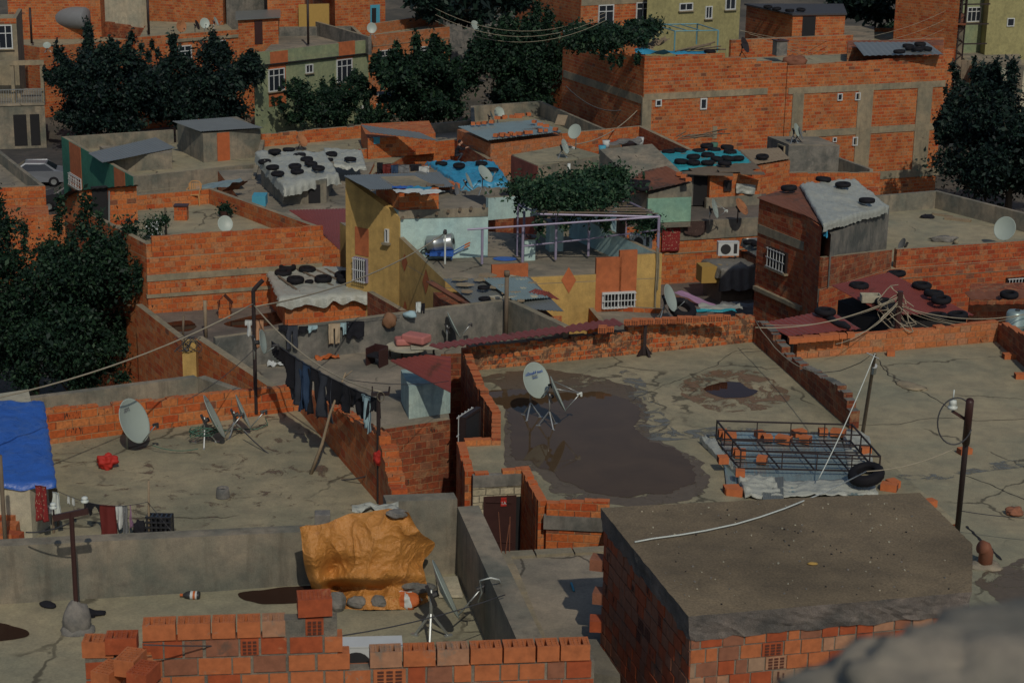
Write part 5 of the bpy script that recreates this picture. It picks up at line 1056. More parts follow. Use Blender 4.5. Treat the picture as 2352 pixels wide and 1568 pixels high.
# red sheet roofs at right
zr_ = 6.9; rr = [P(2035, 722, zr_ - .1), P(2240, 725, zr_ - .25), P(2042, 626, zr_ + .2), P(1910, 656, zr_ + .15)]
rb = [xy(p, 0) for p in (rr[0] + V((-.1, .3, 0)), rr[1] + V((-.2, .3, 0)), rr[2] + V((0, -.2, 0)), rr[3] + V((.25, 0, 0)))]
rsb = box_house('red_roof_shed', 'dark open shed with faded red sheet roof and tyres under tangled wires', rb, 0, zr_ - .35, 'dark'); corr(*rr, 26, .025, 'metalr', 'roof', None, None, rsb)
tyres('black tyre on the faded red roof under wires, {}', 'tyres on the faded red sheet roof', qf(1, 3, [(1250, 920), (932, 1028), (1465, 1020), (1565, 1092), (1630, 1142), (1150, 1168), (1220, 1225), (1595, 1282), (1770, 1278)]), zr_ + .05, 1.05)
r2_ = [P(1812, 773, 7.35), P(1978, 756, 7.3), P(1905, 712, 7.45), P(1752, 742, 7.45)]; ro = box_house('red_lean_to', 'low lean-to with clean red ribbed sheet behind the tan brick wall', [xy(p, 0) for p in (r2_[0] + V((.2, .5, 0)), r2_[1] + V((-.1, .5, 0)), r2_[2], r2_[3] + V((.2, 0, 0)))], 2, 7.2, 'dark'); corr(*r2_, 13, .03, 'metalr', 'roof', None, None, ro)
tyre(Q(1, 3, 645, 1242), 7.5, 1.05)['label'] = 'black tyre at the back of the clean red lean-to roof'
mb = MB(); pts = [P(*Q(1, 3, x, y), 7.42) for x, y in ((640, 1290), (700, 1310), (750, 1345), (800, 1355), (850, 1375))]; mb.tube(pts, [.08, .12, .1, .13, .06], 8); tag(mb.build('black_bag', ['black'], None, True), 'crumpled black plastic bag across the clean red lean-to roof', 'bag')
mb = MB(); c = P(*Q(1, 3, 1030, 1125), 7.05)
for s_ in ((-.3, 0, .03, .38), (.3, 0, .03, .38)): mb.box(c + V((s_[0], 0, 0)), .04, .4, .24)
mb.box(c + V((0, .2, 0)), .6, .04, .24); mb.box(c + V((0, -.2, 0)), .6, .04, .24); mb.box(c - V((0, 0, .1)), .6, .4, .03); tag(mb.build('crate', ['cream']), 'cream plastic tub on the faded red sheet roof', 'tub')
# wall bricks along tops
bricks('hollow brick end-on along the stained wall top, {}', 'end-on bricks on the stained wall', [(1441 + i * 17.6, 745 - i * .8, H(xy(c1.lerp(c2, .6), 0), 748) if 0 else 7.98) for i in range(14)], 7.9, 1.15, rz=1.45)
bricks('hollow brick on the ribbed red edge of the stained wall, {}', 'bricks beside the ribbed red strip', [(1384, 762, 7.9), (1402, 761, 7.9)], 7.9, 1.15, rz=1.45)
bricks('brick on top of the tan brick wall behind the right roof, {}', 'bricks on the tan wall', [(1820 + i * 19, 787 - i * 1.8, 7.62) for i in range(8)], 7.6, 1.2, rz=.1)
bricks('brick left on the wide cracked right roof, {}', 'bricks on the cracked roof', [Q(2, 3, 1200, 215), Q(2, 3, 2200, 240), Q(2, 3, 2300, 408), Q(2, 3, 1825, 1045), Q(2, 3, 1535, 1490)], 7.0, 1.15)
# rows of bricks on blue sheet roof
bricks('front row brick on the pale blue sheet roof, {}', 'front row bricks on the pale blue sheet', qf(0, 1, [(2085, 1160), (2140, 1157), (2190, 1155), (2240, 1150), (2290, 1145)]) + qf(0, 2, [(20, 1150), (90, 1145), (150, 1140), (220, 1135), (260, 1132), (340, 1118), (390, 1115), (470, 1108)]), 6.1, 1.15)
bricks('back row brick on the pale blue sheet roof, {}', 'back row bricks on the pale blue sheet', qf(0, 1, [(1890, 1060), (1940, 1058), (1990, 1052), (2050, 1045), (2100, 1010), (2160, 1003), (2220, 1000), (2270, 990)]) + qf(0, 2, [(30, 1010), (110, 1000), (160, 1000), (190, 985), (240, 980), (290, 1042), (340, 1065), (390, 1078)]), 6.3, 1.15)
# ---------------------------------------------------------------- blue tarp middle
tarp([P(1062, 424, 5.9), P(1166, 420, 5.9), P(1130, 372, 6.1), P(984, 372, 6.1)], 'tarpc', 'blue_tarp', 'bright blue tarp with four tyres over a low roof in the middle', 'tarp', (.3, .2, .1, .2), .12, .12, seed=21)
tyres('black tyre on the bright blue tarp, {}', 'tyres on the blue tarp', qf(0, 1, [(1622, 1385), (1772, 1404), (1962, 1385), (2055, 1437)]), 6.1, .92)
# yellow house top: corrugated roof, brick box, rubbish
zcr = zl1 + .05
cr = corr(P(852, 437, zU + .95), P(1045, 430, zU + .2), P(1010, 396, zU + .4), P(790, 404, zl1 + .1), 40, .03, 'metalg', 'roof', None, None, hY.o)
bxq = [xy(P(920, 492, zU), 0), xy(P(985, 482, zU), 0), xy(P(960, 452, zU), 0), xy(P(868, 440, zU), 0)]
bz = H(xy(wa, 0), 440)
mb = MB(); b0_ = xy(wa, 0) + V((.02, .02, 0)); b1_ = b0_ + wd * 1.35; b3_ = b0_ + ydir * 2.2; b2_ = b1_ + ydir * 2.2
mb.prism([(p.x, p.y) for p in (b0_, b1_, b2_, b3_)], zU, zU + .75, 0, 1); bo = mb.build('brick_box', ['brick', 'beam'], hY.o)
for i, (x, y, w_, h_, a, mt, lb) in enumerate(((940, 438, 1.0, .6, .3, 'pvc', 'white board among rubbish on the brick box of the ochre house'), (962, 432, .8, .5, -.2, 'tarpc', 'scrap of blue plastic on the brick box of the ochre house'), (986, 440, .9, .6, .6, 'pvc', 'white sheet hanging off the brick box of the ochre house'), (925, 430, .7, .4, .1, 'tarpb', 'dark blue plastic scrap on the brick box of the ochre house'), (1000, 425, .6, .4, .1, 'wood', 'dark broken crate near the blue scraps on the ochre house roof'))):
    mb = MB(); c = P(x, y, zU + .8); mb.grid(lambda u, v: c + V(((u - .5) * w_ * math.cos(a) - (v - .5) * h_ * math.sin(a), (u - .5) * w_ * math.sin(a) + (v - .5) * h_ * math.cos(a), .06 * noise.noise(V((u * 4, v * 4, i))))), 10, 8); tag(mb.build('scrap', [mt], None, True), lb, 'scrap')
bricks('brick on the concrete of the ochre house roof, {}', 'bricks on the ochre roof', qf(1, 1, [(1650, 205), (1680, 205), (1710, 200), (1740, 195), (1665, 180), (1700, 178)]), zU, 1.2)
# paint on ochre front
for (x0, x1, y0, y1) in ((1130, 1211, 587, 720), (1370, 1424, 573, 720), (1424, 1459, 556, 720)):
    onface(hY.o, yA, yB, x0, y0 + (22 if x0 < 1300 else 20), x1, y1, 'orange', 'painted_stripe', .012)
def diamond(A, B, cx_, cy_, hw, hh, par, mt='orange'):
    d = V((B.x - A.x, B.y - A.y, 0)).normalized(); n = V((d.y, -d.x, 0)); mb = MB(); ps = [W(p, A, B) + n * .02 for p in ((cx_ - hw, cy_), (cx_, cy_ + hh), (cx_ + hw, cy_), (cx_, cy_ - hh))]
    mb.quad(*ps); mb.quad(*[p - n * .012 for p in ps[::-1]]); o = mb.build('painted_diamond', [mt], par); return o
diamond(yA, yB, *Q(1, 2, 582, 975), 17, 30, hY.o)
lw = lambda: (yL + V((0, 0, 0)), yA)
for cx_, cy_, hw, hh in ((930, 603, 6.5, 20), (979, 646, 7.5, 28), (931, 706, 4, 16)): diamond(yL, yA, cx_, cy_, hw, hh, hY.o)
lo_ = xy(lt1, 0) + oY, xy(lt0, 0) + oY
p_ = onface(hY.o, lo_[0], lo_[1], 816, 520, 847, 590, 'orange', 'painted_panel', .02)
window(hY.o, lo_[0], lo_[1], 887, 525, 894, 557, 0, 0); window(hY.o, lo_[0], lo_[1], 816, 588, 846, 650, 0, 0, 'lilac', 'dark', 6, False, .04)
wy = window(hY.o, yA, yB, 1382, 671, 1457, 704, 1, 0, 'frame', 'dark', bars=10, sill=False, fw_=.05)
mb = MB(); pts = [W((x, y), yA, yB) + V((0, -.08, 0)) for x, y in ((1508, 568), (1509, 600), (1507, 640), (1505, 665), (1504, 710))]; mb.tube(pts, .03, 6); mb.tube([p + V((.06, 0, 0)) for p in pts[:4]], .02, 5); mb.build('drainpipe', ['beam'], hY.o)
# railings + pergola
def rail(a, b, r=.03, mt='lilac', nm='rail', par=None):
    mb = MB(); mb.tube([a, b], r, 6); return mb.build(nm, [mt], par)
pg = thing('pergola', 'lilac pipe pergola and railing with sticks on the ochre house terrace', 'pergola', P(1275, 597, 7.5))
post = [(1107, 606, 528), (1200, 602, 522), (1276, 596, 482), (1351, 588, 512), (1511, 565, 498)]
tops = []
for x, y, yt in post:
    b = P(x, y, 7.6 if x < 1500 else 8.35); t_ = xy(b, H(b, yt)); mb = MB(); mb.tube([b, t_], .045, 8); mb.build('post', ['lilac'], pg); tops.append(t_)
b200 = P(1200, 602, 7.6); hi = []
for x, y, yt in ((1203, 548, 485), (1276, 596, 482)):
    b = P(x, y, 7.6); hi.append(xy(b, H(b, yt)))
mb = MB(); mb.tube([xy(hi[0], 7.6), hi[0]], .045, 8); mb.build('post', ['lilac'], pg)
zrl = tops[3].z; rail(xy(tops[0], tops[0].z) - V((.5, 0, 0)), xy(tops[4], tops[4].z), .035, par=pg)
rail(xy(tops[1], 8.15), xy(tops[3], 8.2), .03, par=pg); rail(xy(tops[3], 8.2), xy(tops[4], 8.9), .03, par=pg)
zp_ = 9.35; cq = [P(1203, 487, zp_), P(1276, 484, zp_), P(1512, 494, 8.95), P(1430, 465, zp_)]
pgz = 9.3; fr = [P(1240, 492, pgz), P(1515, 498, pgz), P(1440, 462, pgz), P(1190, 470, pgz)]
for a, b in ((0, 1), (1, 2), (2, 3), (3, 0)): rail(fr[a], fr[b], .035, par=pg)
for t_ in (.33, .66): rail(fr[0].lerp(fr[1], t_), fr[3].lerp(fr[2], t_), .03, par=pg)
for f_ in (fr[1], fr[2], fr[3]):
    rail(xy(f_, 7.5), f_, .035, nm='post', par=pg)
rnd = random.Random(3)
for i in range(11):
    v = i / 10; a = lerp4(fr, .05 + rnd.uniform(0, .15), v) + V((rnd.uniform(-.3, .1), 0, .06)); b = lerp4(fr, rnd.uniform(.8, 1.05), min(1, v + rnd.uniform(-.08, .08))) + V((0, 0, .08))
    mb = MB(); mb.tube([a, a.lerp(b, .5) + V((0, 0, rnd.uniform(-.04, .06))), b], [.03, .028, .018], 6); mb.build('stick', ['wood'], pg)
mb = MB(); mb.box(lerp4(fr, .45, .35) + V((0, 0, .13)), 1.9, .5, .02, 0, .12); mb.build('board', ['wood'], pg)
# terrace things: chimneys, tank, AC, barrel in wheelbarrow
def chimney(px, z, w_, h_, mt, label, capm='doorb', n_='chimney'):
    c = P(*px, z); t = thing(n_, label, 'chimney', c); mb = MB(); mb.box(c + V((0, 0, h_ / 2)), w_, w_, h_, 0, .25); mb.build('stack', [mt], t); mb = MB(); mb.box(c + V((0, 0, h_ + .03)), w_ + .14, w_ + .14, .06, 0, .25); mb.box(c + V((0, 0, h_ + .06)), w_ * .4, w_ * .4, .1, 0, .25); mb.build('cap', [capm], t); return t
chimney(Q(1, 2, 460, 720), 7.5, .5, 1.0, 'white', 'tall flaking white chimney on the ochre house terrace'); chimney(Q(1, 2, 240, 800), 7.5, .38, .75, 'white', 'shorter flaking white chimney at the front of the ochre house terrace')
c = P(1297, 520, 7.5); t = thing('water_tank', 'large grey water tank under the vine on the ochre house terrace', 'water tank', c); mb = MB(); m = Matrix.Translation(c + V((0, .6, .75))) @ Matrix.Rotation(R(90), 4, 'Y'); mb.lathe([(.001, -1.0), (.5, -.98), (.6, -.9), (.62, -.45), (.6, -.4), (.62, .45), (.6, .5), (.62, .9), (.5, .98), (.001, 1.0)], 24, 0, m); mb.build('barrel', ['cgrey'], t, True)
for s_ in (-.6, .6): mb = MB(); mb.box(c + V((s_, .6, .15)), .12, .9, .3); mb.build('stand', ['wood'], t)
t = thing('water_heater', 'upright flaking pale cabinet under the pergola on the ochre house', 'cabinet', P(1390, 535, 7.5)); c = P(1372, 545, 7.5); mb = MB(); mb.box(c + V((0, 0, .65)), 1.2, .7, 1.2, 0, -.3); mb.build('body', ['white'], t); mb = MB(); mb.tube([c + V((-.5, -.5, .0)), c + V((-.5, -.5, 1.2))], .06, 8); mb.build('pipe', ['beam'], t)
def acunit(px, z, rz, label, sc_=1., w_=.85):
    c = P(*px, z); t = thing('air_conditioner', label, 'air conditioner', c); m = Matrix.Translation(c) @ Matrix.Rotation(rz, 4, 'Z') @ Matrix.Scale(sc_, 4)
    def bx(mb, x, y, z_, a, b, d, mi=0): mb.add([m @ V((x + i * a / 2, y + j * b / 2, z_ + k * d / 2)) for k in (-1, 1) for j in (-1, 1) for i in (-1, 1)], [(0, 2, 3, 1), (4, 5, 7, 6), (0, 1, 5, 4), (2, 6, 7, 3), (0, 4, 6, 2), (1, 3, 7, 5)], mi)
    mb = MB(); bx(mb, 0, 0, .32, w_, .3, .55); bx(mb, 0, 0, .6, w_ + .02, .32, .02); mb.build('casing', ['frame'], t)
    mb = MB(); mb.lathe([(.001, 0), (.2, .0), (.21, .012), (.001, .013)], 20, 0, m @ Matrix.Translation((-.12, -.152, .32)) @ Matrix.Rotation(R(90), 4, 'X')); bx(mb, .28, -.152, .34, .14, .01, .4); mb.build('grille', ['lnb'], t)
    for x in (-.3, .3): mb = MB(); bx(mb, x, 0, .02, .06, .34, .05); mb.build('foot', ['iron'], t)
    return t
acunit((1471, 571), 8.0, .05, 'white air conditioner on the right parapet of the ochre house terrace', .8, .95)
acunit((1671, 588), 4.2, .1, 'air conditioner with round fan on the brick wall right of the ochre house', 1.05)
acunit((838, 1566), 10.62, .1, 'long white air conditioner lying behind the front brick wall', 1.0, 1.0)
# wheelbarrow + barrel
c = P(1012, 588, 7.5); c = P(1018, 592, 7.6); t = thing('steel_barrel', 'shiny steel barrel tipped in a blue wheelbarrow by the pale blue wall', 'barrel', c); m = Matrix.Translation(c + V((-.1, .1, .5))) @ Matrix.Rotation(R(80), 4, 'Y') @ Matrix.Rotation(R(10), 4, 'X'); mb = MB(); mb.lathe([(.001, -.45), (.26, -.45), (.29, -.43), (.27, -.2), (.285, -.18), (.27, -.16), (.27, .16), (.285, .18), (.27, .2), (.29, .43), (.26, .45), (.001, .42)], 24, 0, m); mb.build('barrel_body', ['steel'], t, True)
mb = MB(); mb.lathe([(.001, .43), (.12, .46), (.1, .47)], 12, 0, m); mb.build('lid', ['lnb'], t)
wbt = thing('wheelbarrow', 'blue wheelbarrow with orange grips carrying the steel barrel', 'wheelbarrow', c); mb = MB(); mb.prism([(c.x - .45, c.y - .3), (c.x + .35, c.y - .3), (c.x + .35, c.y + .3), (c.x - .45, c.y + .3)], c.z + .12, [c.z + .2, c.z + .3, c.z + .3, c.z + .2], 0); mb.build('tray', ['tarpb'], wbt)
mb = MB(); mb.lathe([(.13, -.03), (.17, -.03), (.17, .03), (.13, .03), (.13, -.03)], 18, 0, Matrix.Translation(c + V((-.62, 0, .13))) @ Matrix.Rotation(R(90), 4, 'X')); mb.build('wheel', ['rubber'], wbt)
for s_ in (-.2, .2):
    mb = MB(); mb.tube([c + V((-.6, s_ * .4, .13)), c + V((.3, s_, .15)), c + V((.75, s_, .42))], .018, 6); mb.tube([c + V((.25, s_, .13)), c + V((.3, s_, 0))], .018, 6); mb.build('handle', ['tarpb'], wbt); mb = MB(); mb.tube([c + V((.72, s_, .405)), c + V((.9, s_, .5))], .028, 6); mb.build('grip', ['orangec'], wbt)
c = P(1022, 606, 7.7); t = thing('iron_post', 'pale post with a knot of cables at its top beside the steel barrel', 'post', c); mb = MB(); mb.tube([c, xy(c, H(c, 535))], .03, 8); mb.build('post', ['pvc'], t); mb = MB(); blob(mb, xy(c, H(c, 533)), .07, .07, .09, 3); mb.build('knot', ['lnb'], t)
ptop = xy(c, H(c, 535))
mb = MB(); blob(mb, P(1160, 594, 7.52), .42, .3, .025, 2, 0, .05); tag(mb.build('blue_basin', ['tarpb'], None, True), 'flat blue basin on the floor of the ochre house terrace', 'basin')
# small roof ends along the pale blue wall top
mb = MB(); 
for i, (x, y) in enumerate(((925, 499), (960, 497), (1004, 489), (1030, 484), (1057, 480), (1082, 478), (1112, 472))):
    p = W((x, y), wa, wb); mb.tube([p + V((0, .05, 0)), p + V((0, -.14, 0))], .055, 8)
mb.build('beam_end', ['wood'], hY.o)
mb = MB(); a = W((920, 492), wa, wb); b = W((1120, 466), wa, wb); wl0 = xy(wa, 0); mb.prism([(wa.x, wa.y - .03), (wb.x, wb.y - .03), (wb.x, wb.y - .005), (wa.x, wa.y - .005)], zU - .28, [zU + .02] * 4, 0); mb.build('plaster_strip', ['plast'], hY.o)
# ---------------------------------------------------------------- long red strip roof along the stained wall
corr(P(1014, 802, 7.98), P(1438, 748, 8.0), P(1415, 733, 7.95), P(985, 793, 7.9), 27, .05, 'metalr', 'ribbed_sheet', 'long dark red ribbed sheet capping the stained brick wall', 'roof sheet')
# red awning left of the ochre house
ra = [P(722, 522, 6.2), P(796, 590, 6.0), P(798, 480, 6.5), P(664, 483, 6.5)]
t = thing('awning', 'dark red ribbed awning on thin posts left of the ochre house', 'awning', P(740, 560, 4)); corr(*ra, 18, .03, 'metalr', 'roof', None, None, t)
for p in (ra[0], ra[1], P(700, 505, 6.1)): mb = MB(); mb.tube([xy(p, 3), p - V((0, 0, .05))], .04, 6); mb.build('post', ['iron'], t)
tyre((672, 512), 6.3, 1.0)['label'] = 'black tyre beside the dark red awning left of the ochre house'
mb = MB(); mb.grid(lambda u, v: P(665 + 60 * u, 522 - 18 * v, 6.1) + V((0, 0, .08 * noise.noise(V((u * 5, v * 4, 0))))), 12, 8); tag(mb.build('blue_sheet', ['tarpc'], None, True), 'cyan plastic sheet behind the tyre near the red awning', 'sheet')
# patchwork roof in front of the ochre house
zq = 7.75; pw = [P(1090, 702, zq - .1), P(1296, 716, zq - .1), P(1218, 637, zq + .2), P(1018, 641, zq + .2)]
pb = [xy(p, 0) for p in (P(1040, 715, zq - .3), pw[1] + V((-.3, .3, 0)), pw[2] + V((0, -.4, 0)), P(995, 660, zq - .2))]
ps = box_house('patched_shed', 'low brick shed with roof patched from tin sheets and scattered stone slabs', pb, 3, zq - .35, 'brickd'); corr(*pw, 26, .02, 'metalg', 'roof', None, None, ps)
corr(P(1180, 690, zq + .08), P(1262, 684, zq + .08), P(1212, 637, zq + .3), P(1110, 640, zq + .3), 14, .025, 'metalb', 'roof', None, None, ps)
corr(P(1210, 672, zq + .14), P(1290, 690, zq + .05), P(1262, 672, zq + .2), P(1228, 664, zq + .2), 7, .025, 'metalr', 'roof', None, None, ps)
mb = MB(); mb.bar(P(989, 652, zq + .15), P(1100, 712, zq - .05), .12, .06); mb.bar(P(985, 646, zq + .2), P(1060, 690, zq + .05), .2, .03); mb.build('edge_board', ['rust'], ps)
rnd = random.Random(11); sl_ = []
for i in range(26):
    u, v = rnd.uniform(.04, .98), rnd.uniform(.05, .98); c = lerp4(pw, u, v) + V((0, 0, .1)); mb = MB(); n = 5; r_ = rnd.uniform(.14, .3)
    pts = [(c.x + r_ * rnd.uniform(.7, 1.1) * math.cos(2 * math.pi * k / n), c.y + r_ * rnd.uniform(.5, .8) * math.sin(2 * math.pi * k / n)) for k in range(n)]
    mb.prism(pts, 0, .05, 0); o = mb.build('stone_slab', [rnd.choice(['beam', 'woodl', 'beam', 'cream'])]); 
    for vv in o.data.vertices: vv.co = vv.co - V((c.x, c.y, 0))
    o.location = c; o['category'] = 'stone slab'; o['group'] = 'slabs on the patched roof'; sl_.append(o)
ordered(sl_, 'stone slab lying on the patched tin roof, {}')
tyre(Q(1, 2, -100 + 0, 1000) if 0 else (1111, 658), zq + .15, .6)['label'] = 'small black tyre at the back left of the patched tin roof'
tyre((1113, 683), zq + .1, .6)['label'] = 'small black tyre at the front left of the patched tin roof'
# small grey roof with brick rim
zv = 6.6; v4 = [P(1390, 752, zv), P(1560, 745, zv), P(1535, 708, zv), P(1345, 698, zv)]
hv = House('flat_roof_house', 'small grey roof with a thin brick rim behind the hollow brick wall', 'house', [xy(p, 0) for p in v4], zv - .15, 0, 'brick', 'floorg')
para(hv, v4[2], v4[3], zv + .0, mat='brick', th=.15); para(hv, v4[3], v4[0], zv, mat='brick', th=.15)
mb = MB(); pts = [(p.x, p.y) for p in (P(1235, 745, 6.5), P(1290, 742, 6.5), P(1290, 725, 6.5), P(1235, 728, 6.5))]; mb.prism(pts, 3, 6.5, 0); tag(mb.build('brick_stub', ['brick']), 'low brick stub wall below the patched tin roof', 'wall')
tyre(Q(1, 2, 1535, 1222), 6.75, 1.5, .5, .25)['label'] = 'big tractor tyre leaning behind the hollow brick wall beside a dish'
# brick wall left of it seen behind the terrace
# ---------------------------------------------------------------- courtyard right of the ochre house
c = P(1690, 690, 2.6); c = P(1690, 688, 2.6); t = thing('cabinet', 'box shaped stall draped in grey cloth in the dark courtyard', 'stall', c)
cz = [xy(P(1655, 695, 2.6), 0), xy(P(1728, 688, 2.6), 0)]; cz += [cz[1] + V((-.4, 1.5, 0)), cz[0] + V((-.6, 1.5, 0))]; hcz = H(cz[0], 618)
mb = MB(); mb.prism([(p.x, p.y) for p in cz], 2.6, hcz, 0); mb.build('body', ['wood'], t)
q_ = [xy(p, hcz + .03) for p in cz]; tarp(q_, 'tarpg', 'cloth_cover', None, None, (1.1, .5, .1, .5), .05, .03, parent=t, nu=26, nv=24, seed=4, wavy=.25)
mb = MB(); mb.box(P(1640, 615, hcz) + V((0, .4, -.3)), 1.2, .8, .7, 0, .2); mb.build('yellow_wrap', ['gold'], t)
sr = [P(1700, 565, 4.6), P(1748, 595, 4.5), P(1748, 545, 5), P(1705, 548, 5)]; t = thing('lean_to', 'small grey corrugated lean-to carrying two tyres in the courtyard corner', 'shed', xy(P(1725, 600, 3), 2.6)); corr(*sr, 8, .03, 'metalg', 'roof', None, None, t); mb = MB(); mb.prism([(p.x, p.y + .2) for p in (sr[0], sr[1], sr[2], sr[3])], 2.6, 4.4, 0); mb.build('wall', ['brickd'], t)
tyres('tyre on the little courtyard lean-to, {} of two', 'tyres on the courtyard lean-to', [(1722, 556), (1741, 560)], 4.85, .9)
def scrap(px, z, w_, h_, a, mt, label, nm='scrap', tilt=0, cat=None, amp=.07):
    c = P(*px, z); mb = MB(); sd_ = px[0]
    mb.grid(lambda u, v: c + V(((u - .5) * w_ * math.cos(a) - (v - .5) * h_ * math.sin(a), (u - .5) * w_ * math.sin(a) + (v - .5) * h_ * math.cos(a), (u - .5) * tilt + amp * noise.noise(V((u * 4, v * 4, sd_))))), 10, 8)
    return tag(mb.build(nm, [mt], None, True), label, cat or nm.replace('_', ' '))
scrap((1600, 688), 4.2, 1.9, .5, -.75, 'lilacc', 'lilac covered board sloping in the dark courtyard', 'board', -.3); scrap((1575, 690), 3.9, 1.9, .7, -.75, 'rust', 'brown board behind the lilac one in the courtyard', 'board')
scrap((1655, 705), 4.4, 1.6, .8, .1, 'tarpw', 'dirty white sheeting on a courtyard roof', 'sheet', 0, None, .15); scrap((1635, 713), 5.4, 1.7, .35, .05, 'tarpt', 'strip of cyan sheeting behind the hollow brick wall', 'sheet', 0, None, .12); scrap((1700, 700), 3.6, 1.6, .7, -.3, 'tarpg', 'grey crumpled sheet on the courtyard floor', 'sheet', 0, None, .15)
# rugs
def hang(A, B, drop, mat, nm, label, cat, amp=.05, outline=None, seed=0, nu=22, nv=20, group=None, thick=.02):
    """cloth hanging from the line A-B; outline(u,v)->bool keeps cells"""
    d = (B - A); dn = V((d.x, d.y, 0)).normalized(); n = V((dn.y, -dn.x, 0)); mb = MB(); vs = {}; 
    def pt(i, j, s):
        u, v = i / nu, j / nv; p = A + d * u - V((0, 0, drop * v)); a = amp * (.3 + v)
        off = a * math.sin(u * 9 + seed + v * 1.5) + a * .8 * noise.noise(V((u * 4, v * 3, seed))); return p + n * (off + s * thick / 2) + dn * amp * .5 * noise.noise(V((v * 3, seed, u)))
    cell = [[(outline is None or outline((i + .5) / nu, (j + .5) / nv)) for j in range(nv)] for i in range(nu)]
    def vid(i, j, s):
        k = (i, j, s)
        if k not in vs: vs[k] = len(mb.v); mb.v.append(pt(i, j, s))
        return vs[k]
    for i in range(nu):
        for j in range(nv):
            if not cell[i][j]: continue
            for s in (-1, 1):
                q = [vid(i, j, s), vid(i + 1, j, s), vid(i + 1, j + 1, s), vid(i, j + 1, s)]; mb.f.append(tuple(q if s < 0 else q[::-1])); mb.m.append(0)
            for (di, dj, a, b) in ((-1, 0, (i, j), (i, j + 1)), (1, 0, (i + 1, j), (i + 1, j + 1)), (0, -1, (i, j), (i + 1, j)), (0, 1, (i, j + 1), (i + 1, j + 1))):
                x, y = i + di, j + dj
                if not (0 <= x < nu and 0 <= y < nv and cell[x][y]): mb.f.append((vid(*a, -1), vid(*b, -1), vid(*b, 1), vid(*a, 1))); mb.m.append(0)
    return tag(mb.build(nm, [mat], None, True), label, cat, group)
pants = lambda u, v: v < .28 or (u < .46 - .02 * v or u > .54 + .02 * v)
shirt = lambda u, v: (.22 < u < .78) or (v < .36 - .0 * u and v > .0)
def m_rug(name, a, b, sc):
    m, n, l, bb = newmat(name); uv = n.new('ShaderNodeUVMap').outputs[0]; wv = n.new('ShaderNodeTexWave'); wv.bands_direction = 'Y'; wv.inputs['Scale'].default_value = sc; wv.inputs['Distortion'].default_value = 3; wv.inputs['Detail Scale'].default_value = 4; l.new(uv, wv.inputs[0])
    vo = n.new('ShaderNodeTexVoronoi'); vo.inputs['Scale'].default_value = sc * 4; l.new(uv, vo.inputs[0])
    c = mixc(n, l, sstep(n, l, wv.outputs['Fac'], .4, .6), a, b); c = mixc(n, l, sstep(n, l, vo.outputs['Distance'], .25, .35), c, a); l.new(c, bb.inputs['Base Color']); bb.inputs['Roughness'].default_value = .95; K[name] = m
m_rug('rug_red', (.22, .02, .02), (.42, .30, .20), 2.2); m_rug('rug_brown', (.06, .035, .03), (.14, .09, .07), 1.5)
fr_ = V((0, -.1, 0)); rA, rB = xy(t13[0], 0), xy(t13[1], 0)
def onp(x, y): return W((x, y), rA, rB) + V((0, -.14, 0))
hang(onp(1521, 512), onp(1563, 510), S(onp(1540, 560)) ** -1 * 66, 'rug_red', 'rug', 'red patterned rug hanging beside the ochre house', 'rug', .03); hang(onp(1571, 508), onp(1622, 505), 35 / S(onp(1600, 520)), 'rug_brown', 'rug', 'dark brown rug with diamond pattern over the dark terrace edge', 'rug', .03, outline=lambda u, v: v < .75 + .25 * math.sin(u * 3.14))
# AC outdoor etc done; plastic sheet on teal shed wall
hang(W((1690, 420), tt[0], tt[1]) + V((0, -.1, 0)), W((1735, 424), tt[0], tt[1]) + V((0, -.1, 0)), .45, 'tarpw', 'plastic_sheet', 'crumpled white plastic fixed to the brick wall of the teal roof shed', 'sheet', .05)
# ---------------------------------------------------------------- big terrace poles and laundry
pole1 = P(588, 950, 8.85); t1 = xy(pole1, H(pole1, 668)); t = thing('clothes_pole', 'tall dark pole with bent tip between laundry and the edge-on dishes', 'pole', pole1); mb = MB(); mb.tube([pole1, xy(pole1, t1.z)], .045, 8); mb.build('post', ['iron'], t); mb = MB(); mb.tube([t1, t1 + V((.06, 0, .08)), t1 + V((.22, 0, .25))], .05, 8); mb.build('bent_tip', ['iron'], t)
# fix bowl of the pole dish near the pole
pole2 = P(870, 1156, 8.8); t2 = xy(pole2, H(pole2, 905)); t = thing('clothes_pole', 'dark pole with iron crossbar and a red plastic bag tied on it', 'pole', pole2); mb = MB(); mb.tube([pole2, t2], .04, 8); mb.build('post', ['iron'], t); mb = MB(); mb.bar(t2 + V((-.14, 0, 0)), t2 + V((.22, 0, .02)), .07, .07); mb.tube([t2 + V((-.12, 0, 0)), t2 + V((-.12, 0, .16))], .014, 5); mb.tube([t2 + V((.2, 0, 0)), t2 + V((.22, 0, .16))], .02, 6); mb.build('crossbar', ['iron'], t)
mb = MB()
for k in range(3): mb.tube([t2 + V((.05 + .07 * math.cos(a * .7 + k), -.06, .02 + .1 * math.sin(a * .7 + k) - .05)) for a in range(10)], .008, 5)
mb.build('rope_knot', ['rope'], t)
mb = MB(); rb_ = xy(pole2, H(pole2, 1044)); blob(mb, rb_ + V((.14, -.1, 0)), .2, .14, .17, 4, 0, .5, 14); blob(mb, rb_ + V((.02, -.1, -.02)), .12, .1, .13, 9, 0, .5, 12); tag(mb.build('red_bag', ['red'], None, True), 'bright red plastic bag tied to the dark pole by the brick wall', 'plastic bag')
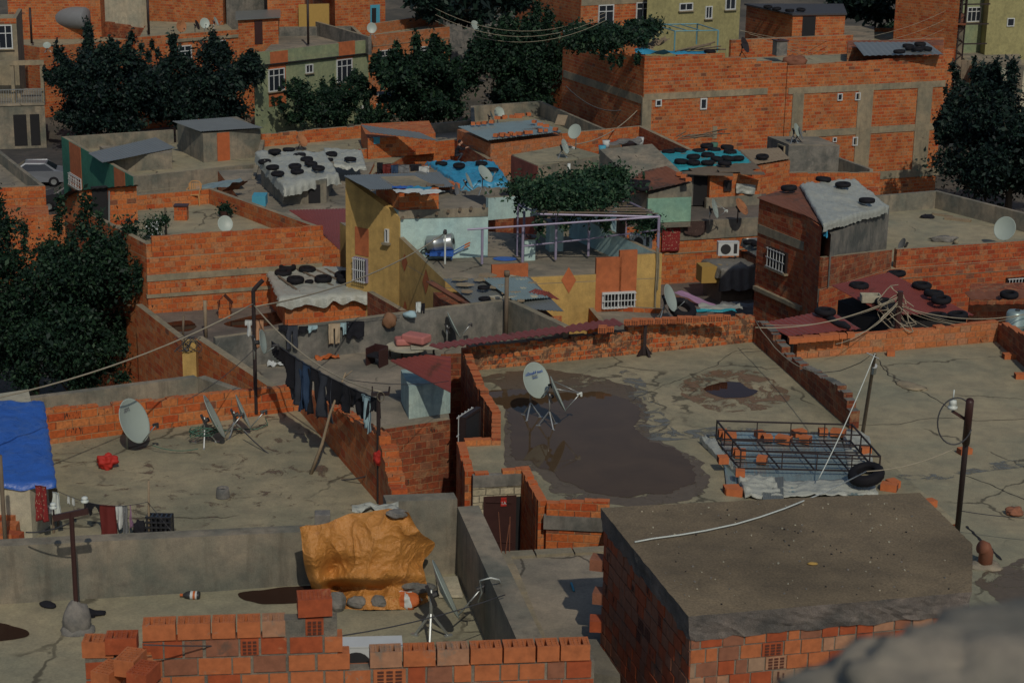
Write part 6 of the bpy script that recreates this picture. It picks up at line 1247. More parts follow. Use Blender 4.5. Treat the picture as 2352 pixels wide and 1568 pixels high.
sb = P(714, 1088, 8.8); stp = G((794, 855), 11.0); mb = MB(); mb.tube([sb, sb.lerp(stp, .3) + V((.02, 0, 0)), sb.lerp(stp, .6) - V((.03, 0, 0)), stp], [.04, .034, .028, .018], 7); mb.tube([sb.lerp(stp, .95), stp + V((.14, 0, .05))], [.015, .008], 5); tag(mb.build('wooden_prop', ['woodl'], None, True), 'crooked wooden stick propping the sagging clothesline', 'stick')
La = t1 + V((0, 0, -1.15)); La = G((624, 783), 10.9); Lb = t2 + V((0, 0, -.1))
def onl(t_, dz=0): 
    p = La.lerp(Lb, t_); p.z -= .10 * 4 * t_ * (1 - t_) - dz; return p
mb = MB(); mb.tube([onl(i / 12) for i in range(13)], .008, 5); tag(mb.build('clothesline', ['cabled'], None, True), 'sagging clothesline crossing the near terrace wall', 'clothesline')
sag_all = 0
gL = 'laundry on the sagging clothesline'
for t0, t1_, dr, mt, nm, lb, ol in ((.0, .24, 1.15, 'black', 'skirt', 'black skirt at the upper end of the sagging line', lambda u, v: v < .15 + .85 * u), (.19, .31, 1.4, 'jeand', 'trousers', 'charcoal trousers beside the blue jeans', pants), (.28, .38, 1.45, 'jean', 'jeans', 'blue denim jeans on the sagging clothesline', pants), (.36, .49, 1.35, 'black', 'trousers', 'black trousers right of the blue jeans', pants), (.46, .6, 1.3, 'jeand', 'trousers', 'dark grey trousers right of the black ones', pants),
                               (.54, .76, .75, 'black', 'coat', 'wide black coat in the middle of the sagging line', lambda u, v: v < .55 + .45 * abs(math.sin(u * 5))), (.7, .9, .62, 'black', 'sweater', 'black sweater near the wooden stick', lambda u, v: v < .6 + .4 * math.sin(u * 4 + 1)), (.82, 1.0, .95, 'black', 'shirt', 'black shirt with pale print nearest the red bag pole', lambda u, v: v < .7 + .3 * math.sin(u * 6))):
    a, b = onl(t0), onl(t1_); hang(a, b, dr * .74, mt, nm, lb, 'laundry', .07, ol, t0 * 10, 20, 26, gL)
a, b = onl(.86), onl(.93); hang(a + V((0, -.1, 0)), b + V((0, -.1, 0)), .75, 'lblue', 'stole', 'narrow grey-blue cloth over the black shirt near the red bag', 'laundry', .05, lambda u, v: u > v * .6, 3, 12, 20, gL)
# rope from pole to pole and off to the left
def gw(p1, z1, p2, z2, sag, r, mt, lb, n_='cable', **k): return wire(G(p1, z1), G(p2, z2), sag, r, mt, lb, n_, n_.replace('_', ' '), **k)
wire(xy(t1, H(t1, 700)), t2 + V((.05, 0, .05)), .35, .016, 'rope', 'pale rope sagging between the two dark poles', 'rope', 'rope')
wire(xy(t1, H(t1, 697)), G((-60, 925), 11.6), .25, .017, 'rope', 'pale rope running from the tall pole down to the left edge', 'rope', 'rope')
wire(xy(t1, H(t1, 705)), ptop, .35, .02, 'rope', 'long pale cable from the tall pole up to the post by the barrel', 'cable', 'cable')
wire(xy(t1, H(t1, 800)), G((430, 918), 10.2), .1, .008, 'cabled', 'thin dark cable from the tall pole over the grey roof', 'cable', 'cable')
gw((790, 690 + 180), 10.8, (1030, 875), 8.6, .1, .008, 'cabled', 'thin wire from the laundry pole to the red sheet roof')
wire(G((912, 1062), 9.6), G((560, 990), 9.1), .7, .014, 'cabled', 'black cable looping low across the near terrace floor', 'cable', 'cable')
mb = MB(); rnd = random.Random(2)
for k in range(3):
    c = P(468, 1000 + k * 2, 9.0); mb.tube([c + V((.3 * math.cos(a * .8 + k), .15 * math.sin(a * .9 + k), .12 + .1 * math.sin(a * 1.3 + k))) for a in range(16)], .009, 5)
mb.tube([P(500, 990, 8.85), P(540, 985, 8.85), P(590, 985, 8.85), P(615, 975, 8.85), P(610, 960, 8.95)], .012, 5); tag(mb.build('cable_tangle', ['greenc'], None, True), 'tangle of dark green antenna cable at the edge-on dish tripod', 'cable')
gw((350, 1022), 9.0, (455, 1030), 8.95, .08, .009, 'greenc', 'thin green cable between the round dish and the edge-on dish')
# things on the near terrace
mb = MB(); c = P(246, 1070, 8.85); blob(mb, c + V((0, 0, .1)), .21, .16, .16, 5, 0, .5, 20); tag(mb.build('red_bag', ['red'], None, True), 'crumpled red plastic bag lying on the near terrace floor', 'plastic bag')
c = P(512, 1141, 8.81); t = thing('roof_vent', 'short grey pipe stub standing on the near terrace floor', 'vent pipe', c); mb = MB(); mb.lathe([(.14, 0), (.135, .1), (.12, .2), (.09, .2), (.1, .05), (.001, .05)], 18, 0, Matrix.Translation(c)); mb.build('pipe', ['stone'], t, True); mb = MB(); mb.lathe([(.001, 0), (.085, 0)], 16, 0, Matrix.Translation(c + V((0, 0, .15)))); mb.build('opening', ['dark'], t)
# washing line at lower left
l0 = P(130, 1120, 9.9); l1 = P(346, 1158, 10.0); sp = P(342, 1235, 8.8); mb = MB(); mb.tube([sp, xy(sp, H(sp, 1103)) + V((.04, 0, 0))], [.03, .02], 6); tag(mb.build('wooden_prop', ['woodl'], None, True), 'thin wooden stake holding the short washing line', 'stick')
l1 = xy(sp, H(sp, 1152)); l0 = G((128, 1125), l1.z + .15); mb = MB(); mb.tube(sag_pts(l0, l1, .18), .006, 5); mb.tube([l1, P(395, 1220, 9.3)], .006, 5); tag(mb.build('clothesline', ['cabled'], None, True), 'short washing line left of the thin stake', 'clothesline')
sg_ = sag_pts(l0, l1, .18, 40); gS = 'laundry on the short washing line'
def ll(x):  # point on the short line at picture column x
    return min(sg_, key=lambda p: abs(proj(p)[0] - x))
sc_ = S(l1)
for x0, x1, dr, mt, nm, lb, ol in ((197, 228, .26, 'black', 'vest', 'small black vest on the short washing line', lambda u, v: v < .6 + .4 * math.sin(u * 7)), (229, 268, .95, 'maroon', 'towel', 'long dark red towel on the short washing line', None), (267, 288, .46, 'cwhite', 'cloth', 'white patterned cloth right of the dark red towel', lambda u, v: v < .6 + .4 * math.sin(u * 4)), (283, 291, .62, 'cgrey', 'scarf', 'thin grey scarf right of the white cloth', None), (295, 303, .45, 'lilacc', 'cloth', 'small mauve cloth nearest the thin stake', lambda u, v: abs(u - .5) < v * .5 + .1)):
    hang(ll(x0), ll(x1), dr, mt, nm, lb, 'laundry', .03, ol, x0, 14, 22, gS)
for i in range(2): hang(ll(153 + i * 11), ll(162 + i * 11), .16, 'cwhite', 'drying_hanger', 'tiny white sock hanger on the short washing line, ' + ('left one', 'right one')[i], 'laundry', .01, None, i, 8, 8, gS)
# crate / dark objects behind the grey wall
c = P(368, 1232, 8.8); t = thing('plastic_crate', 'black plastic crate standing on its side behind the long grey wall', 'crate', c); mb = MB()
for i in range(6): mb.box(c + V((-.22 + i * .088, 0, .22)), .03, .22, .44)
for j in range(5): mb.box(c + V((0, -.11, .03 + j * .1)), .5, .03, .035)
mb.box(c + V((0, .1, .22)), .5, .02, .44); mb.build('crate_body', ['card'], t)
mb = MB(); blob(mb, P(322, 1226, 8.85) + V((0, 0, .1)), .12, .1, .17, 3, 0, .5, 10); tag(mb.build('cloth', ['black'], None, True), 'bundle of dark cloth left of the black plastic crate', 'cloth')
# blue tarp shed far left
bt = [P(40, 1235, 8.8), P(80, 1238, 8.8)]
bs = [xy(P(-140, 1240, 8.8), 0), xy(P(75, 1238, 8.8), 0), xy(P(118, 1205, 8.8), 0), xy(P(60, 1010, 8.8), 0) + V((0, .4, 0)), xy(P(-140, 1030, 8.8), 0)]
t = thing('tarp_shed', 'low pale walled shed under the blue tarp at the left edge', 'shed', xy(bs[1], 8.8)); zb0 = H(bs[1], 1120); mb = MB(); mb.prism([(p.x, p.y) for p in bs], 8.8, [zb0] * 5, 0); mb.build('wall', ['cream'], t)
zt1 = zb0 + .05; q_ = [G((-140, 1122), zt1), G((118, 1108), zt1), G((92, 925), zt1 + .35), G((-140, 918), zt1 + .35)]; tarp(q_, 'tarpb', 'blue_tarp', 'smooth royal blue tarp over the shed at the left edge', 'tarp', (.12, .10, .1, .1), .06, -.05, nu=40, nv=40, seed=31)
c0_ = G((104, 1100), zt1 + .1); hang(G((87, 1105), zt1 + .08) + V((0, -.2, 0)), G((112, 1108), zt1 + .08) + V((0, -.2, 0)), .7, 'rug_red', 'cloth', 'red patterned cloth hanging at the corner of the blue tarp', 'cloth', .03); hang(G((127, 1120), zt1 - .1) + V((0, -.2, 0)), G((141, 1124), zt1 - .1) + V((0, -.2, 0)), .45, 'pvc', 'plastic_bag', 'white plastic bag hanging by the corner of the blue tarp', 'plastic bag', .03)
c = P(105, 1215, 8.8); t = thing('old_chair', 'worn wooden chair frame below the red patterned cloth', 'chair', c); mb = MB(); mb.box(c + V((0, 0, .42)), .42, .4, .05); mb.build('seat', ['cgrey'], t)
for sx in (-.2, .2):
    for sy in (-.18, .18): mb = MB(); mb.tube([c + V((sx, sy, 0)), c + V((sx, sy, .42 if sy < 0 else .5))], .025, 6); mb.build('leg', ['wood'], t)
mb = MB(); mb.box(c + V((0, .2, .62)), .42, .03, .25); mb.build('backrest', ['wood'], t)
mb = MB(); rnd = random.Random(9)
for i in range(26):
    x, y = rnd.uniform(-25, 38), rnd.uniform(1112, 1240); mb.box(P(x + (y - 1112) * .1, y, 9.2), .32, .2, .19, i % 3, rnd.uniform(-.4, .4), rnd.uniform(-.2, .2))
tag(mb.build('rubble_pier', ['clay_red', 'clay_dull', 'clay_orange']), 'crumbling orange brick pier at the left edge below the blue tarp', 'wall')
mb = MB(); p0 = G((5, 1130), 10.3); mb.tube([xy(p0, 9), xy(p0, H(p0, 1045))], .04, 8); tag(mb.build('pipe_post', ['wood'], None, True), 'thin capped pipe beside the blue tarp at the left edge', 'post')
# ---------------------------------------------------------------- front left: pole with insulators on a block
c = P(178, 1448, zA); t = thing('insulator_pole', 'rusty pole with crossbar and two white insulators set in a concrete lump', 'pole', c); mb = MB(); blob(mb, c + V((0, 0, .16)), .2, .18, .3, 2, 0, .14, 16); blob(mb, c + V((0, 0, 0)), .25, .22, .12, 5, 0, .2, 14); mb.build('footing', ['stone'], t, True)
tp = xy(c, H(c, 1175)); mb = MB(); mb.tube([c + V((0, 0, .3)), tp], .035, 8); mb.build('post', ['doorb'], t)
mb = MB(); mb.bar(tp + V((-.26, 0, -.1)), tp + V((.24, 0, .02)), .05, .09); mb.build('crossbar', ['doorb'], t)
for dx, dz in ((-.25, -.08), (.2, .02)):
    mb = MB(); b = tp + V((dx, 0, dz)); mb.tube([b, b + V((0, 0, .13))], .014, 6, 0); m = Matrix.Translation(b + V((0, 0, .13))); mb.lathe([(.02, -.01), (.055, 0), (.055, .025), (.03, .035), (.045, .05), (.045, .07), (.02, .085), (.001, .085)], 12, 1, m); mb.build('insulator', ['iron', 'pvc'], t, True)
wire(tp - V((0, 0, .15)), G((60, 1222), 11.9), .05, .012, 'cabled', 'short wire from the insulator pole to the left wall', 'cable', 'cable')
c = P(110, 1392, zA); mb = MB(); blob(mb, c + V((0, 0, .03)), .15, .085, .045, 2, 0, .15, 10, rot=-.5); tag(mb.build('slipper', ['black'], None, True), 'single dark slipper on the near terrace floor', 'shoe')
mb = MB(); blob(mb, P(196, 1412, zA) + V((0, 0, .03)), .26, .12, .05, 5, 0, .7, 12); tag(mb.build('cloth', ['black'], None, True), 'black rag behind the concrete lump of the insulator pole', 'rag')
c = P(438, 1373, zA); t = thing('bottle', 'dark bottle with orange cap and white label lying by the grey wall', 'bottle', c); m = Matrix.Translation(c + V((0, 0, .05))) @ Matrix.Rotation(R(90), 4, 'Y') @ Matrix.Diagonal((1, 1.15, 1, 1)); mb = MB(); mb.lathe([(.001, .14), (.055, .14), (.062, .12), (.062, -.02), (.05, -.07), (.02, -.11), (.016, -.14)], 18, 0, m); mb.build('body', ['lnb'], t, True); mb = MB(); mb.lathe([(.02, -.115), (.022, -.15), (.018, -.16), (.001, -.16)], 12, 0, m); mb.build('cap', ['orangec'], t); mb = MB(); mb.lathe([(.0635, .1), (.0635, .0)], 18, 0, m); mb.build('label_band', ['cwhite'], t, True); mb = MB(); mb.lathe([(.0645, .075), (.0645, .04)], 18, 0, m); mb.build('label_print', ['orangec'], t, True)
# board and block and bag
mb = MB(); q = [P(1002, 1325, zA + .06), P(1050, 1322, zA + .06), P(1063, 1366, zA + .06), P(1008, 1366, zA + .06)]; mb.prism([(p.x, p.y) for p in q], zA + .02, zA + .06, 0); tag(mb.build('board', ['cream']), 'beige board lying behind the near edge-on dish', 'board')
zt_b = H(Am, 1212); c = G((739, 1212), zt_b); mb = MB(); mb.box(c + V((0, .12, .09)), .24, .22, .24, 0, .1, .03); ob = tag(mb.build('concrete_block', ['stone']), 'grey concrete block holding the top left corner of the orange tarp', 'block'); bv = ob.modifiers.new('b', 'BEVEL'); bv.width = .012; bv.segments = 2
# orange tarp
wl = Am.z
rows = [[(688, 1209, 11.9), (712, 1206, 11.88), (745, 1204, 11.88), (765, 1195, 11.9), (800, 1180, 11.98), (835, 1178, 12.0), (880, 1170, 12.0), (905, 1168, 12.05), (938, 1175, 12.1)],
        [(692, 1232, 11.72), (712, 1232, 11.75), (742, 1234, 11.72), (768, 1228, 11.74), (810, 1215, 11.8), (850, 1210, 11.85), (890, 1205, 11.88), (925, 1212, 11.85), (965, 1222, 11.7)],
        [(696, 1275, 11.45), (720, 1275, 11.5), (755, 1275, 11.4), (775, 1270, 11.45), (815, 1262, 11.55), (860, 1255, 11.6), (905, 1250, 11.6), (950, 1248, 11.5), (999, 1249, 11.35)],
        [(702, 1310, 11.1), (725, 1312, 11.2), (758, 1310, 11.05), (780, 1300, 11.15), (820, 1298, 11.3), (865, 1300, 11.3), (905, 1298, 11.3), (945, 1290, 11.2), (972, 1292, 11.1)],
        [(712, 1338, 10.9), (732, 1338, 11.02), (760, 1332, 10.95), (785, 1328, 11.05), (825, 1328, 11.15), (868, 1330, 11.13), (908, 1322, 11.17), (945, 1318, 11.12), (976, 1318, 11.05)],
        [(720, 1354, 10.63), (742, 1358, 10.75), (765, 1350, 10.65), (790, 1348, 10.7), (830, 1346, 10.88), (870, 1348, 10.86), (905, 1345, 10.92), (945, 1345, 10.9), (982, 1350, 10.8)],
        [(756, 1366, 10.63), (768, 1372, 10.68), (780, 1372, 10.66), (800, 1374, 10.72), (835, 1370, 10.78), (870, 1368, 10.78), (905, 1372, 10.78), (945, 1366, 10.76), (982, 1368, 10.68)],
        [(759, 1385, 10.62), (770, 1392, 10.63), (785, 1396, 10.62), (805, 1397, 10.62), (835, 1400, 10.62), (870, 1400, 10.62), (905, 1399, 10.62), (945, 1396, 10.62), (984, 1380, 10.62)]]
RW = [[G(p[:2], p[2]) for p in r] for r in rows]
def cr1(a, b, c_, d, t_): return (b * 2 + (c_ - a) * t_ + (a * 2 - b * 5 + c_ * 4 - d) * t_ * t_ + (b * 3 - a - c_ * 3 + d) * t_ ** 3) * .5
def og(u, v):
    nr, nc = len(RW), len(RW[0]); x = u * (nc - 1); y = v * (nr - 1); i = min(int(x), nc - 2); j = min(int(y), nr - 2); fx, fy = x - i, y - j
    def rowp(jj): r = RW[min(max(jj, 0), nr - 1)]; return cr1(r[max(i - 1, 0)], r[i], r[i + 1], r[min(i + 2, nc - 1)], fx)
    p = cr1(rowp(j - 1), rowp(j), rowp(j + 1), rowp(j + 2), fy)
    w1 = noise.noise(p * 1.8) * .07 + (1 - abs(noise.noise(V((p.x * 3.4, p.y * 1.4, p.z * 1.6))))) ** 10 * .06 + (1 - abs(noise.noise(p * 4 + V((2, 0, 1))))) ** 6 * .035 + (1 - abs(noise.noise(p * 9))) ** 5 * .010 + (1 - abs(noise.noise(p * 19))) ** 4 * .005 - .03
    return p + V((0, -.7, .5)) * w1
mb = MB(); mb.grid(og, 190, 170); tag(mb.build('orange_tarp', ['tarpo'], None, True), 'large crumpled orange tarp draped over a pile on the near terrace', 'tarp')
for i, (x, y, z, a, b, h_, lb) in enumerate(((772, 1388, 10.68, .17, .14, .16, 'angular grey stone at the bottom left of the orange tarp'), (820, 1389, 10.66, .15, .1, .09, 'pale stone on the front hem of the orange tarp'), (872, 1388, 10.66, .13, .11, .1, 'dark round stone mid front hem of the orange tarp'), (912, 1186, 11.97, .17, .11, .06, 'dark slab of stone on the top of the orange tarp'), (943, 1350, 10.85, .15, .12, .07, 'flat dark stone at the right fold of the orange tarp'), (965, 1358, 10.8, .16, .1, .07, 'second flat stone right of the fold on the orange tarp'), (982, 1356, 10.72, .14, .09, .07, 'brownish stone at the right end of the orange tarp'))):
    mb = MB(); blob(mb, G((x, y), z) + V((0, 0, .05)), a, b, h_, i * 3, 0, .22, 10); tag(mb.build('stone', ['stone']), lb, 'stone', 'stones holding the orange tarp')
mb = MB(); c = P(930, 1390, zA); blob(mb, c + V((.0, 0, .1)), .24, .17, .13, 3, 0, .5, 14); mb.m = [1 if (f[0] % 7 < 2 and noise.noise(V(mb.v[f[0]]) * 6) > -.1) else 0 for f in mb.f]; tag(mb.build('plastic_bag', ['orangec', 'cwhite'], None, True), 'orange and white plastic bag at the right front of the orange tarp', 'plastic bag')
scrap((862, 1166), 12.0, .7, .25, .1, 'tarpw', 'dirty white cloth behind the top of the orange tarp', 'cloth', 0, None, .12)
# white cable over wall
mb = MB(); pts = [G(p, z) for p, z in ((Q(3, 1, 1935, 885), 11.3), (Q(3, 1, 1965, 800), 11.5), (Q(3, 1, 1950, 700), 11.8), (Q(3, 1, 2040, 675), 11.9), (Q(3, 1, 2110, 690), 11.8), (Q(3, 1, 2138, 760), 11.5))]; mb.tube(pts, .012, 6); tag(mb.build('cable', ['pvc'], None, True), 'white cable looping over the terrace wall at the near dish', 'cable')
wire(G((1160, 1365), 11.75), G((330, 1480), 12.95), .25, .009, 'cabled', 'thin dark wire sagging over the near terrace to the front wall', 'cable', 'cable')
# water
def blobpoly(pts, z, mat, nm, label, amp=.12, kind='structure'):
    W_ = [G(p, z) for p in pts]; out = []
    for i in range(len(W_)):
        a, b = W_[i], W_[(i + 1) % len(W_)]; p0_, p3_ = W_[i - 1], W_[(i + 2) % len(W_)]
        for k in range(14): q = cr1(p0_, a, b, p3_, k / 14); out.append(q + V((noise.noise(q * 1.7) * amp + noise.noise(q * 6) * amp * .6, noise.noise(q * 1.7 + V((9, 9, 0))) * amp + noise.noise(q * 6 + V((3, 3, 0))) * amp * .6, 0)))
    mb = MB(); mb.v = out; mb.f = [tuple(range(len(out)))]; mb.m = [0]; ob = mb.build(nm, [mat])
    if ob.data.polygons[0].normal.z < 0: ob.data.flip_normals()
    return tag(ob, label, 'puddle', None, kind)
def m_water(nm, col):
    m, n, l, b = newmat(nm); P_ = geo(n); f = nz(n, l, P_, .9, 5, .6, .5); c = mixc(n, l, f, tuple(x * .7 for x in col), tuple(x * 1.3 for x in col)); l.new(c, b.inputs['Base Color'])
    b.inputs['Roughness'].default_value = .03; b.inputs['IOR'].default_value = 1.17; bump(n, l, b, nz(n, l, P_, 3, 2), .04, .01); K[nm] = m
m_water('puddle_brown', (.085, .055, .030)); m_water('puddle_dark', (.035, .017, .012))
def m_damp_shade(nm, col, thr=.5):
    m, n, l, b = newmat(nm); P_ = geo(n); f = nz(n, l, P_, 1.6, 8, .72, .8); g = nz(n, l, P_, 7, 6, .7)
    c = mixc(n, l, g, tuple(x * .6 for x in col), tuple(x * 1.4 for x in col)); l.new(c, b.inputs['Base Color']); b.inputs['Roughness'].default_value = .55
    tr = n.new('ShaderNodeBsdfTransparent'); mx = n.new('ShaderNodeMixShader'); out = n['Material Output']
    l.new(sstep(n, l, f, thr - .06, thr + .06), mx.inputs[0]); l.new(tr.outputs[0], mx.inputs[1]); l.new(b.outputs[0], mx.inputs[2]); l.new(mx.outputs[0], out.inputs[0]); K[nm] = m
m_damp_shade('damp_shade_dark', (.12, .092, .062), .42); m_damp_shade('damp_brown', (.19, .115, .06), .5); m_damp_shade('damp_spots', (.15, .10, .065), .62); m_damp_shade('patch_blue', (.15, .155, .14), .52)
blobpoly([(1100, 905), (1180, 893), (1300, 902), (1380, 900), (1440, 918), (1468, 950), (1462, 985), (1490, 1010), (1560, 1035), (1592, 1070), (1590, 1105), (1540, 1128), (1440, 1140), (1350, 1125), (1290, 1105), (1265, 1085), (1215, 1060), (1175, 1050), (1172, 1000), (1160, 940)], 7.012, 'puddle_brown', 'puddle', 'wide shallow brown puddle around the dishes', .17)
blobpoly([(1090, 870), (1200, 850), (1320, 855), (1420, 880), (1480, 930), (1500, 1000), (1600, 1050), (1625, 1110), (1560, 1150), (1400, 1160), (1290, 1140), (1230, 1085), (1165, 1075), (1150, 900)], 7.005, 'damp_shade_dark', 'damp_shade_patch', 'dark damp concrete round the wide puddle', .2)
blobpoly([(1620, 890), (1655, 877), (1700, 878), (1716, 890), (1741, 898), (1715, 911), (1665, 913), (1630, 903)], 7.013, 'puddle_dark', 'puddle', 'small dark puddle right of the middle of the wet roof', .05)
blobpoly([(1560, 890), (1620, 855), (1720, 850), (1790, 880), (1800, 920), (1720, 945), (1620, 935)], 7.006, 'damp_brown', 'damp_shade_patch', 'rust brown damp ring round the small puddle', .2)
blobpoly([(1420, 860), (1450, 850), (1500, 900), (1545, 980), (1560, 985), (1530, 1000), (1470, 985), (1480, 950), (1440, 905)], 7.007, 'patch_blue', 'damp_shade_patch', 'bluish grey washed streak on the wet roof', .1)
blobpoly([(1480, 1000), (1560, 990), (1650, 980), (1740, 985), (1650, 1000), (1520, 1012)], 7.008, 'patch_blue', 'damp_shade_patch', 'bluish grey streak towards the bed frame', .08)
blobpoly([(-60, 1425), (10, 1430), (55, 1445), (63, 1458), (30, 1468), (-60, 1468)], zA + .01, 'puddle_dark', 'puddle', 'dark puddle at the left edge of the near terrace', .04)
blobpoly([(548, 1362), (610, 1352), (720, 1345), (735, 1365), (680, 1384), (590, 1384)], zA + .01, 'puddle_dark', 'puddle', 'dark puddle under the foot of the grey wall', .04)
blobpoly([(110, 1040), (400, 1000), (680, 960), (850, 1150), (860, 1220), (500, 1235), (180, 1235)], 8.806, 'damp_spots', 'damp_shade_patch', 'scattered brown damp marks on the dish terrace', .2)
blobpoly([(370, 745), (430, 735), (450, 750), (430, 760), (385, 758)], 5.01, 'puddle_dark', 'puddle', 'dark puddle on the low left roof', .05); blobpoly([(520, 740), (640, 715), (650, 740), (560, 752)], 5.012, 'puddle_dark', 'puddle', 'dark puddle beside the planked shed', .05)
# ---------------------------------------------------------------- iron bed frame and its sheets
zb_ = 7.02
mb = MB(); bq = [G((1670, 1125), 7.06), G((1985, 1138), 7.06), G((1925, 995), 7.06), G((1655, 992), 7.06)]
corr(*bq, 30, .012, 'metalb', 'corrugated_sheets', 'pale blue corrugated sheets lying flat under the iron bed frame', 'roof sheet')
corr(G((1752, 1150), 7.1), G((1800, 1150), 7.1), G((1800, 1094), 7.12), G((1750, 1100), 7.12), 14, .02, 'metalg', 'corrugated_sheet', 'small grey and rusty corrugated sheet in front of the bed frame', 'roof sheet')
tarp([G((1725, 1120), 7.12), G((1700, 1090), 7.2), G((1640, 1010), 7.2), G((1607, 1008), 7.12)], 'tarpw', 'white_sheeting', 'creased white sheeting folded along the left of the bed frame', 'sheet', (.2, .1, .1, .15), .1, .0, seed=41)
tarp([G((1718, 1135), 7.1), G((1790, 1138), 7.1), G((1765, 1100), 7.14), G((1700, 1095), 7.14)], 'tarpw', 'white_sheeting', 'white plastic heap at the front left of the bed frame', 'sheet', (.1, .05, .05, .1), .12, -.05, seed=42)
tarp([G((1800, 1138), 7.06), G((2010, 1132), 7.06), G((2000, 1110), 7.1), G((1800, 1105), 7.1)], 'tarpw', 'white_sheeting', 'dirty white strip of sheeting in front of the pale blue sheets', 'sheet', (.05, .05, .05, .05), .06, .0, seed=43)
tarp([G((1955, 1080), 7.06), G((2000, 1085), 7.06), G((1990, 1000), 7.1), G((1940, 985), 7.1)], 'tarpw', 'white_sheeting', 'white sheeting sticking out right of the bed frame', 'sheet', (.05, .05, .05, .05), .08, .0, seed=44)
bt_ = thing('bed_frame', 'rusty dark iron bed frame lying on sheets on the wet roof', 'bed frame', G((1800, 1060), 7.1))
T4 = [G((1702, 1034), 7.62), G((2022, 1048), 7.62), G((1957, 975), 7.62), G((1647, 966), 7.62)]; L4 = [G((1698, 1075), 7.22), G((2013, 1082), 7.22), G((1953, 1012), 7.22), G((1643, 1008), 7.22)]
def brs(name, segs, w_=.035):
    for a, b in segs: mb = MB(); mb.bar(a, b, w_); mb.build(name, ['iron'], bt_)
brs('frame_bar', [(T4[i], T4[(i + 1) % 4]) for i in range(4)]); brs('frame_bar', [(L4[i], L4[(i + 1) % 4]) for i in range(4)])
brs('leg', [(T4[i] + V((0, 0, .02)), V((T4[i].x, T4[i].y, 7.12))) for i in range(4)])
for q_, nm in ((T4, 'top_bar'), (L4, 'slat')):
    for v in ((.33, .66) if nm == 'top_bar' else (.2, .4, .6, .8)): brs(nm, [(lerp4(q_, 0, v), lerp4(q_, 1, v))], .03)
for u in (.3, .55, .8): brs('cross_bar', [(lerp4(L4, u, 0), lerp4(L4, u, 1))], .03)
for v in (.33, .66): brs('upright', [(lerp4(T4, 0, v), V((*lerp4(T4, 0, v).xy, 7.22))), (lerp4(T4, 1, v), V((*lerp4(T4, 1, v).xy, 7.22)))], .03)
for u in (.3, .55, .8): brs('upright', [(lerp4(T4, u, 1), V((*lerp4(T4, u, 1).xy, 7.22))), (lerp4(T4, u, 0), V((*lerp4(T4, u, 0).xy, 7.22)))], .025)
bricks('brick lying inside the iron bed frame, {}', 'bricks inside the bed frame', [(1660, 1000), (1675, 1008), (1745, 1003), (1762, 1012), (1800, 1016), (1835, 1000), (1850, 1016), (1890, 997), (1925, 1000), (1690, 1043), (1700, 1048), (1750, 1062)], 7.1, 1.25)
bricks('brick on the front left sheeting by the bed frame, {}', 'bricks on the white sheeting', [(1660, 1062, 7.25), (1700, 1092, 7.25), (1680, 1131, 7.0), (1688, 1136, 7.0), (2050, 1118, 7.0), (2042, 1125, 7.0), (1987, 1040, 7.1)], 7.1, 1.25)
o = tyre((1992, 1092), 7.3, 1.35, .3, .1); o['label'] = 'big black truck tyre at the right front corner of the iron bed frame'
# chimney pots and posts on the roofs
c = P(1480, 815, 7.02); t = thing('antenna_post', 'dark iron post with flared foot by the stained wall', 'post', c); mb = MB(); mb.bar(c, xy(c, H(c, 748)), .09, .09); mb.build('post', ['iron'], t)
for k in range(4): a = k * 1.571 + .6; mb = MB(); mb.add([c + V((0, 0, .35)), c + V((.27 * math.cos(a - .16), .27 * math.sin(a - .16), 0)), c + V((.27 * math.cos(a + .16), .27 * math.sin(a + .16), 0)), c + V((.02, .02, .01))], [(0, 1, 2), (0, 2, 3), (0, 3, 1), (1, 3, 2)]); mb.build('foot_plate', ['iron'], t)
b = P(1981, 996, 7.0); tpp = G((2010, 812), 10.1); mb = MB(); mb.tube([b, tpp], [.05, .04], 8); t = thing('wooden_post', 'leaning grey wooden post beside the crooked wall and bed frame', 'post', b); mb.build('post', ['wood'], t); mb = MB(); mb.tube([tpp + V((-.2, 0, .02)), tpp + V((.1, 0, -.12))], .012, 5); mb.tube([b.lerp(tpp, .78) + V((.03, 0, 0)), b.lerp(tpp, .86) + V((.03, 0, 0))], .07, 8); mb.build('wire_wrap', ['steel'], t)
b2 = G((2198, 1225), 7.0); t2_ = G((2228, 920), 10.9); t = thing('insulator_pole', 'thick dark pole with insulators and cable ring on the cracked right roof', 'pole', b2); mb = MB(); mb.tube([b2, b2.lerp(t2_, .72)], .06, 10); mb.build('post', ['iron'], t, True); mb = MB(); mb.tube([b2.lerp(t2_, .7), t2_], .08, 10); mb.build('sleeve', ['doorb'], t, True)
mb = MB(); p = b2.lerp(t2_, .86); mb.bar(p, p + V((-.35, -.05, .22)), .06, .06); mb.build('bracket', ['doorb'], t); q = p + V((-.35, -.05, .25)); mb = MB(); mb.lathe([(.001, .0), (.1, .02), (.1, .07), (.05, .09), (.08, .12), (.07, .2), (.001, .22)], 14, 0, Matrix.Translation(q)); mb.tube([q + V((0, 0, .2)), q + V((0, 0, .42))], .015, 5); mb.build('insulator', ['pvc'], t, True)
mb = MB(); cc = p + V((-.28, -.1, .02)); mb.tube([cc + V((.36 * math.cos(a), 0, .5 * math.sin(a))) for a in [R(50 + 290 * k / 22) for k in range(23)]], .016, 5); mb.build('cable_ring', ['cabled'], t, True)
tag_ = wire(cc + V((0, 0, -.6)), G((1990, 1082), 9.6), .1, .011, 'rope', 'pale cable from the thick pole down over the bed frame', 'cable', 'cable')
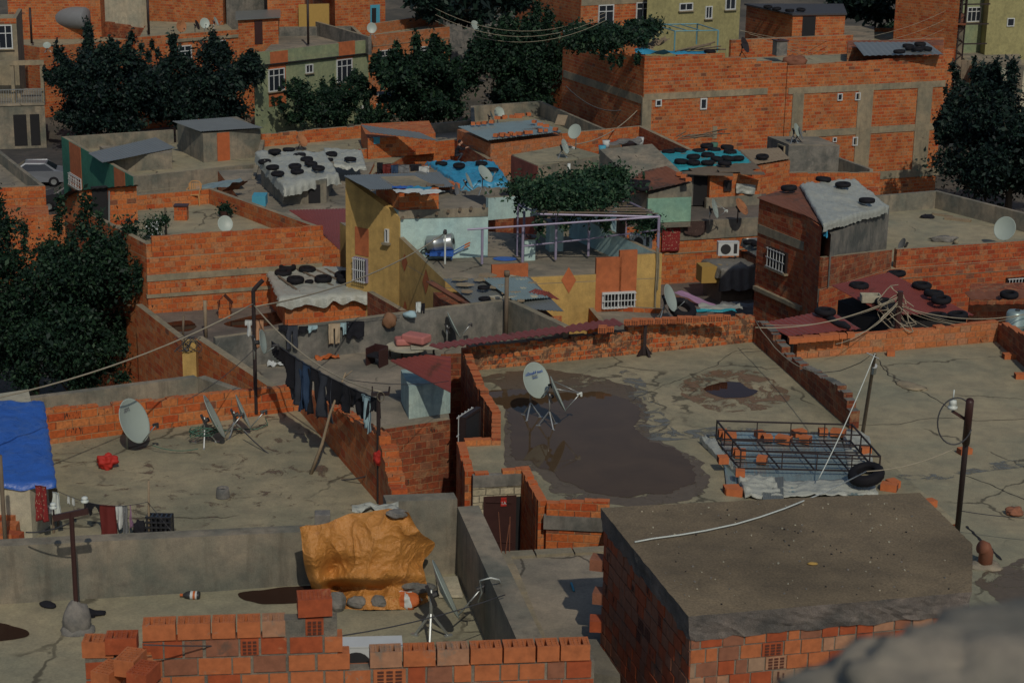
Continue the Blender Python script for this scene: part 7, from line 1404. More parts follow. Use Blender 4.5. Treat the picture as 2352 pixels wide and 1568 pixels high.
mb = MB(); pts = [G(p, z) for p, z in (((1990, 1082), 9.6), ((1900, 1128), 12.0), ((1840, 1152), 12.66), ((1800, 1168), 12.64), ((1745, 1187), 12.63), ((1690, 1203), 12.63), ((1620, 1218), 12.63), ((1560, 1228), 12.63), ((1500, 1236), 12.63), ((1458, 1244), 12.62))]; mb.tube(pts, .011, 6); tag(mb.build('cable', ['pvc'], None, True), 'pale cable lying across the rough slab of the near hut', 'cable')
wire(tpp, G((1880, 1100), 7.3), .12, .013, 'pvc', 'white cable hanging from the leaning post over the bed frame', 'cable', 'cable')
wire(tpp + V((-.1, 0, -.05)), G((1735, 735), 8.2), .9, .013, 'rope', 'cable sagging from the leaning post to the corner of the tan wall', 'cable', 'cable', wob=.03)
wire(G((2205, 1172), 7.75), G((2420, 1190), 7.9), .05, .01, 'cabled', 'thin wire tied to the thick pole running right', 'cable', 'cable')
c = P(2262, 1300, 7.0); t = thing('vent_pipe', 'broken rusty pipe stub in a mortar collar right of the rough slab', 'vent pipe', c); mb = MB(); mb.tube([c, c + V((0, 0, .32)), c + V((-.05, -.02, .42)), c + V((-.13, -.05, .46))], [.15, .15, .155, .15], 16); mb.build('pipe', ['rust'], t, True); mb = MB(); blob(mb, c, .36, .3, .1, 3, 0, .3, 12); mb.build('collar', ['plast'], t, True)
mb = MB(); blob(mb, P(2330, 1180, 7.02) + V((0, 0, .06)), .2, .15, .1, 7, 0, .6, 10); tag(mb.build('rubble', ['clay_dull'], None, True), 'broken brick lump at the right edge of the cracked roof', 'brick')
blobpoly([(2240, 1330), (2300, 1300), (2420, 1290), (2420, 1450), (2350, 1420), (2280, 1370)], 7.008, 'damp_shade_dark', 'damp_shade_patch', 'dark bluish painted shadow beside the rusty pipe stub', .15)  # shadow right of the slab, laid on the floor as a dark sheet
blobpoly([(2060, 1090), (2180, 1085), (2300, 1060), (2420, 1050), (2420, 1062), (2300, 1078), (2180, 1098), (2070, 1100)], 7.006, 'patch_blue', 'damp_shade_patch', 'bluish grey streak across the cracked right roof', .08)
mb = MB(); blob(mb, P(2092, 888, 7.0) + V((0, 0, .02)), .28, .5, .05, 3, 0, .4, 10, rot=.6); tag(mb.build('mortar_patch', ['beam'], None, True), 'pale mortar lump on a crack of the right roof', 'mortar')
def crack(pts, z, lb, w_=.03):
    W_ = [G(p, z) for p in pts]; mb = MB(); L = []
    for i in range(len(W_) - 1):
        for k in range(8): q = W_[i].lerp(W_[i + 1], k / 8); L.append(q + V((noise.noise(q * 3) * .12, noise.noise(q * 3 + V((4, 0, 0))) * .12, 0)))
    L.append(W_[-1])
    for i in range(len(L) - 1):
        d = (L[i + 1] - L[i]).normalized(); n = V((-d.y, d.x, 0)); a = w_ * (.4 + abs(noise.noise(L[i] * 5))); b_ = w_ * (.4 + abs(noise.noise(L[i + 1] * 5))); mb.quad(L[i] - n * a, L[i + 1] - n * b_, L[i + 1] + n * b_, L[i] + n * a)
    return tag(mb.build('crack', ['dark']), lb, 'crack', None, 'structure')
crack([(2015, 825), (2040, 860), (2085, 882), (2130, 905), (2170, 930), (2195, 950)], 7.008, 'crack from the leaning post across the right roof', .02)
crack([(1970, 976), (2060, 974), (2140, 960), (2190, 960), (2260, 965), (2360, 962)], 7.008, 'long crack across the middle of the right roof', .016)
crack([(2215, 1090), (2260, 1105), (2310, 1130), (2370, 1155)], 7.008, 'crack near the thick pole', .02); crack([(2215, 1205), (2250, 1235), (2300, 1285)], 7.012, 'open dark gap right of the rough slab', .05)
crack([(1728, 800), (1690, 805), (1640, 840), (1560, 872), (1500, 895), (1440, 925), (1370, 935)], 7.01, 'thin crack line over the wet roof', .012)
# slab small stones
mb = MB(); rnd = random.Random(8)
for i in range(170):
    p = lerp4([eq[0], eq[1], eq[3], eq[4]], rnd.uniform(.02, .97), rnd.uniform(.03, .97)) + V((0, 0, .006)); s_ = rnd.uniform(.006, .02); mb.box(p, s_, s_ * 1.3, s_ * .8, i % 3, rnd.uniform(0, 3))
g_ = mb.build('pebbles', ['cream', 'stone', 'dark']); tag(g_, 'scattered grit and pebbles on the rough slab', 'grit', None, 'stuff')
mb = MB(); blob(mb, P(1866, 1296, zS) + V((0, 0, .015)), .07, .035, .02, 2, 0, .2, 8); tag(mb.build('dry_leaf', ['gold'], None, True), 'small yellow dry leaf on the rough slab', 'leaf')
# small things on grey slab D
mb = MB(); a = P(1312, 1338, zD + .02); mb.tube([a, P(1318, 1356, zD + .02)], .018, 6); tag(mb.build('plastic_tube', ['sky'], None, True), 'short pale blue tube on the narrow grey slab roof', 'tube')
for k, (x, y, l_) in enumerate(((1152, 1275, 150), (1170, 1272, 130), (1160, 1277, 110))):
    a = P(x, y, zD); mb = MB(); mb.tube([a, xy(a, zD + l_ / 200) + V((.06 * (k - 1), 0, 0))], .008, 5); tag(mb.build('rebar', ['rust']), 'thin rusty rod sticking up at the slab corner by the dark door, ' + ('left', 'right', 'middle')[k], 'rebar', 'rods at the slab corner')
# ---------------------------------------------------------------- laundry terrace items
lw_ = 8.0
gW = 'laundry along the rough grey wall'; sW = S(tb[1])
def wallp(x, y, off=.12):
    return W((x, y), tb[0], tb[1]) - V((0, off, 0))
la, lb_ = wallp(590, 748), wallp(920, 722); mb = MB(); mb.tube(sag_pts(la, lb_, .05), .007, 5); tag(mb.build('clothesline', ['cabled'], None, True), 'clothesline along the top of the rough grey wall', 'clothesline')
for x0, x1, yt, yb, mt, nm, lb, ol in ((641, 663, 743, 762, 'black', 'shirt', 'black shirt leftmost on the rough grey wall', lambda u, v: v < .6 + .4 * u), (659, 685, 744, 798, 'jeand', 'trousers', 'long charcoal trousers on the rough grey wall', pants), (687, 711, 746, 764, 'black', 'shirt', 'black shirt between charcoal trousers and grey cloth', lambda u, v: v < 1 - .4 * u), (709, 730, 744, 761, 'lblue', 'cloth', 'small grey cloth on the rough grey wall', lambda u, v: v < 1 - .6 * u), (755, 782, 739, 786, 'beige', 'trousers', 'beige trousers on the rough grey wall', pants), (783, 802, 738, 765, 'lblue', 'shorts', 'pale blue shorts beside the beige trousers', shirt), (797, 837, 735, 775, 'black', 'coat', 'wide black garment right of the pale blue shorts', lambda u, v: v < .92 + .08 * math.sin(u * 12))):
    a, b = wallp(x0, yt, .16), wallp(x1, yt - 1, .16); hang(a, b, (yb - yt) / S(a) / .95, mt, nm, lb, 'laundry', .03, ol, x0, 16, 22, gW)
def bag(x, y, w_, h_, mt, lb, nm='bag'):
    c = wallp(x, y, .15); mb = MB(); blob(mb, c - V((0, 0, h_ / 2)), w_ / 2, .1, h_ / 2, x, 0, .35, 10); return tag(mb.build(nm, [mt], None, True), lb, nm)
bag(895, 717, .42, .45, 'brownc', 'brown cloth bag hanging over the rough grey wall'); bag(943, 712, .4, .22, 'lblue', 'pale blue rag on top of the rough grey wall', 'rag')
hang(wallp(955, 694, .0), wallp(967, 693, 0), .32, 'pvc', 'plastic_bag', 'white plastic bag pegged in front of the ochre wall', 'plastic bag', .02); hang(wallp(967, 697, .0), wallp(976, 696, 0), .3, 'black', 'plastic_bag', 'black and white bag beside the white plastic bag', 'plastic bag', .02)
p1 = xy(pole1, H(pole1, 735)); hang(p1 + V((-.2, 0, 0)), p1 + V((-.03, 0, 0)), .38, 'cwhite', 'vest', 'white vest on the tall dark pole', 'laundry', .03, shirt, 2, 12, 14); hang(p1 + V((.03, 0, .0)), p1 + V((.22, 0, 0)), .65, 'peach', 'trousers', 'peach coloured trousers beside the white vest on the tall pole', 'laundry', .04, pants, 5, 14, 20)
# fix: low chair
c = P(866, 838, zM); t = thing('old_chair', 'low dark wooden box chair on the laundry terrace', 'chair', c); rz_ = -.5; 
def rbox(mb, c, x, y, z, a, b, d, rz, mi=0): o = V((x * math.cos(rz) - y * math.sin(rz), x * math.sin(rz) + y * math.cos(rz), z)); mb.box(c + o, a, b, d, mi, rz)
mb = MB(); rbox(mb, c, 0, 0, .3, .42, .45, .05, rz_); mb.build('seat', ['black'], t)
for s_ in (-.22, .22): mb = MB(); rbox(mb, c, s_, 0, .26, .03, .46, .52, rz_); mb.build('side_panel', ['doorb'], t)
mb = MB(); rbox(mb, c, 0, .22, .4, .44, .03, .3, rz_); mb.build('backrest', ['doorb'], t); mb = MB(); rbox(mb, c, 0, -.2, .3, .44, .03, .03, rz_); mb.build('rail', ['wood'], t)
c = P(935, 830, zM); t = thing('low_table', 'low round cream table carrying pink cushions on the laundry terrace', 'table', c); mb = MB(); mb.lathe([(.001, .38), (.62, .38), (.62, .34), (.001, .34)], 26, 0, Matrix.Translation(c + V((0, .3, 0)))); mb.box(c + V((.5, .1, .42)), .8, .5, .03, 0, .1); mb.build('tabletop', ['cream'], t)
for a in (-.5, -.15, .35, .75): mb = MB(); mb.tube([c + V((a, .0 + abs(a) * .3, .34)), c + V((a, abs(a) * .3, 0))], .03, 6); mb.build('leg', ['iron'], t)
for i, (dx, dy, z, a_, b_, h_, rz, lb) in enumerate(((.25, .3, .62, .75, .5, .24, .5, 'large dusty pink cushion on the low round table'), (-.12, .4, .5, .5, .45, .2, -.2, 'smaller dusty pink cushion at the left of the low round table'))):
    mb = MB(); mb.box(c + V((dx, dy, z)), a_, b_, h_, 0, -rz); o = tag(mb.build('cushion', ['pink']), lb, 'cushion', 'pink cushions on the low table'); bv = o.modifiers.new('b', 'BEVEL'); bv.width = .06; bv.segments = 3
scrap((750, 818), zM + .05, .7, .45, .3, 'orangec', 'crumpled orange cloth on the laundry terrace floor', 'cloth', 0, 'cloth', .15); scrap((632, 836), zM + .05, .45, .3, .2, 'cwhite', 'small white cloth dropped on the laundry terrace floor', 'cloth', 0, 'cloth', .15)
tb_ = P(1160, 770, zM); b = G((1162, 770), 7.0); mb = MB(); mb.tube([b, xy(b, H(b, 624)) + V((0, 0, 0))], .065, 8); mb.tube([xy(b, H(b, 634)), xy(b, H(b, 622))], .085, 8); tag(mb.build('wooden_pole', ['wood'], None, True), 'thick wooden pole standing at the corner of the rough grey wall', 'pole')
# M4 roof things: post, barbecue hood
b = P(473, 775, 5.0); mb = MB(); mb.tube([b, xy(b, H(b, 690))], .06, 8); tag(mb.build('wooden_post', ['woodl'], None, True), 'pale split wooden post on the low left roof', 'post')
b = P(420, 778, 5.0); mb = MB(); mb.tube([b, b + V((.05, 0, .8))], .04, 6); tag(mb.build('wooden_post', ['wood'], None, True), 'short wooden stake by the yellow pillar', 'post')
c = P(517, 728, 5.0); t = thing('barbecue', 'little pitched dark hood on a brick foot on the low left roof', 'barbecue', c); mb = MB(); mb.box(c + V((0, 0, .15)), .4, .3, .3); mb.build('foot', ['brick'], t); mb = MB()
for s_ in (-1, 1): mb.quad(c + V((0, -.2, .8)), c + V((0, .2, .8)), c + V((s_ * .28, .2, .5)), c + V((s_ * .28, -.2, .5)))
mb.bar(c + V((-.2, -.15, .3)), c + V((-.2, -.15, .58)), .03); mb.bar(c + V((.2, -.15, .3)), c + V((.2, -.15, .58)), .03); mb.bar(c + V((-.2, .15, .3)), c + V((-.2, .15, .58)), .03); mb.bar(c + V((.2, .15, .3)), c + V((.2, .15, .58)), .03); mb.build('hood', ['doorb'], t)
# yellow pillar with cables
b = P(437, 870, 6.0); c0 = xy(P(436, 890, 6.5), 0); t = thing('meter_pillar', 'yellow plastered pillar topped by a tangle of black cables', 'pillar', c0); mb = MB(); zt_p = H(c0, 787); mb.prism([(c0.x - .18, c0.y), (c0.x + .2, c0.y), (c0.x + .2, c0.y + .35), (c0.x - .18, c0.y + .35)], 3, zt_p, 0); mb.build('pillar', ['yellow'], t)
mb = MB(); rnd = random.Random(6)
for k in range(9): a0 = xy(c0, zt_p) + V((rnd.uniform(-.15, .15), -.05, 0)); mb.tube([a0 + V((.3 * math.cos(a * .6 + k) * rnd.uniform(.5, 1), rnd.uniform(-.08, .04), .22 * math.sin(a * .6 + k * 2) - .02)) for a in range(9)], .01, 4)
mb.build('cables', ['cabled'], t)
# ---------------------------------------------------------------- chair roof
c = P(447, 470, 7.0); t = thing('plastic_chair', 'tan plastic armchair facing the camera on the brick walled roof', 'chair', c); ch = 'chair'
mb = MB(); mb.box(c + V((0, 0, .43)), .46, .44, .04); mb.build('seat', [ch], t)
for sx, sy in ((-.21, -.2), (.21, -.2), (-.2, .2), (.2, .2)): mb = MB(); mb.tube([c + V((sx * 1.1, sy * 1.1, 0)), c + V((sx, sy, .43))], [.028, .035], 6); mb.build('leg', [ch], t)
mb = MB()
for i in range(6): mb.bar(c + V((-.19 + i * .076, .2, .44)), c + V((-.19 + i * .076, .27, .82)), .045, .02)
mb.tube([c + V((-.23, .2, .44)), c + V((-.24, .27, .78)), c + V((-.14, .28, .88)), c + V((0, .28, .9)), c + V((.14, .28, .88)), c + V((.24, .27, .78)), c + V((.23, .2, .44))], .024, 6); mb.build('backrest', [ch], t)
for s_ in (-1, 1): mb = MB(); mb.tube([c + V((s_ * .25, .24, .64)), c + V((s_ * .27, -.1, .64)), c + V((s_ * .25, -.2, .6)), c + V((s_ * .23, -.2, .44))], .025, 6); mb.build('armrest', [ch], t)
c = P(415, 507, 7.0); t = thing('chimney', 'small brick chimney with dark lid on the plastic chair roof', 'chimney', c); mb = MB(); mb.box(c + V((0, .2, .26)), .48, .4, .52); mb.build('stack', ['brick'], t); mb = MB(); mb.box(c + V((0, .2, .56)), .54, .46, .05, 0, .05); mb.build('cap', ['doorb'], t)
LEAFS = {}
def leaves(name, centers, n, size, mat, parent=None, seed=0, droop=.3, flat=.0):
    """many leaf-sized faces scattered in clumps: centers = [(point, radius, weight)]"""
    n = int(n * 1.5) if n > 2000 else n; rng = np.random.default_rng(seed); w_ = np.array([c[2] for c in centers], float); w_ /= w_.sum(); idx = rng.choice(len(centers), n, p=w_)
    cen = np.array([tuple(c[0]) for c in centers])[idx]; rad = np.array([(c[1] if isinstance(c[1], (tuple, list)) else (c[1],) * 3) for c in centers])[idx]
    d = rng.normal(size=(n, 3)); d /= np.linalg.norm(d, axis=1)[:, None]; rr = rng.random(n) ** .45
    pos = cen + d * rr[:, None] * rad * (1 + .35 * rng.normal(size=(n, 1)) * (rr[:, None] > .8))
    a = rng.normal(size=(n, 3)) + d * .8 + np.array([0, 0, -droop]); a /= np.linalg.norm(a, axis=1)[:, None]; b = np.cross(a, rng.normal(size=(n, 3))); b /= np.linalg.norm(b, axis=1)[:, None]
    n_ = len(pos); s_ = size * .8 * np.clip(rng.lognormal(0, .35, n_), .4, 2.2)[:, None]; v = np.stack([pos - a * s_ * .5, pos + b * s_ * .3, pos + a * s_ * .6, pos - b * s_ * .3], 1).reshape(-1, 3)
    me = bpy.data.meshes.new(name); me.vertices.add(n * 4); me.vertices.foreach_set('co', v.ravel()); me.loops.add(n * 4); me.loops.foreach_set('vertex_index', np.arange(n * 4, dtype=np.int32))
    me.polygons.add(n); me.polygons.foreach_set('loop_start', np.arange(0, n * 4, 4, dtype=np.int32)); me.update(calc_edges=True); me.materials.append(K[mat])
    o = bpy.data.objects.new(name, me); C.objects.link(o)
    if parent: o.parent = parent; o.matrix_parent_inverse = Matrix.Translation(-W0(parent))
    return o
def tree(label, cx_, by, zg_, cyp, rx, ry, n, size, mat='leaf', seed=0, clumps=40, trunk=True, spiky=0., depth=.8, cat='tree', stems=1, off=0):
    """cx_, by: picture point of the trunk foot at height zg_; cyp, rx, ry: row of the crown's centre and its half sizes in the picture"""
    b = G((cx_, by), zg_); s_ = S(b); cz = H(b, cyp); c = xy(b, cz) + V((off / s_, 0, 0)); Rx, Rz = rx / s_, ry / s_ / .93; Ry = Rx * depth
    t = thing('tree', label, cat, b); rng = random.Random(seed); cl = []
    for i in range(clumps):
        d = V((rng.gauss(0, 1), rng.gauss(0, 1), rng.gauss(0, 1))).normalized(); d = V([math.copysign(abs(q) ** .75, q) for q in d]); k = rng.uniform(.25, .92); 
        if d.z < -.4: k *= .8
        p = c + V((d.x * Rx * k, d.y * Ry * k, d.z * Rz * k)); r = rng.uniform(.14, .30) * min(Rx, Rz); cl.append((p, (r * rng.uniform(.9, 1.5), r * 1.1, r * rng.uniform(.7, 1.2)), r * r))
        if spiky and d.z > .1:
            for j in range(2): q_ = c + V((d.x * Rx * (.9 + j * .12), d.y * Ry * .8, d.z * Rz * (.95 + .22 * j))); cl.append((q_, (r * .35, r * .35, r * .8), r * r * .35))
    cl.append((c, (Rx * .62, Ry * .6, Rz * .62), Rx * Rz * .12)); leaves('crown', cl, n, size, mat, t, seed, .3)
    if trunk:
        for k in range(stems):
            mb = MB(); a0 = b + V((rng.uniform(-.3, .3) * (stems > 1), rng.uniform(-.2, .2), 0)); e = c + V((rng.uniform(-.3, .3) * Rx, 0, -Rz * .1)); r0 = .05 * Rz + .06; mb.tube([a0, a0.lerp(e, .35) + V((rng.uniform(-.15, .15), 0, 0)), a0.lerp(e, .7), e], [r0, r0 * .8, r0 * .6, r0 * .3], 8); o = mb.build('trunk', ['bark'], t, True)
        mb = MB()
        for i in range(14):
            p = cl[i * 2 % len(cl)][0]; a0 = b.lerp(c, rng.uniform(.4, .95)); mb.tube([a0, a0.lerp(p, .5) + V((0, 0, rng.uniform(0, .25))), p], [.05, .035, .012], 5)
        mb.build('limb', ['bark'], t, True)
    return t
tree('huge dark tree filling the left edge beside the brick houses', 95, 1000, 0, 715, 255, 195, 56000, .15, 'leaf', 1, 80, True, .5, .7)
tree('lower dark tree under the huge one, above the dish terrace wall', 190, 1010, 0, 825, 150, 95, 22000, .15, 'leaf', 15, 40, True, .2, .7)
tree('dense dark round tree at the upper left behind the green house', 240, 350, 0, 215, 128, 112, 34000, .26, 'leafb', 2, 60, True, 1, .8)
tree('dark tree joined to the round one, in front of the sage house', 450, 330, 0, 212, 155, 98, 38000, .26, 'leafb', 3, 66, True, 1, .7)
tree('loose feathery tree in front of the sage house wall', 745, 320, 0, 240, 118, 62, 15000, .22, 'leaf', 4, 55, True, 1, .6)
tree('dark broad leaved tree before the brick house with white windows', 975, 330, 0, 212, 125, 92, 30000, .27, 'leaf', 5, 46, True, 1.4, .7, stems=4)
tree('tall dark tree left of the large brick house', 1190, 320, 0, 178, 112, 125, 38000, .27, 'leaf', 6, 60, True, 1, .8, stems=3)
tree('big dark tree against the right edge below the tent', 2310, 520, 0, 345, 165, 145, 46000, .25, 'leafb', 7, 70, True, .6, .8)
tree('smaller tree in front of the white tent at right', 2215, 340, 0, 250, 70, 85, 14000, .24, 'leafb', 8, 40, True, 1.2, .7)
tree('low dark bush under the feathery tree', 860, 330, 0, 268, 70, 32, 7000, .2, 'leaf', 9, 26, False, 1)
tree('dark green tree patch between the top centre houses', 1060, 60, 6, 18, 130, 42, 12000, .5, 'leafb', 10, 36, False, .5)
tree('dark tree mass at the very top centre', 1120, 30, 12, -20, 110, 50, 9000, .6, 'leafb', 14, 36, False, .5)
tree('dark tree mass at the top right behind the tyre shed', 1990, 60, 6, 15, 95, 45, 9000, .5, 'leafb', 11, 30, False, .5)
tree('flat green vine canopy at the top right near the pylon', 2050, 130, 3, 72, 75, 24, 6000, .25, 'leafv', 12, 26, False)
tree('small dark plant clump at the top left of the terrace roofs', 955, 20, 7, -8, 40, 22, 3000, .3, 'leafb', 13, 20, False)
# vine canopies
def vine(label, quad_, h_, n, size, seed, mat='leafv'):
    t = thing('vine', label, 'vine', quad_[0]); rng = random.Random(seed); cl = []
    for i in range(46):
        u, v = rng.random(), rng.random(); p = lerp4(quad_, u, v) + V((0, 0, rng.uniform(-.1, .3) * h_)); r = rng.uniform(.22, .5) * h_; cl.append((p, (r * 1.7, r * 1.4, r), r * r))
    for i in range(14):
        u = rng.random(); p = lerp4(quad_, u, rng.choice((0, .02, 1))) - V((0, 0, rng.uniform(.2, .8) * h_)); cl.append((p, (.18, .18, .35), .03))
    leaves('foliage', cl, n, size, mat, t, seed); mb = MB()
    for i in range(5): a = lerp4(quad_, rng.random(), 0); b = lerp4(quad_, rng.random(), 1); mb.tube([a, a.lerp(b, .5) + V((0, 0, .2)), b], .025, 5)
    mb.build('stem', ['bark'], t); return t
vine('leafy grape vine spreading over the pergola of the ochre house', [P(1195, 478, 9.5), P(1400, 470, 9.5), P(1440, 415, 9.9), P(1190, 425, 9.7)], 1.0, 16000, .15, 3)
cl_v = thing('vine', 'small leafy tuft at the right end of the lilac pergola', 'vine', P(1485, 530, 8.4)); leaves('foliage', [(G((1490, 520), 8.9), (.5, .3, .4), 1), (G((1450, 500), 9.1), (.3, .3, .2), .5)], 1500, .13, 'leafv', cl_v, 5)
vine('dark vine on blue poles over the large brick house corner', [P(1305, 100, 9.6), P(1470, 110, 9.6), P(1530, 62, 9.9), P(1320, 68, 9.9)], 1.1, 12000, .24, 7, 'leaf')
pf = thing('pergola', 'thin blue pipe frame on the roof of the large brick house', 'pergola', xy(P(1560, 110, 8.5), 7.6)); zf_ = 9.8; fq = [P(1549, 110, 8), P(1648, 108, 8), P(1600, 92, 8), P(1500, 94, 8)]; zf_ = H(fq[0], 72); fq = [xy(p, zf_) for p in fq]
for i in range(4): rail(fq[i], fq[(i + 1) % 4], .04, 'bluep', 'beam', pf); rail(xy(fq[i], 7.7), fq[i], .05, 'bluep', 'post', pf)
for k_ in (.3, .6): rail(fq[0].lerp(fq[1], k_), fq[3].lerp(fq[2], k_), .035, 'bluep', 'beam', pf)
rail(G((1296, 100), 8.3), G((1296, 71), 9.2), .05, 'bluep', 'post', pf)
for x in (1353, 1404): b = W((x, 118), K0, K1) + V((.3, 0, 0)); rail(xy(b, 8.2), xy(b, 9.7), .05, 'bluep', 'post', pf)
# junk on the big roof
scrap((1540, 120), 8.7, 4.2, 1.2, 0, 'tarpc', 'rumpled blue sheeting on the edge of the large brick house roof', 'blue_sheet', 0, 'sheet', .35); scrap((1505, 100), 9.0, 1.4, 1.4, .3, 'woodl', 'olive tarp heap on the large brick house roof', 'tarp_heap', .6, 'tarp', .4)
for i in range(5):
    mb = MB(); rnd = random.Random(i); a = G((1550 + 12 * i, 118 - i), 8.8); mb.tube([a, a + V((1.8, rnd.uniform(-.3, .5), rnd.uniform(.0, .5)))], .05, 5); tag(mb.build('stick', ['wood']), 'branch in the junk pile on the large brick house roof, ' + ('leftmost', 'second from left', 'third from left', 'fourth from left', 'rightmost')[i], 'branch', 'branches on the large brick house roof')
tyre(Q(0, 2, 1780, 438), 8.7, 1.1)['label'] = 'black tyre on the junk edge of the large brick house roof'
bz_ = [P(1920, 142, 7.7), P(2160, 136, 7.7), P(2140, 98, 8.2), P(1935, 92, 8.2)]; wh = box_house('roof_hut', 'makeshift hut with ragged tin roof and tyre pile on the right large house', [xy(P(1945, 140, 7.7), 0), xy(P(2165, 134, 7.7), 0), xy(P(2165, 120, 7.7), 0), xy(P(1945, 122, 7.7), 0)], 7.6, 8.5, 'brickd'); corr(P(1985, 129, 8.55), P(2168, 126, 8.6), P(2130, 98, 8.7), P(1960, 98, 8.8), 14, .04, 'metalg', 'roof', None, None, wh)
tyres('black tyre on the ragged tin hut of the large house, {}', 'tyres on the ragged tin hut', qf(0, 3, [(1275, 440), (1350, 392), (1375, 412), (1450, 378), (1430, 420), (1500, 415)]), 8.7, 1.15)
tyres('black tyre on the dark shed roof at the top right, {}', 'tyres on the top right shed', qf(0, 3, [(160, 60), (440, 84), (235, 78), (345, 92)]), z10_ + .2, 1.1)
mb = MB(); blob(mb, G(Q(0, 3, 388, 520), 8.0), .75, .5, .35, 3, 0, .4, 12); tag(mb.build('brushwood', ['rust'], None, True), 'heap of brown brushwood on the right large house roof', 'brushwood')
t = chimney(Q(0, 3, 258, 470), 8.0, .7, .9, 'stone', 'grey cowl chimney on the junction of the large brick houses')
# ---------------------------------------------------------------- person
def person():
    z0 = 4.9; c = P(1046, 372, z0); t = thing('person', 'person in dark clothes crouching by a brick wall, arms stretched out', 'person', c)
    J = {'pel': (0, 0, .38), 'ch': (.10, 0, .62), 'sh': (.17, 0, .80), 'nk': (.2, 0, .88), 'hd': (.24, 0, .96), 'ht': (.26, 0, 1.1),
         'hl': (.02, -.11, .36), 'kl': (.38, -.16, .46), 'fl': (.12, -.15, .08), 'tl': (.32, -.15, .04), 'hr': (.02, .11, .36), 'kr': (.36, .14, .42), 'fr': (.10, .13, .08), 'tr': (.3, .13, .04),
         'sl': (.17, -.18, .78), 'el': (.36, -.20, .66), 'wl': (.56, -.10, .76), 'pl': (.63, -.05, .78), 'sr': (.17, .18, .78), 'er': (.38, .18, .68), 'wr': (.57, .02, .76), 'pr': (.63, 0, .78)}
    rad = {'pel': .15, 'ch': .135, 'sh': .13, 'nk': .055, 'hd': .085, 'ht': .07, 'hl': .1, 'kl': .065, 'fl': .045, 'tl': .035, 'hr': .1, 'kr': .065, 'fr': .045, 'tr': .035, 'sl': .06, 'el': .045, 'wl': .03, 'pl': .035, 'sr': .06, 'er': .045, 'wr': .03, 'pr': .035}
    E = ['pel-ch', 'ch-sh', 'sh-nk', 'nk-hd', 'hd-ht', 'pel-hl', 'hl-kl', 'kl-fl', 'fl-tl', 'pel-hr', 'hr-kr', 'kr-fr', 'fr-tr', 'sh-sl', 'sl-el', 'el-wl', 'wl-pl', 'sh-sr', 'sr-er', 'er-wr', 'wr-pr']
    k = list(J)
    for i in range(5):          # fingers of the two hands
        for h, s in (('pl', -1), ('pr', 1)):
            a = J[h]; n1 = '%s%da' % (h, i); n2 = '%s%db' % (h, i); dy = (i - 2) * .014
            J[n1] = (a[0] + .045, a[1] + dy, a[2] + (.03 if i == 0 else -.005)); J[n2] = (a[0] + .075, a[1] + dy * .8 - s * .015, a[2] + (.045 if i == 0 else -.03)); rad[n1] = .0095; rad[n2] = .008; E += [h + '-' + n1, n1 + '-' + n2]
    k = list(J); me = bpy.data.meshes.new('body'); me.from_pydata([(V(J[q])) for q in k], [(k.index(a), k.index(b)) for a, b in (e.split('-') for e in E)], [])
    o = bpy.data.objects.new('body', me); C.objects.link(o); sm = o.modifiers.new('skin', 'SKIN'); o.modifiers.new('sub', 'SUBSURF').levels = 1
    for i, q in enumerate(k): me.skin_vertices[0].data[i].radius = (rad[q], rad[q]); me.skin_vertices[0].data[i].use_root = (q == 'pel')
    dg = bpy.context.evaluated_depsgraph_get(); m2 = bpy.data.meshes.new_from_object(o.evaluated_get(dg)); bpy.data.objects.remove(o)
    m2.materials.clear(); m2.materials.append(K['skin']); m2.materials.append(K['black']); m2.materials.append(K['jeand'])
    for p in m2.polygons:
        q = p.center; p.use_smooth = True; p.material_index = 0 if (q.z > .875 or q.x > .52) else (1 if q.z > .42 and not (q.x > .25 and q.z < .55) else 2)
    b = bpy.data.objects.new('body', m2); C.objects.link(b); b.parent = t; b.scale = (1.0, 1, 1.0)
    hc = V((.25, 0, 1.03)); mb = MB(); blob(mb, hc + V((-.035, 0, .03)), .105, .09, .1, 1, 0, .08, 10); h = mb.build('hair', ['black'], None, True); h.parent = t
    mb = MB(); blob(mb, hc + V((.02, 0, -.02)), .09, .075, .115, 2, 0, .03, 12); blob(mb, hc + V((.115, 0, -.03)), .02, .014, .022, 2, 0, .0, 6); h = mb.build('face', ['skin'], None, True); h.parent = t
    for s in (-1, 1):
        mb = MB(); blob(mb, hc + V((.098, s * .03, .0)), .009, .011, .007, 2, 0, 0, 6); h = mb.build('eye', ['black'], None, True); h.parent = t
        mb = MB(); blob(mb, hc + V((.0, s * .078, -.02)), .02, .01, .032, 2, 0, 0, 6); h = mb.build('ear', ['skin'], None, True); h.parent = t
    mb = MB(); blob(mb, hc + V((.1, 0, -.075)), .008, .024, .007, 2, 0, 0, 6); h = mb.build('mouth', ['maroon'], None, True); h.parent = t
    mb = MB(); q = c + V((.7, -.03, .81)); mb.box(q + V((.07, 0, .02)), .26, .03, .045); mb.box(q + V((-.03, 0, -.04)), .04, .03, .1); tag(mb.build('toy_gun', ['black']), 'small dark object held out by the crouching person', 'toy gun')
person()
scrap((505, 424), 5.0, 2.2, 1.3, .3, 'metalb', 'pale broken sheets on the low roof behind the plastic chair', 'sheet', .3, 'sheet', .2); scrap((540, 428), 5.3, 1.1, .8, -.9, 'rust', 'rusty panel leaning on the pale broken sheets', 'panel', .6, 'panel', .1)
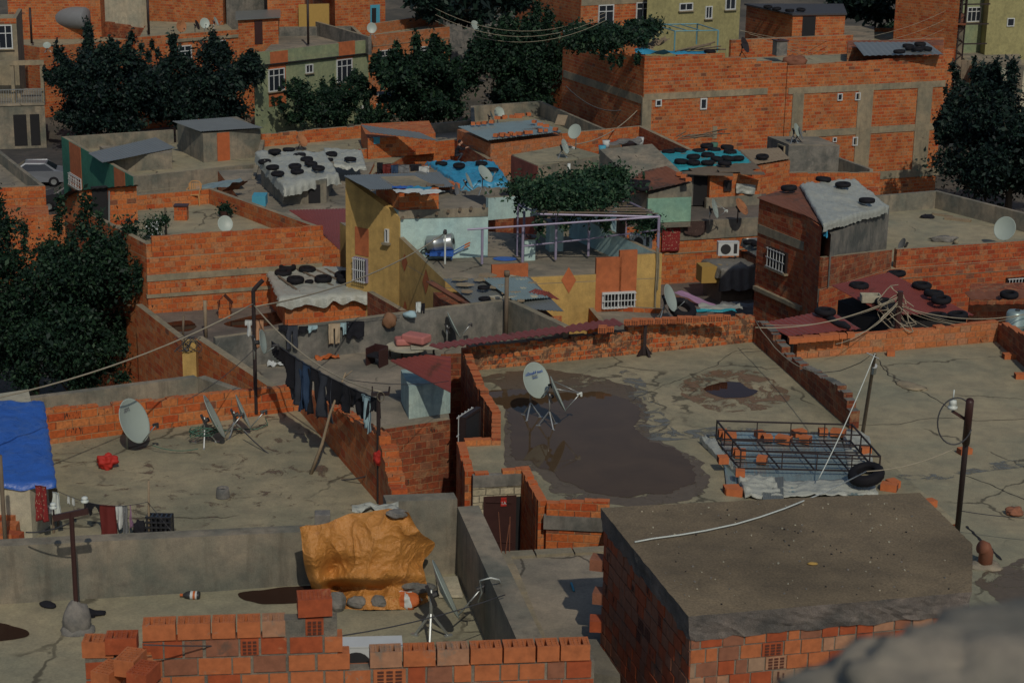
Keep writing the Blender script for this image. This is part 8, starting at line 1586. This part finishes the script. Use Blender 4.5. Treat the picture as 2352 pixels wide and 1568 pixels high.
for i, (x, y, mt, lb) in enumerate(((1405, 350, 'wood', 'brown crate on the junk terrace'), (1425, 362, 'brickr', 'brick stack on the junk terrace'), (1450, 345, 'iron', 'dark box under the pale cloth on the junk terrace'), (1402, 372, 'clay_orange', 'low brick plinth in front of the junk terrace'), (597, 468, 'sky', 'little blue topped box on the roof left of the red awning'))):
    mb = MB(); mb.box(P(x, y, 5.2) + V((0, 0, .2)), .9, .6, .45, 0, i * .4); tag(mb.build('box', [mt]), lb, 'box')
# line of clothes by the blue tarp
zc_ = 5.2; gM = 'laundry behind the corrugated ochre roof'
for x0, x1, y0, y1, mt, nm, lb in ((866, 879, 374, 396, 'black', 'coat', 'long black coat leftmost on the middle washing line'), (879, 898, 377, 396, 'maroon', 'scarf', 'white and maroon patterned cloth on the middle washing line'), (898, 915, 379, 395, 'jean', 'trousers', 'dark blue cloth on the middle washing line'), (915, 940, 379, 394, 'cgrey', 'towel', 'grey towel on the middle washing line'), (942, 968, 377, 390, 'black', 'shirt', 'black cloth left of the white one on the middle washing line'), (962, 986, 382, 396, 'cwhite', 'cloth', 'white cloth rightmost on the middle washing line')):
    a, b = G((x0, y0), zc_), G((x1, y0 - 1), zc_); hang(a, b, (y1 - y0 + 4) / S(a), mt, nm, lb, 'laundry', .04, None, x0, 12, 12, gM)
wire(G((860, 372), zc_ + .1), G((990, 379), zc_ + .1), .05, .01, 'cabled', 'middle washing line behind the corrugated roof', 'clothesline', 'clothesline')
# ---------------------------------------------------------------- cars
def car(label, px, z, rz, mt, name='parked_car'):
    c = P(*px, z); t = thing(name, label, 'car', c); m = Matrix.Translation(c) @ Matrix.Rotation(rz, 4, 'Z')
    prof = [(-2.1, .35), (-2.15, .6), (-2.08, .85), (-1.75, .95), (-1.45, 1.0), (-.85, 1.4), (.35, 1.42), (1.05, .98), (1.9, .85), (2.12, .65), (2.12, .35)]; cab = [(-1.35, .98), (-.8, 1.36), (.32, 1.38), (.95, .98)]
    mb = MB(); ys = [(-.82, .9), (-.86, 1), (0, 1), (.86, 1), (.82, .9)]; vs = []
    n = len(prof)
    for yy, k in ((-.84, 0), (-.72, 1), (.72, 1), (.84, 0)):
        for x, zz in prof: vs.append(m @ V((x, yy * (1 if zz < 1.0 else .82), zz if k else zz * .985)))
    fs = [(j * n + i, j * n + (i + 1) % n, (j + 1) * n + (i + 1) % n, (j + 1) * n + i) for j in range(3) for i in range(n)] + [tuple(range(n)), tuple(range(3 * n, 4 * n))[::-1]]
    mb.add(vs, fs); o = mb.build('body', [mt], t); bv = o.modifiers.new('b', 'BEVEL'); bv.width = .05; bv.segments = 2; bv.limit_method = 'ANGLE'
    for s in (-1, 1):
        mb = MB(); pts = [m @ V((x, s * (.845 if zz < 1 else .715), zz)) for x, zz in cab]; pts2 = [p + (m.to_3x3() @ V((0, s * .012, 0))) for p in pts]; mb.add(pts + pts2, [(0, 1, 2, 3), (7, 6, 5, 4), (0, 4, 5, 1), (1, 5, 6, 2), (2, 6, 7, 3), (3, 7, 4, 0)]); mb.build('side_window', ['glass'], t)
    for x0, z0, x1, z1 in ((-1.43, 1.04, -.9, 1.37), (.42, 1.39, 1.0, 1.03)):
        mb = MB(); o = m.to_3x3() @ V((-.02 if x0 < 0 else .02, 0, .02)); mb.quad(*[(m @ V(p)) + o for p in ((x0, -.66, z0), (x1, -.62, z1), (x1, .62, z1), (x0, .66, z0))]); mb.build('windscreen', ['glass'], t)
    for x in (-1.3, 1.35):
        for s in (-1, 1):
            mw = m @ Matrix.Translation((x, s * .8, .31)) @ Matrix.Rotation(R(90), 4, 'X'); mb = MB(); mb.lathe([(.17, -.1), (.29, -.1), (.31, -.06), (.31, .06), (.29, .1), (.17, .1)], 20, 0, mw); w_ = mb.build('wheel', ['rubber'], t, True); mb = MB(); mb.lathe([(.001, -.085), (.18, -.1), (.18, .1), (.001, .085)], 16, 0, mw); mb.build('rim', ['steel'], w_)
    for s in (-1, 1):
        mb = MB(); mb.box(m @ V((-2.1, s * .62, .78)), .06, .3, .14, 0, rz); mb.build('tail_light', ['red'], t); mb = MB(); mb.box(m @ V((2.08, s * .6, .7)), .08, .32, .14, 0, rz); mb.build('headlight', ['frame'], t)
    mb = MB(); mb.box(m @ V((-2.16, 0, .42)), .1, 1.6, .18, 0, rz); mb.build('bumper', ['lnb'], t)
    return t
car('silver saloon car parked in the street left of the green house', (76, 424), 0.0, R(190), 'carg'); car('dark estate car parked behind the silver one beside the brick hut', (168, 478), 0.0, R(195), 'card')
# left edge houses
e1_ = [P(-120, 436, 4.0), P(104, 427, 4.0), P(-20, 330, 4.0), P(-160, 335, 4.0)]
hl = House('flat_roof_house', 'low house with grey parapet and brick front beside the parked cars', 'house', [xy(p, 0) for p in e1_], 3.4, 0, 'brick', 'floorg'); para(hl, e1_[1], e1_[2], 4.0, mat='plast', top='plast'); para(hl, e1_[0], e1_[1], 4.0, mat='brick')
hk = box_house('brick_house', 'small brick annexe half hidden by the huge left tree', [xy(P(-100, 500, 3.4), 0), xy(P(112, 490, 3.4), 0), xy(P(110, 470, 3.4), 0), xy(P(-100, 470, 3.4), 0)], 0, 3.35, 'brick', 'floorg')
hk2 = box_house('garden_wall', 'pale brick wall behind the dark estate car', [xy(P(112, 500, 1.6), 0), xy(P(152, 498, 1.6), 0), xy(P(152, 492, 1.6), 0), xy(P(112, 493, 1.6), 0)], 0, 1.6, 'bricky', cat='wall')
# plants on the chair roof
pt = thing('potted_plant', 'rose bush with pale flowers inside the front parapet of the chair roof', 'plant', P(355, 545, 7.0)); leaves('foliage', [(P(352, 520, 7.5) , (.42, .3, .42), 1), (P(378, 505, 7.8), (.2, .2, .25), .3)], 1800, .09, 'leafv', pt, 5); leaves('flowers', [(P(356, 522, 7.6), (.4, .3, .35), 1)], 60, .07, 'cwhite', pt, 6)
mb = MB(); p_0 = P(382, 545, 7.0); mb.tube([p_0, xy(p_0, 8.1)], .04, 6); mb.build('stake', ['wood'], pt)
pt = thing('potted_plant', 'potted plant with drooping leaves right of the brick chimney', 'plant', P(516, 500, 7.0)); leaves('foliage', [(P(516, 480, 7.35), (.28, .25, .2), 1), (P(530, 487, 7.25), (.12, .1, .1), .2)], 600, .12, 'leaf', pt, 5); mb = MB(); pp = P(516, 502, 7.0); mb.lathe([(.001, 0), (.13, 0), (.17, .3), (.001, .28)], 12, 0, Matrix.Translation(pp)); mb.build('pot', ['doorb'], pt)
# ---------------------------------------------------------------- tangle of wires on the right
hub = G((2067, 680), 8.6); mb = MB(); mb.tube([xy(hub, 6.6), hub + V((0, 0, .15))], .09, 8); t = thing('wire_post', 'short iron post with a knot of many cables over the faded red roof', 'post', xy(hub, 6.6)); mb.build('post', ['doorb'], t)
mb = MB(); rnd = random.Random(12)
for k in range(12):
    a0 = hub + V((rnd.uniform(-.3, .3), rnd.uniform(-.2, .2), rnd.uniform(-.9, .05))); mb.tube([a0 + V((.35 * math.cos(a * .5 + k * 1.7) * rnd.uniform(.6, 1.2), .1 * math.sin(a), .3 * math.sin(a * .5 + k))) for a in range(9)], .014, 4)
mb.build('cable_knot', ['rope'], t)
for i, (x, y, z, sg__) in enumerate(((1735, 752, 8.1, .3), (1760, 745, 8.1, .3), (1920, 790, 7.7, .25), (1960, 770, 7.7, .2), (2340, 726, 7.2, .4), (2400, 745, 7.2, .4), (2460, 690, 7.5, .5), (2200, 745, 7.3, .1), (2160, 760, 7.2, .1), (2100, 765, 7.2, .05))):
    wire(hub + V((0, 0, -.05 * i)), G((x, y), z), sg__, .009 if i % 3 else .016, 'rope', 'cable fanning out from the wire knot post, ' + ('leftmost', 'second from left', 'third from left', 'fourth from left', 'long one to the right edge', 'lowest to the right edge', 'uppermost to the right edge', 'short one at right', 'short one in the middle', 'steepest one')[i], 'cable', 'cable', group='cables of the wire knot post')
# barrels right edge
for i, (x, y) in enumerate(((2328, 790), (2362, 792))):
    c = G((x, y), 6.2) if 0 else P(x, 775, 6.4); t = thing('plastic_barrel', ('pale blue plastic barrel behind the right brick wall', 'second pale barrel cut by the right edge')[i], 'barrel', c); mb = MB(); mb.lathe([(.001, .88), (.24, .88), (.29, .8), (.3, .45), (.31, .43), (.3, .41), (.28, 0), (.001, 0)], 20, 0, Matrix.Translation(c)); mb.build('body', ['metalb'], t, True); mb = MB(); mb.lathe([(.001, .92), (.08, .92), (.08, .88)], 12, 0, Matrix.Translation(c + V((.05, 0, 0)))); mb.build('cap', ['lnb'], t)
shr = [xy(P(2225, 715, 5.5), 0), xy(P(2420, 712, 5.5), 0), xy(P(2420, 690, 5.5), 0), xy(P(2225, 695, 5.5), 0)]; sh_ = box_house('brick_shed', 'low brick shed with ragged dark roof edge at the right edge', shr, 3, 6.2, 'brickd'); corr(P(2232, 690, 6.3), P(2420, 686, 6.3), P(2420, 668, 6.4), P(2215, 671, 6.4), 9, .04, 'rust', 'roof', None, None, sh_); tyre((2318, 677), 6.45, 1.0)['label'] = 'black tyre on the ragged shed roof at the right edge'
# on M8 roof
bz = P(2120, 500, 6.0); mb = MB(); mb.box(P(2200, 505, 6.03), 1.1, .25, .15, 0, -.5); mb.box(P(2165, 495, 6.03), .9, .1, .1, 0, -.6); tag(mb.build('planks', ['woodl']), 'loose timber lying on the wide grey roof at right', 'timber'); mb = MB(); blob(mb, P(2170, 555, 6.0) + V((0, 0, .1)), .5, .2, .16, 4, 0, .5, 10); tag(mb.build('rubble', ['stone'], None, True), 'grey rubble heap at the front of the wide right roof', 'rubble'); mb = MB(); mb.tube([P(2196, 556, 6), P(2196, 556, 6.6)], .09, 10); tag(mb.build('vent_pipe', ['beam'], None, True), 'short grey pipe standing by the rubble heap', 'vent pipe')
mb = MB(); blob(mb, P(2130, 498, 6.05), .3, .2, .1, 3, 0, .5, 10); tag(mb.build('cloth', ['black'], None, True), 'dark cloth bundle on the wide right roof', 'cloth')
# junk terrace behind mint wall
chx = P(1306, 415, 6.0); mb = MB(); mb.tube([chx, xy(chx, H(chx, 376))], .07, 10); tag(mb.build('vent_pipe', ['pvc'], None, True), 'thin white vent pipe above the vine', 'vent pipe')
scrap((1437, 325), 6.6, 1.6, 1.0, .0, 'tarpg', 'pale cloth over a box by the brick wall below the large house', 'cloth_cover', .2, 'cloth', .2); scrap((1490, 360), 5.4, 2.0, .9, -.2, 'metalb', 'pale blue flat sheet beside the teal tyre roof', 'sheet', 0, 'sheet', .04)
for i, (x, y, mt, lb) in enumerate(((1470, 333, 'cwhite', 'small white bucket below the large brick house'), (1392, 340, 'cwhite', 'white tub on the junk terrace left of the teal roof'), (1383, 352, 'sky', 'cyan bucket on the junk terrace'), (1640, 345, 'greenc', 'green can behind the teal tyre roof'))):
    c = P(x, y, 5.6); mb = MB(); mb.lathe([(.001, 0), (.16, 0), (.2, .4), (.001, .38)], 14, 0, Matrix.Translation(c)); tag(mb.build('bucket', [mt], None, True), lb, 'bucket')
mb = MB(); 
for i in range(14): rnd = random.Random(i + 50); a = P(1570 + rnd.uniform(-20, 50), 312 + rnd.uniform(-6, 8), 5.5); mb.tube([a, a + V((rnd.uniform(.5, 1.5), rnd.uniform(-.3, .3), rnd.uniform(-.1, .3)))], .03, 4)
tag(mb.build('brushwood', ['wood']), 'heap of sticks at the foot of the large brick house', 'brushwood', None, 'stuff')
t = thing('ladder', 'leaning pale board on the grey parapet left of the large brick house', 'board', P(1290, 275, 5)); mb = MB(); mb.bar(P(1285, 288, 5.0), P(1293, 265, 5.5), .6, .06); mb.build('board', ['woodl'], t)
# ---------------------------------------------------------------- far clutter
c = P(167, 50, 6.2); t = thing('water_tank', 'grey horizontal water tank at the top left', 'water tank', c); mb = MB(); mb.lathe([(.001, -1.3), (.75, -1.25), (.85, -1.1), (.85, 1.1), (.75, 1.25), (.001, 1.3)], 20, 0, Matrix.Translation(c + V((0, 0, .3))) @ Matrix.Rotation(R(90), 4, 'Y') @ Matrix.Rotation(.3, 4, 'X')); mb.build('barrel', ['cgrey'], t, True)
for i, (x, y) in enumerate(((695, 42), (710, 46), (722, 47))): c = P(x, y, 6.2); mb = MB(); mb.lathe([(.001, 0), (.3, 0), (.32, .75), (.001, .75)], 14, 0, Matrix.Translation(c)); tag(mb.build('plastic_drum', ['pvc'], None, True), 'white plastic drum on the roof near the painted yellow corner, ' + ('left', 'middle', 'right')[i], 'drum', 'white drums near the yellow corner')
for i, (x, y0, y1, z) in enumerate(((73, 100, 18, 5.2), (342, 79, -10, 6.2), (708, 103, -10, 5.4), (645, 75, -5, 5.4), (1120, 54, -10, 5.5), (1037, 40, 5, 5))): c = P(x, y0, z); mb = MB(); mb.tube([c, xy(c, H(c, y1))], .09, 6); tag(mb.build('pole', ['iron'], None, True), ('thin dark pole on the leftmost far roof', 'dark pole between the whitewashed house and terrace', 'dark pole on the sage house roof', 'dark pole left of the sage house roof pole', 'thin pale pole at the top centre', 'short dark post at the top centre')[i], 'pole')
pl = P(2195, 170, 3.5); t = thing('pylon', 'dark lattice pylon carrying power lines at the top right', 'pylon', pl); H_ = H(pl, -25)
for sx in (-.3, .3):
    for sy in (-.2, .2): mb = MB(); mb.bar(xy(pl, 0) + V((sx, sy, 0)), xy(pl, H_) + V((sx * .6 + .2, sy * .6, 0)), .1); mb.build('leg', ['iron'], t)
mb = MB()
for k in range(16): z = 2 + k * (H_ - 2) / 16; z2 = z + (H_ - 2) / 16; s = 1 if k % 2 else -1; mb.bar(xy(pl, z) + V((-.3 * s, -.2, 0)), xy(pl, z2) + V((.3 * s, -.2, 0)), .06)
mb.build('bracing', ['iron'], t)
for k in range(3): mb = MB(); z = H_ - 1.2 - k * 1.5; mb.bar(xy(pl, z) + V((-.6, 0, 0)), xy(pl, z) + V((2.2, 0, .1)), .1); mb.build('crossarm', ['iron'], t)
for i in range(6): wire(xy(pl, H_ - 1 - i * .7), G((1700 + i * 20, 70 + i * 8), 9.5 - i * .3), 1.6, .014, 'rope', 'far power line left of the pylon, ' + ('first from top', 'second from top', 'third from top', 'fourth from top', 'fifth from top', 'lowest')[i], 'cable', 'cable', group='far power lines')
for i in range(3): wire(G((1390, 30 + i * 9), 11), G((1000, 20 + i * 14), 11), 1.2, .012, 'rope', 'far wire over the dark trees at the top centre, ' + ('upper', 'middle', 'lower')[i], 'cable', 'cable', group='far wires at the top centre')
wire(G((1478, 238), 6.0), G((1320, 332), 6.6), .5, .03, 'rope', 'pale rope from the large brick house corner to the white dish', 'rope', 'rope'); wire(G((1300, 198), 7), G((1475, 236), 6.0), .9, .035, 'cabled', 'cable drooping along the shaded wall of the large brick house', 'cable', 'cable')
# awning, market stand behind the trees
aw = thing('awning', 'grey awning beneath the sage house behind the feathery tree', 'awning', P(960, 250, 2)); corr(P(900, 232, 2.6), P(985, 228, 2.6), P(960, 206, 3.2), P(840, 212, 3.2), 6, .03, 'metalg', 'roof', None, None, aw); mb = MB(); a = P(983, 240, 2.5); mb.tube([xy(a, 0), a], .06, 6); mb.build('post', ['steel'], aw)
mb = MB(); rnd = random.Random(21)
for i in range(60): a = P(rnd.uniform(830, 990), rnd.uniform(240, 262), 1.2); blob(mb, a, .12, .1, .1, i, i % 3, .2, 4)
tag(mb.build('market_goods', ['orangec', 'red', 'cwhite'], None, True), 'orange and red goods on the stall under the grey awning', 'goods', None, 'stuff')
# ---------------------------------------------------------------- blurred ledge just in front of the lens
led = tag(None, None, None) if False else None
mb = MB(); c = G((2260, 1660), 21.0); dd_ = 2.6
def npt(x, y, d): return CAM + ray((x, y)) * d
K['ledge'] = m_conc('stone_pale', (.27, .235, .18), .3, 8, .5)
mb = MB(); blob(mb, npt(2400, 1650, 2.6), .24, .3, .085, 3, 0, .35, 20); blob(mb, npt(2170, 1610, 2.6), .12, .2, .05, 8, 0, .5, 18); blob(mb, npt(2060, 1640, 2.6), .12, .2, .04, 4, 0, .5, 18)
tag(mb.build('stone_ledge', ['ledge'], None, True), 'out of focus grey stone ledge in the bottom right corner', 'ledge')
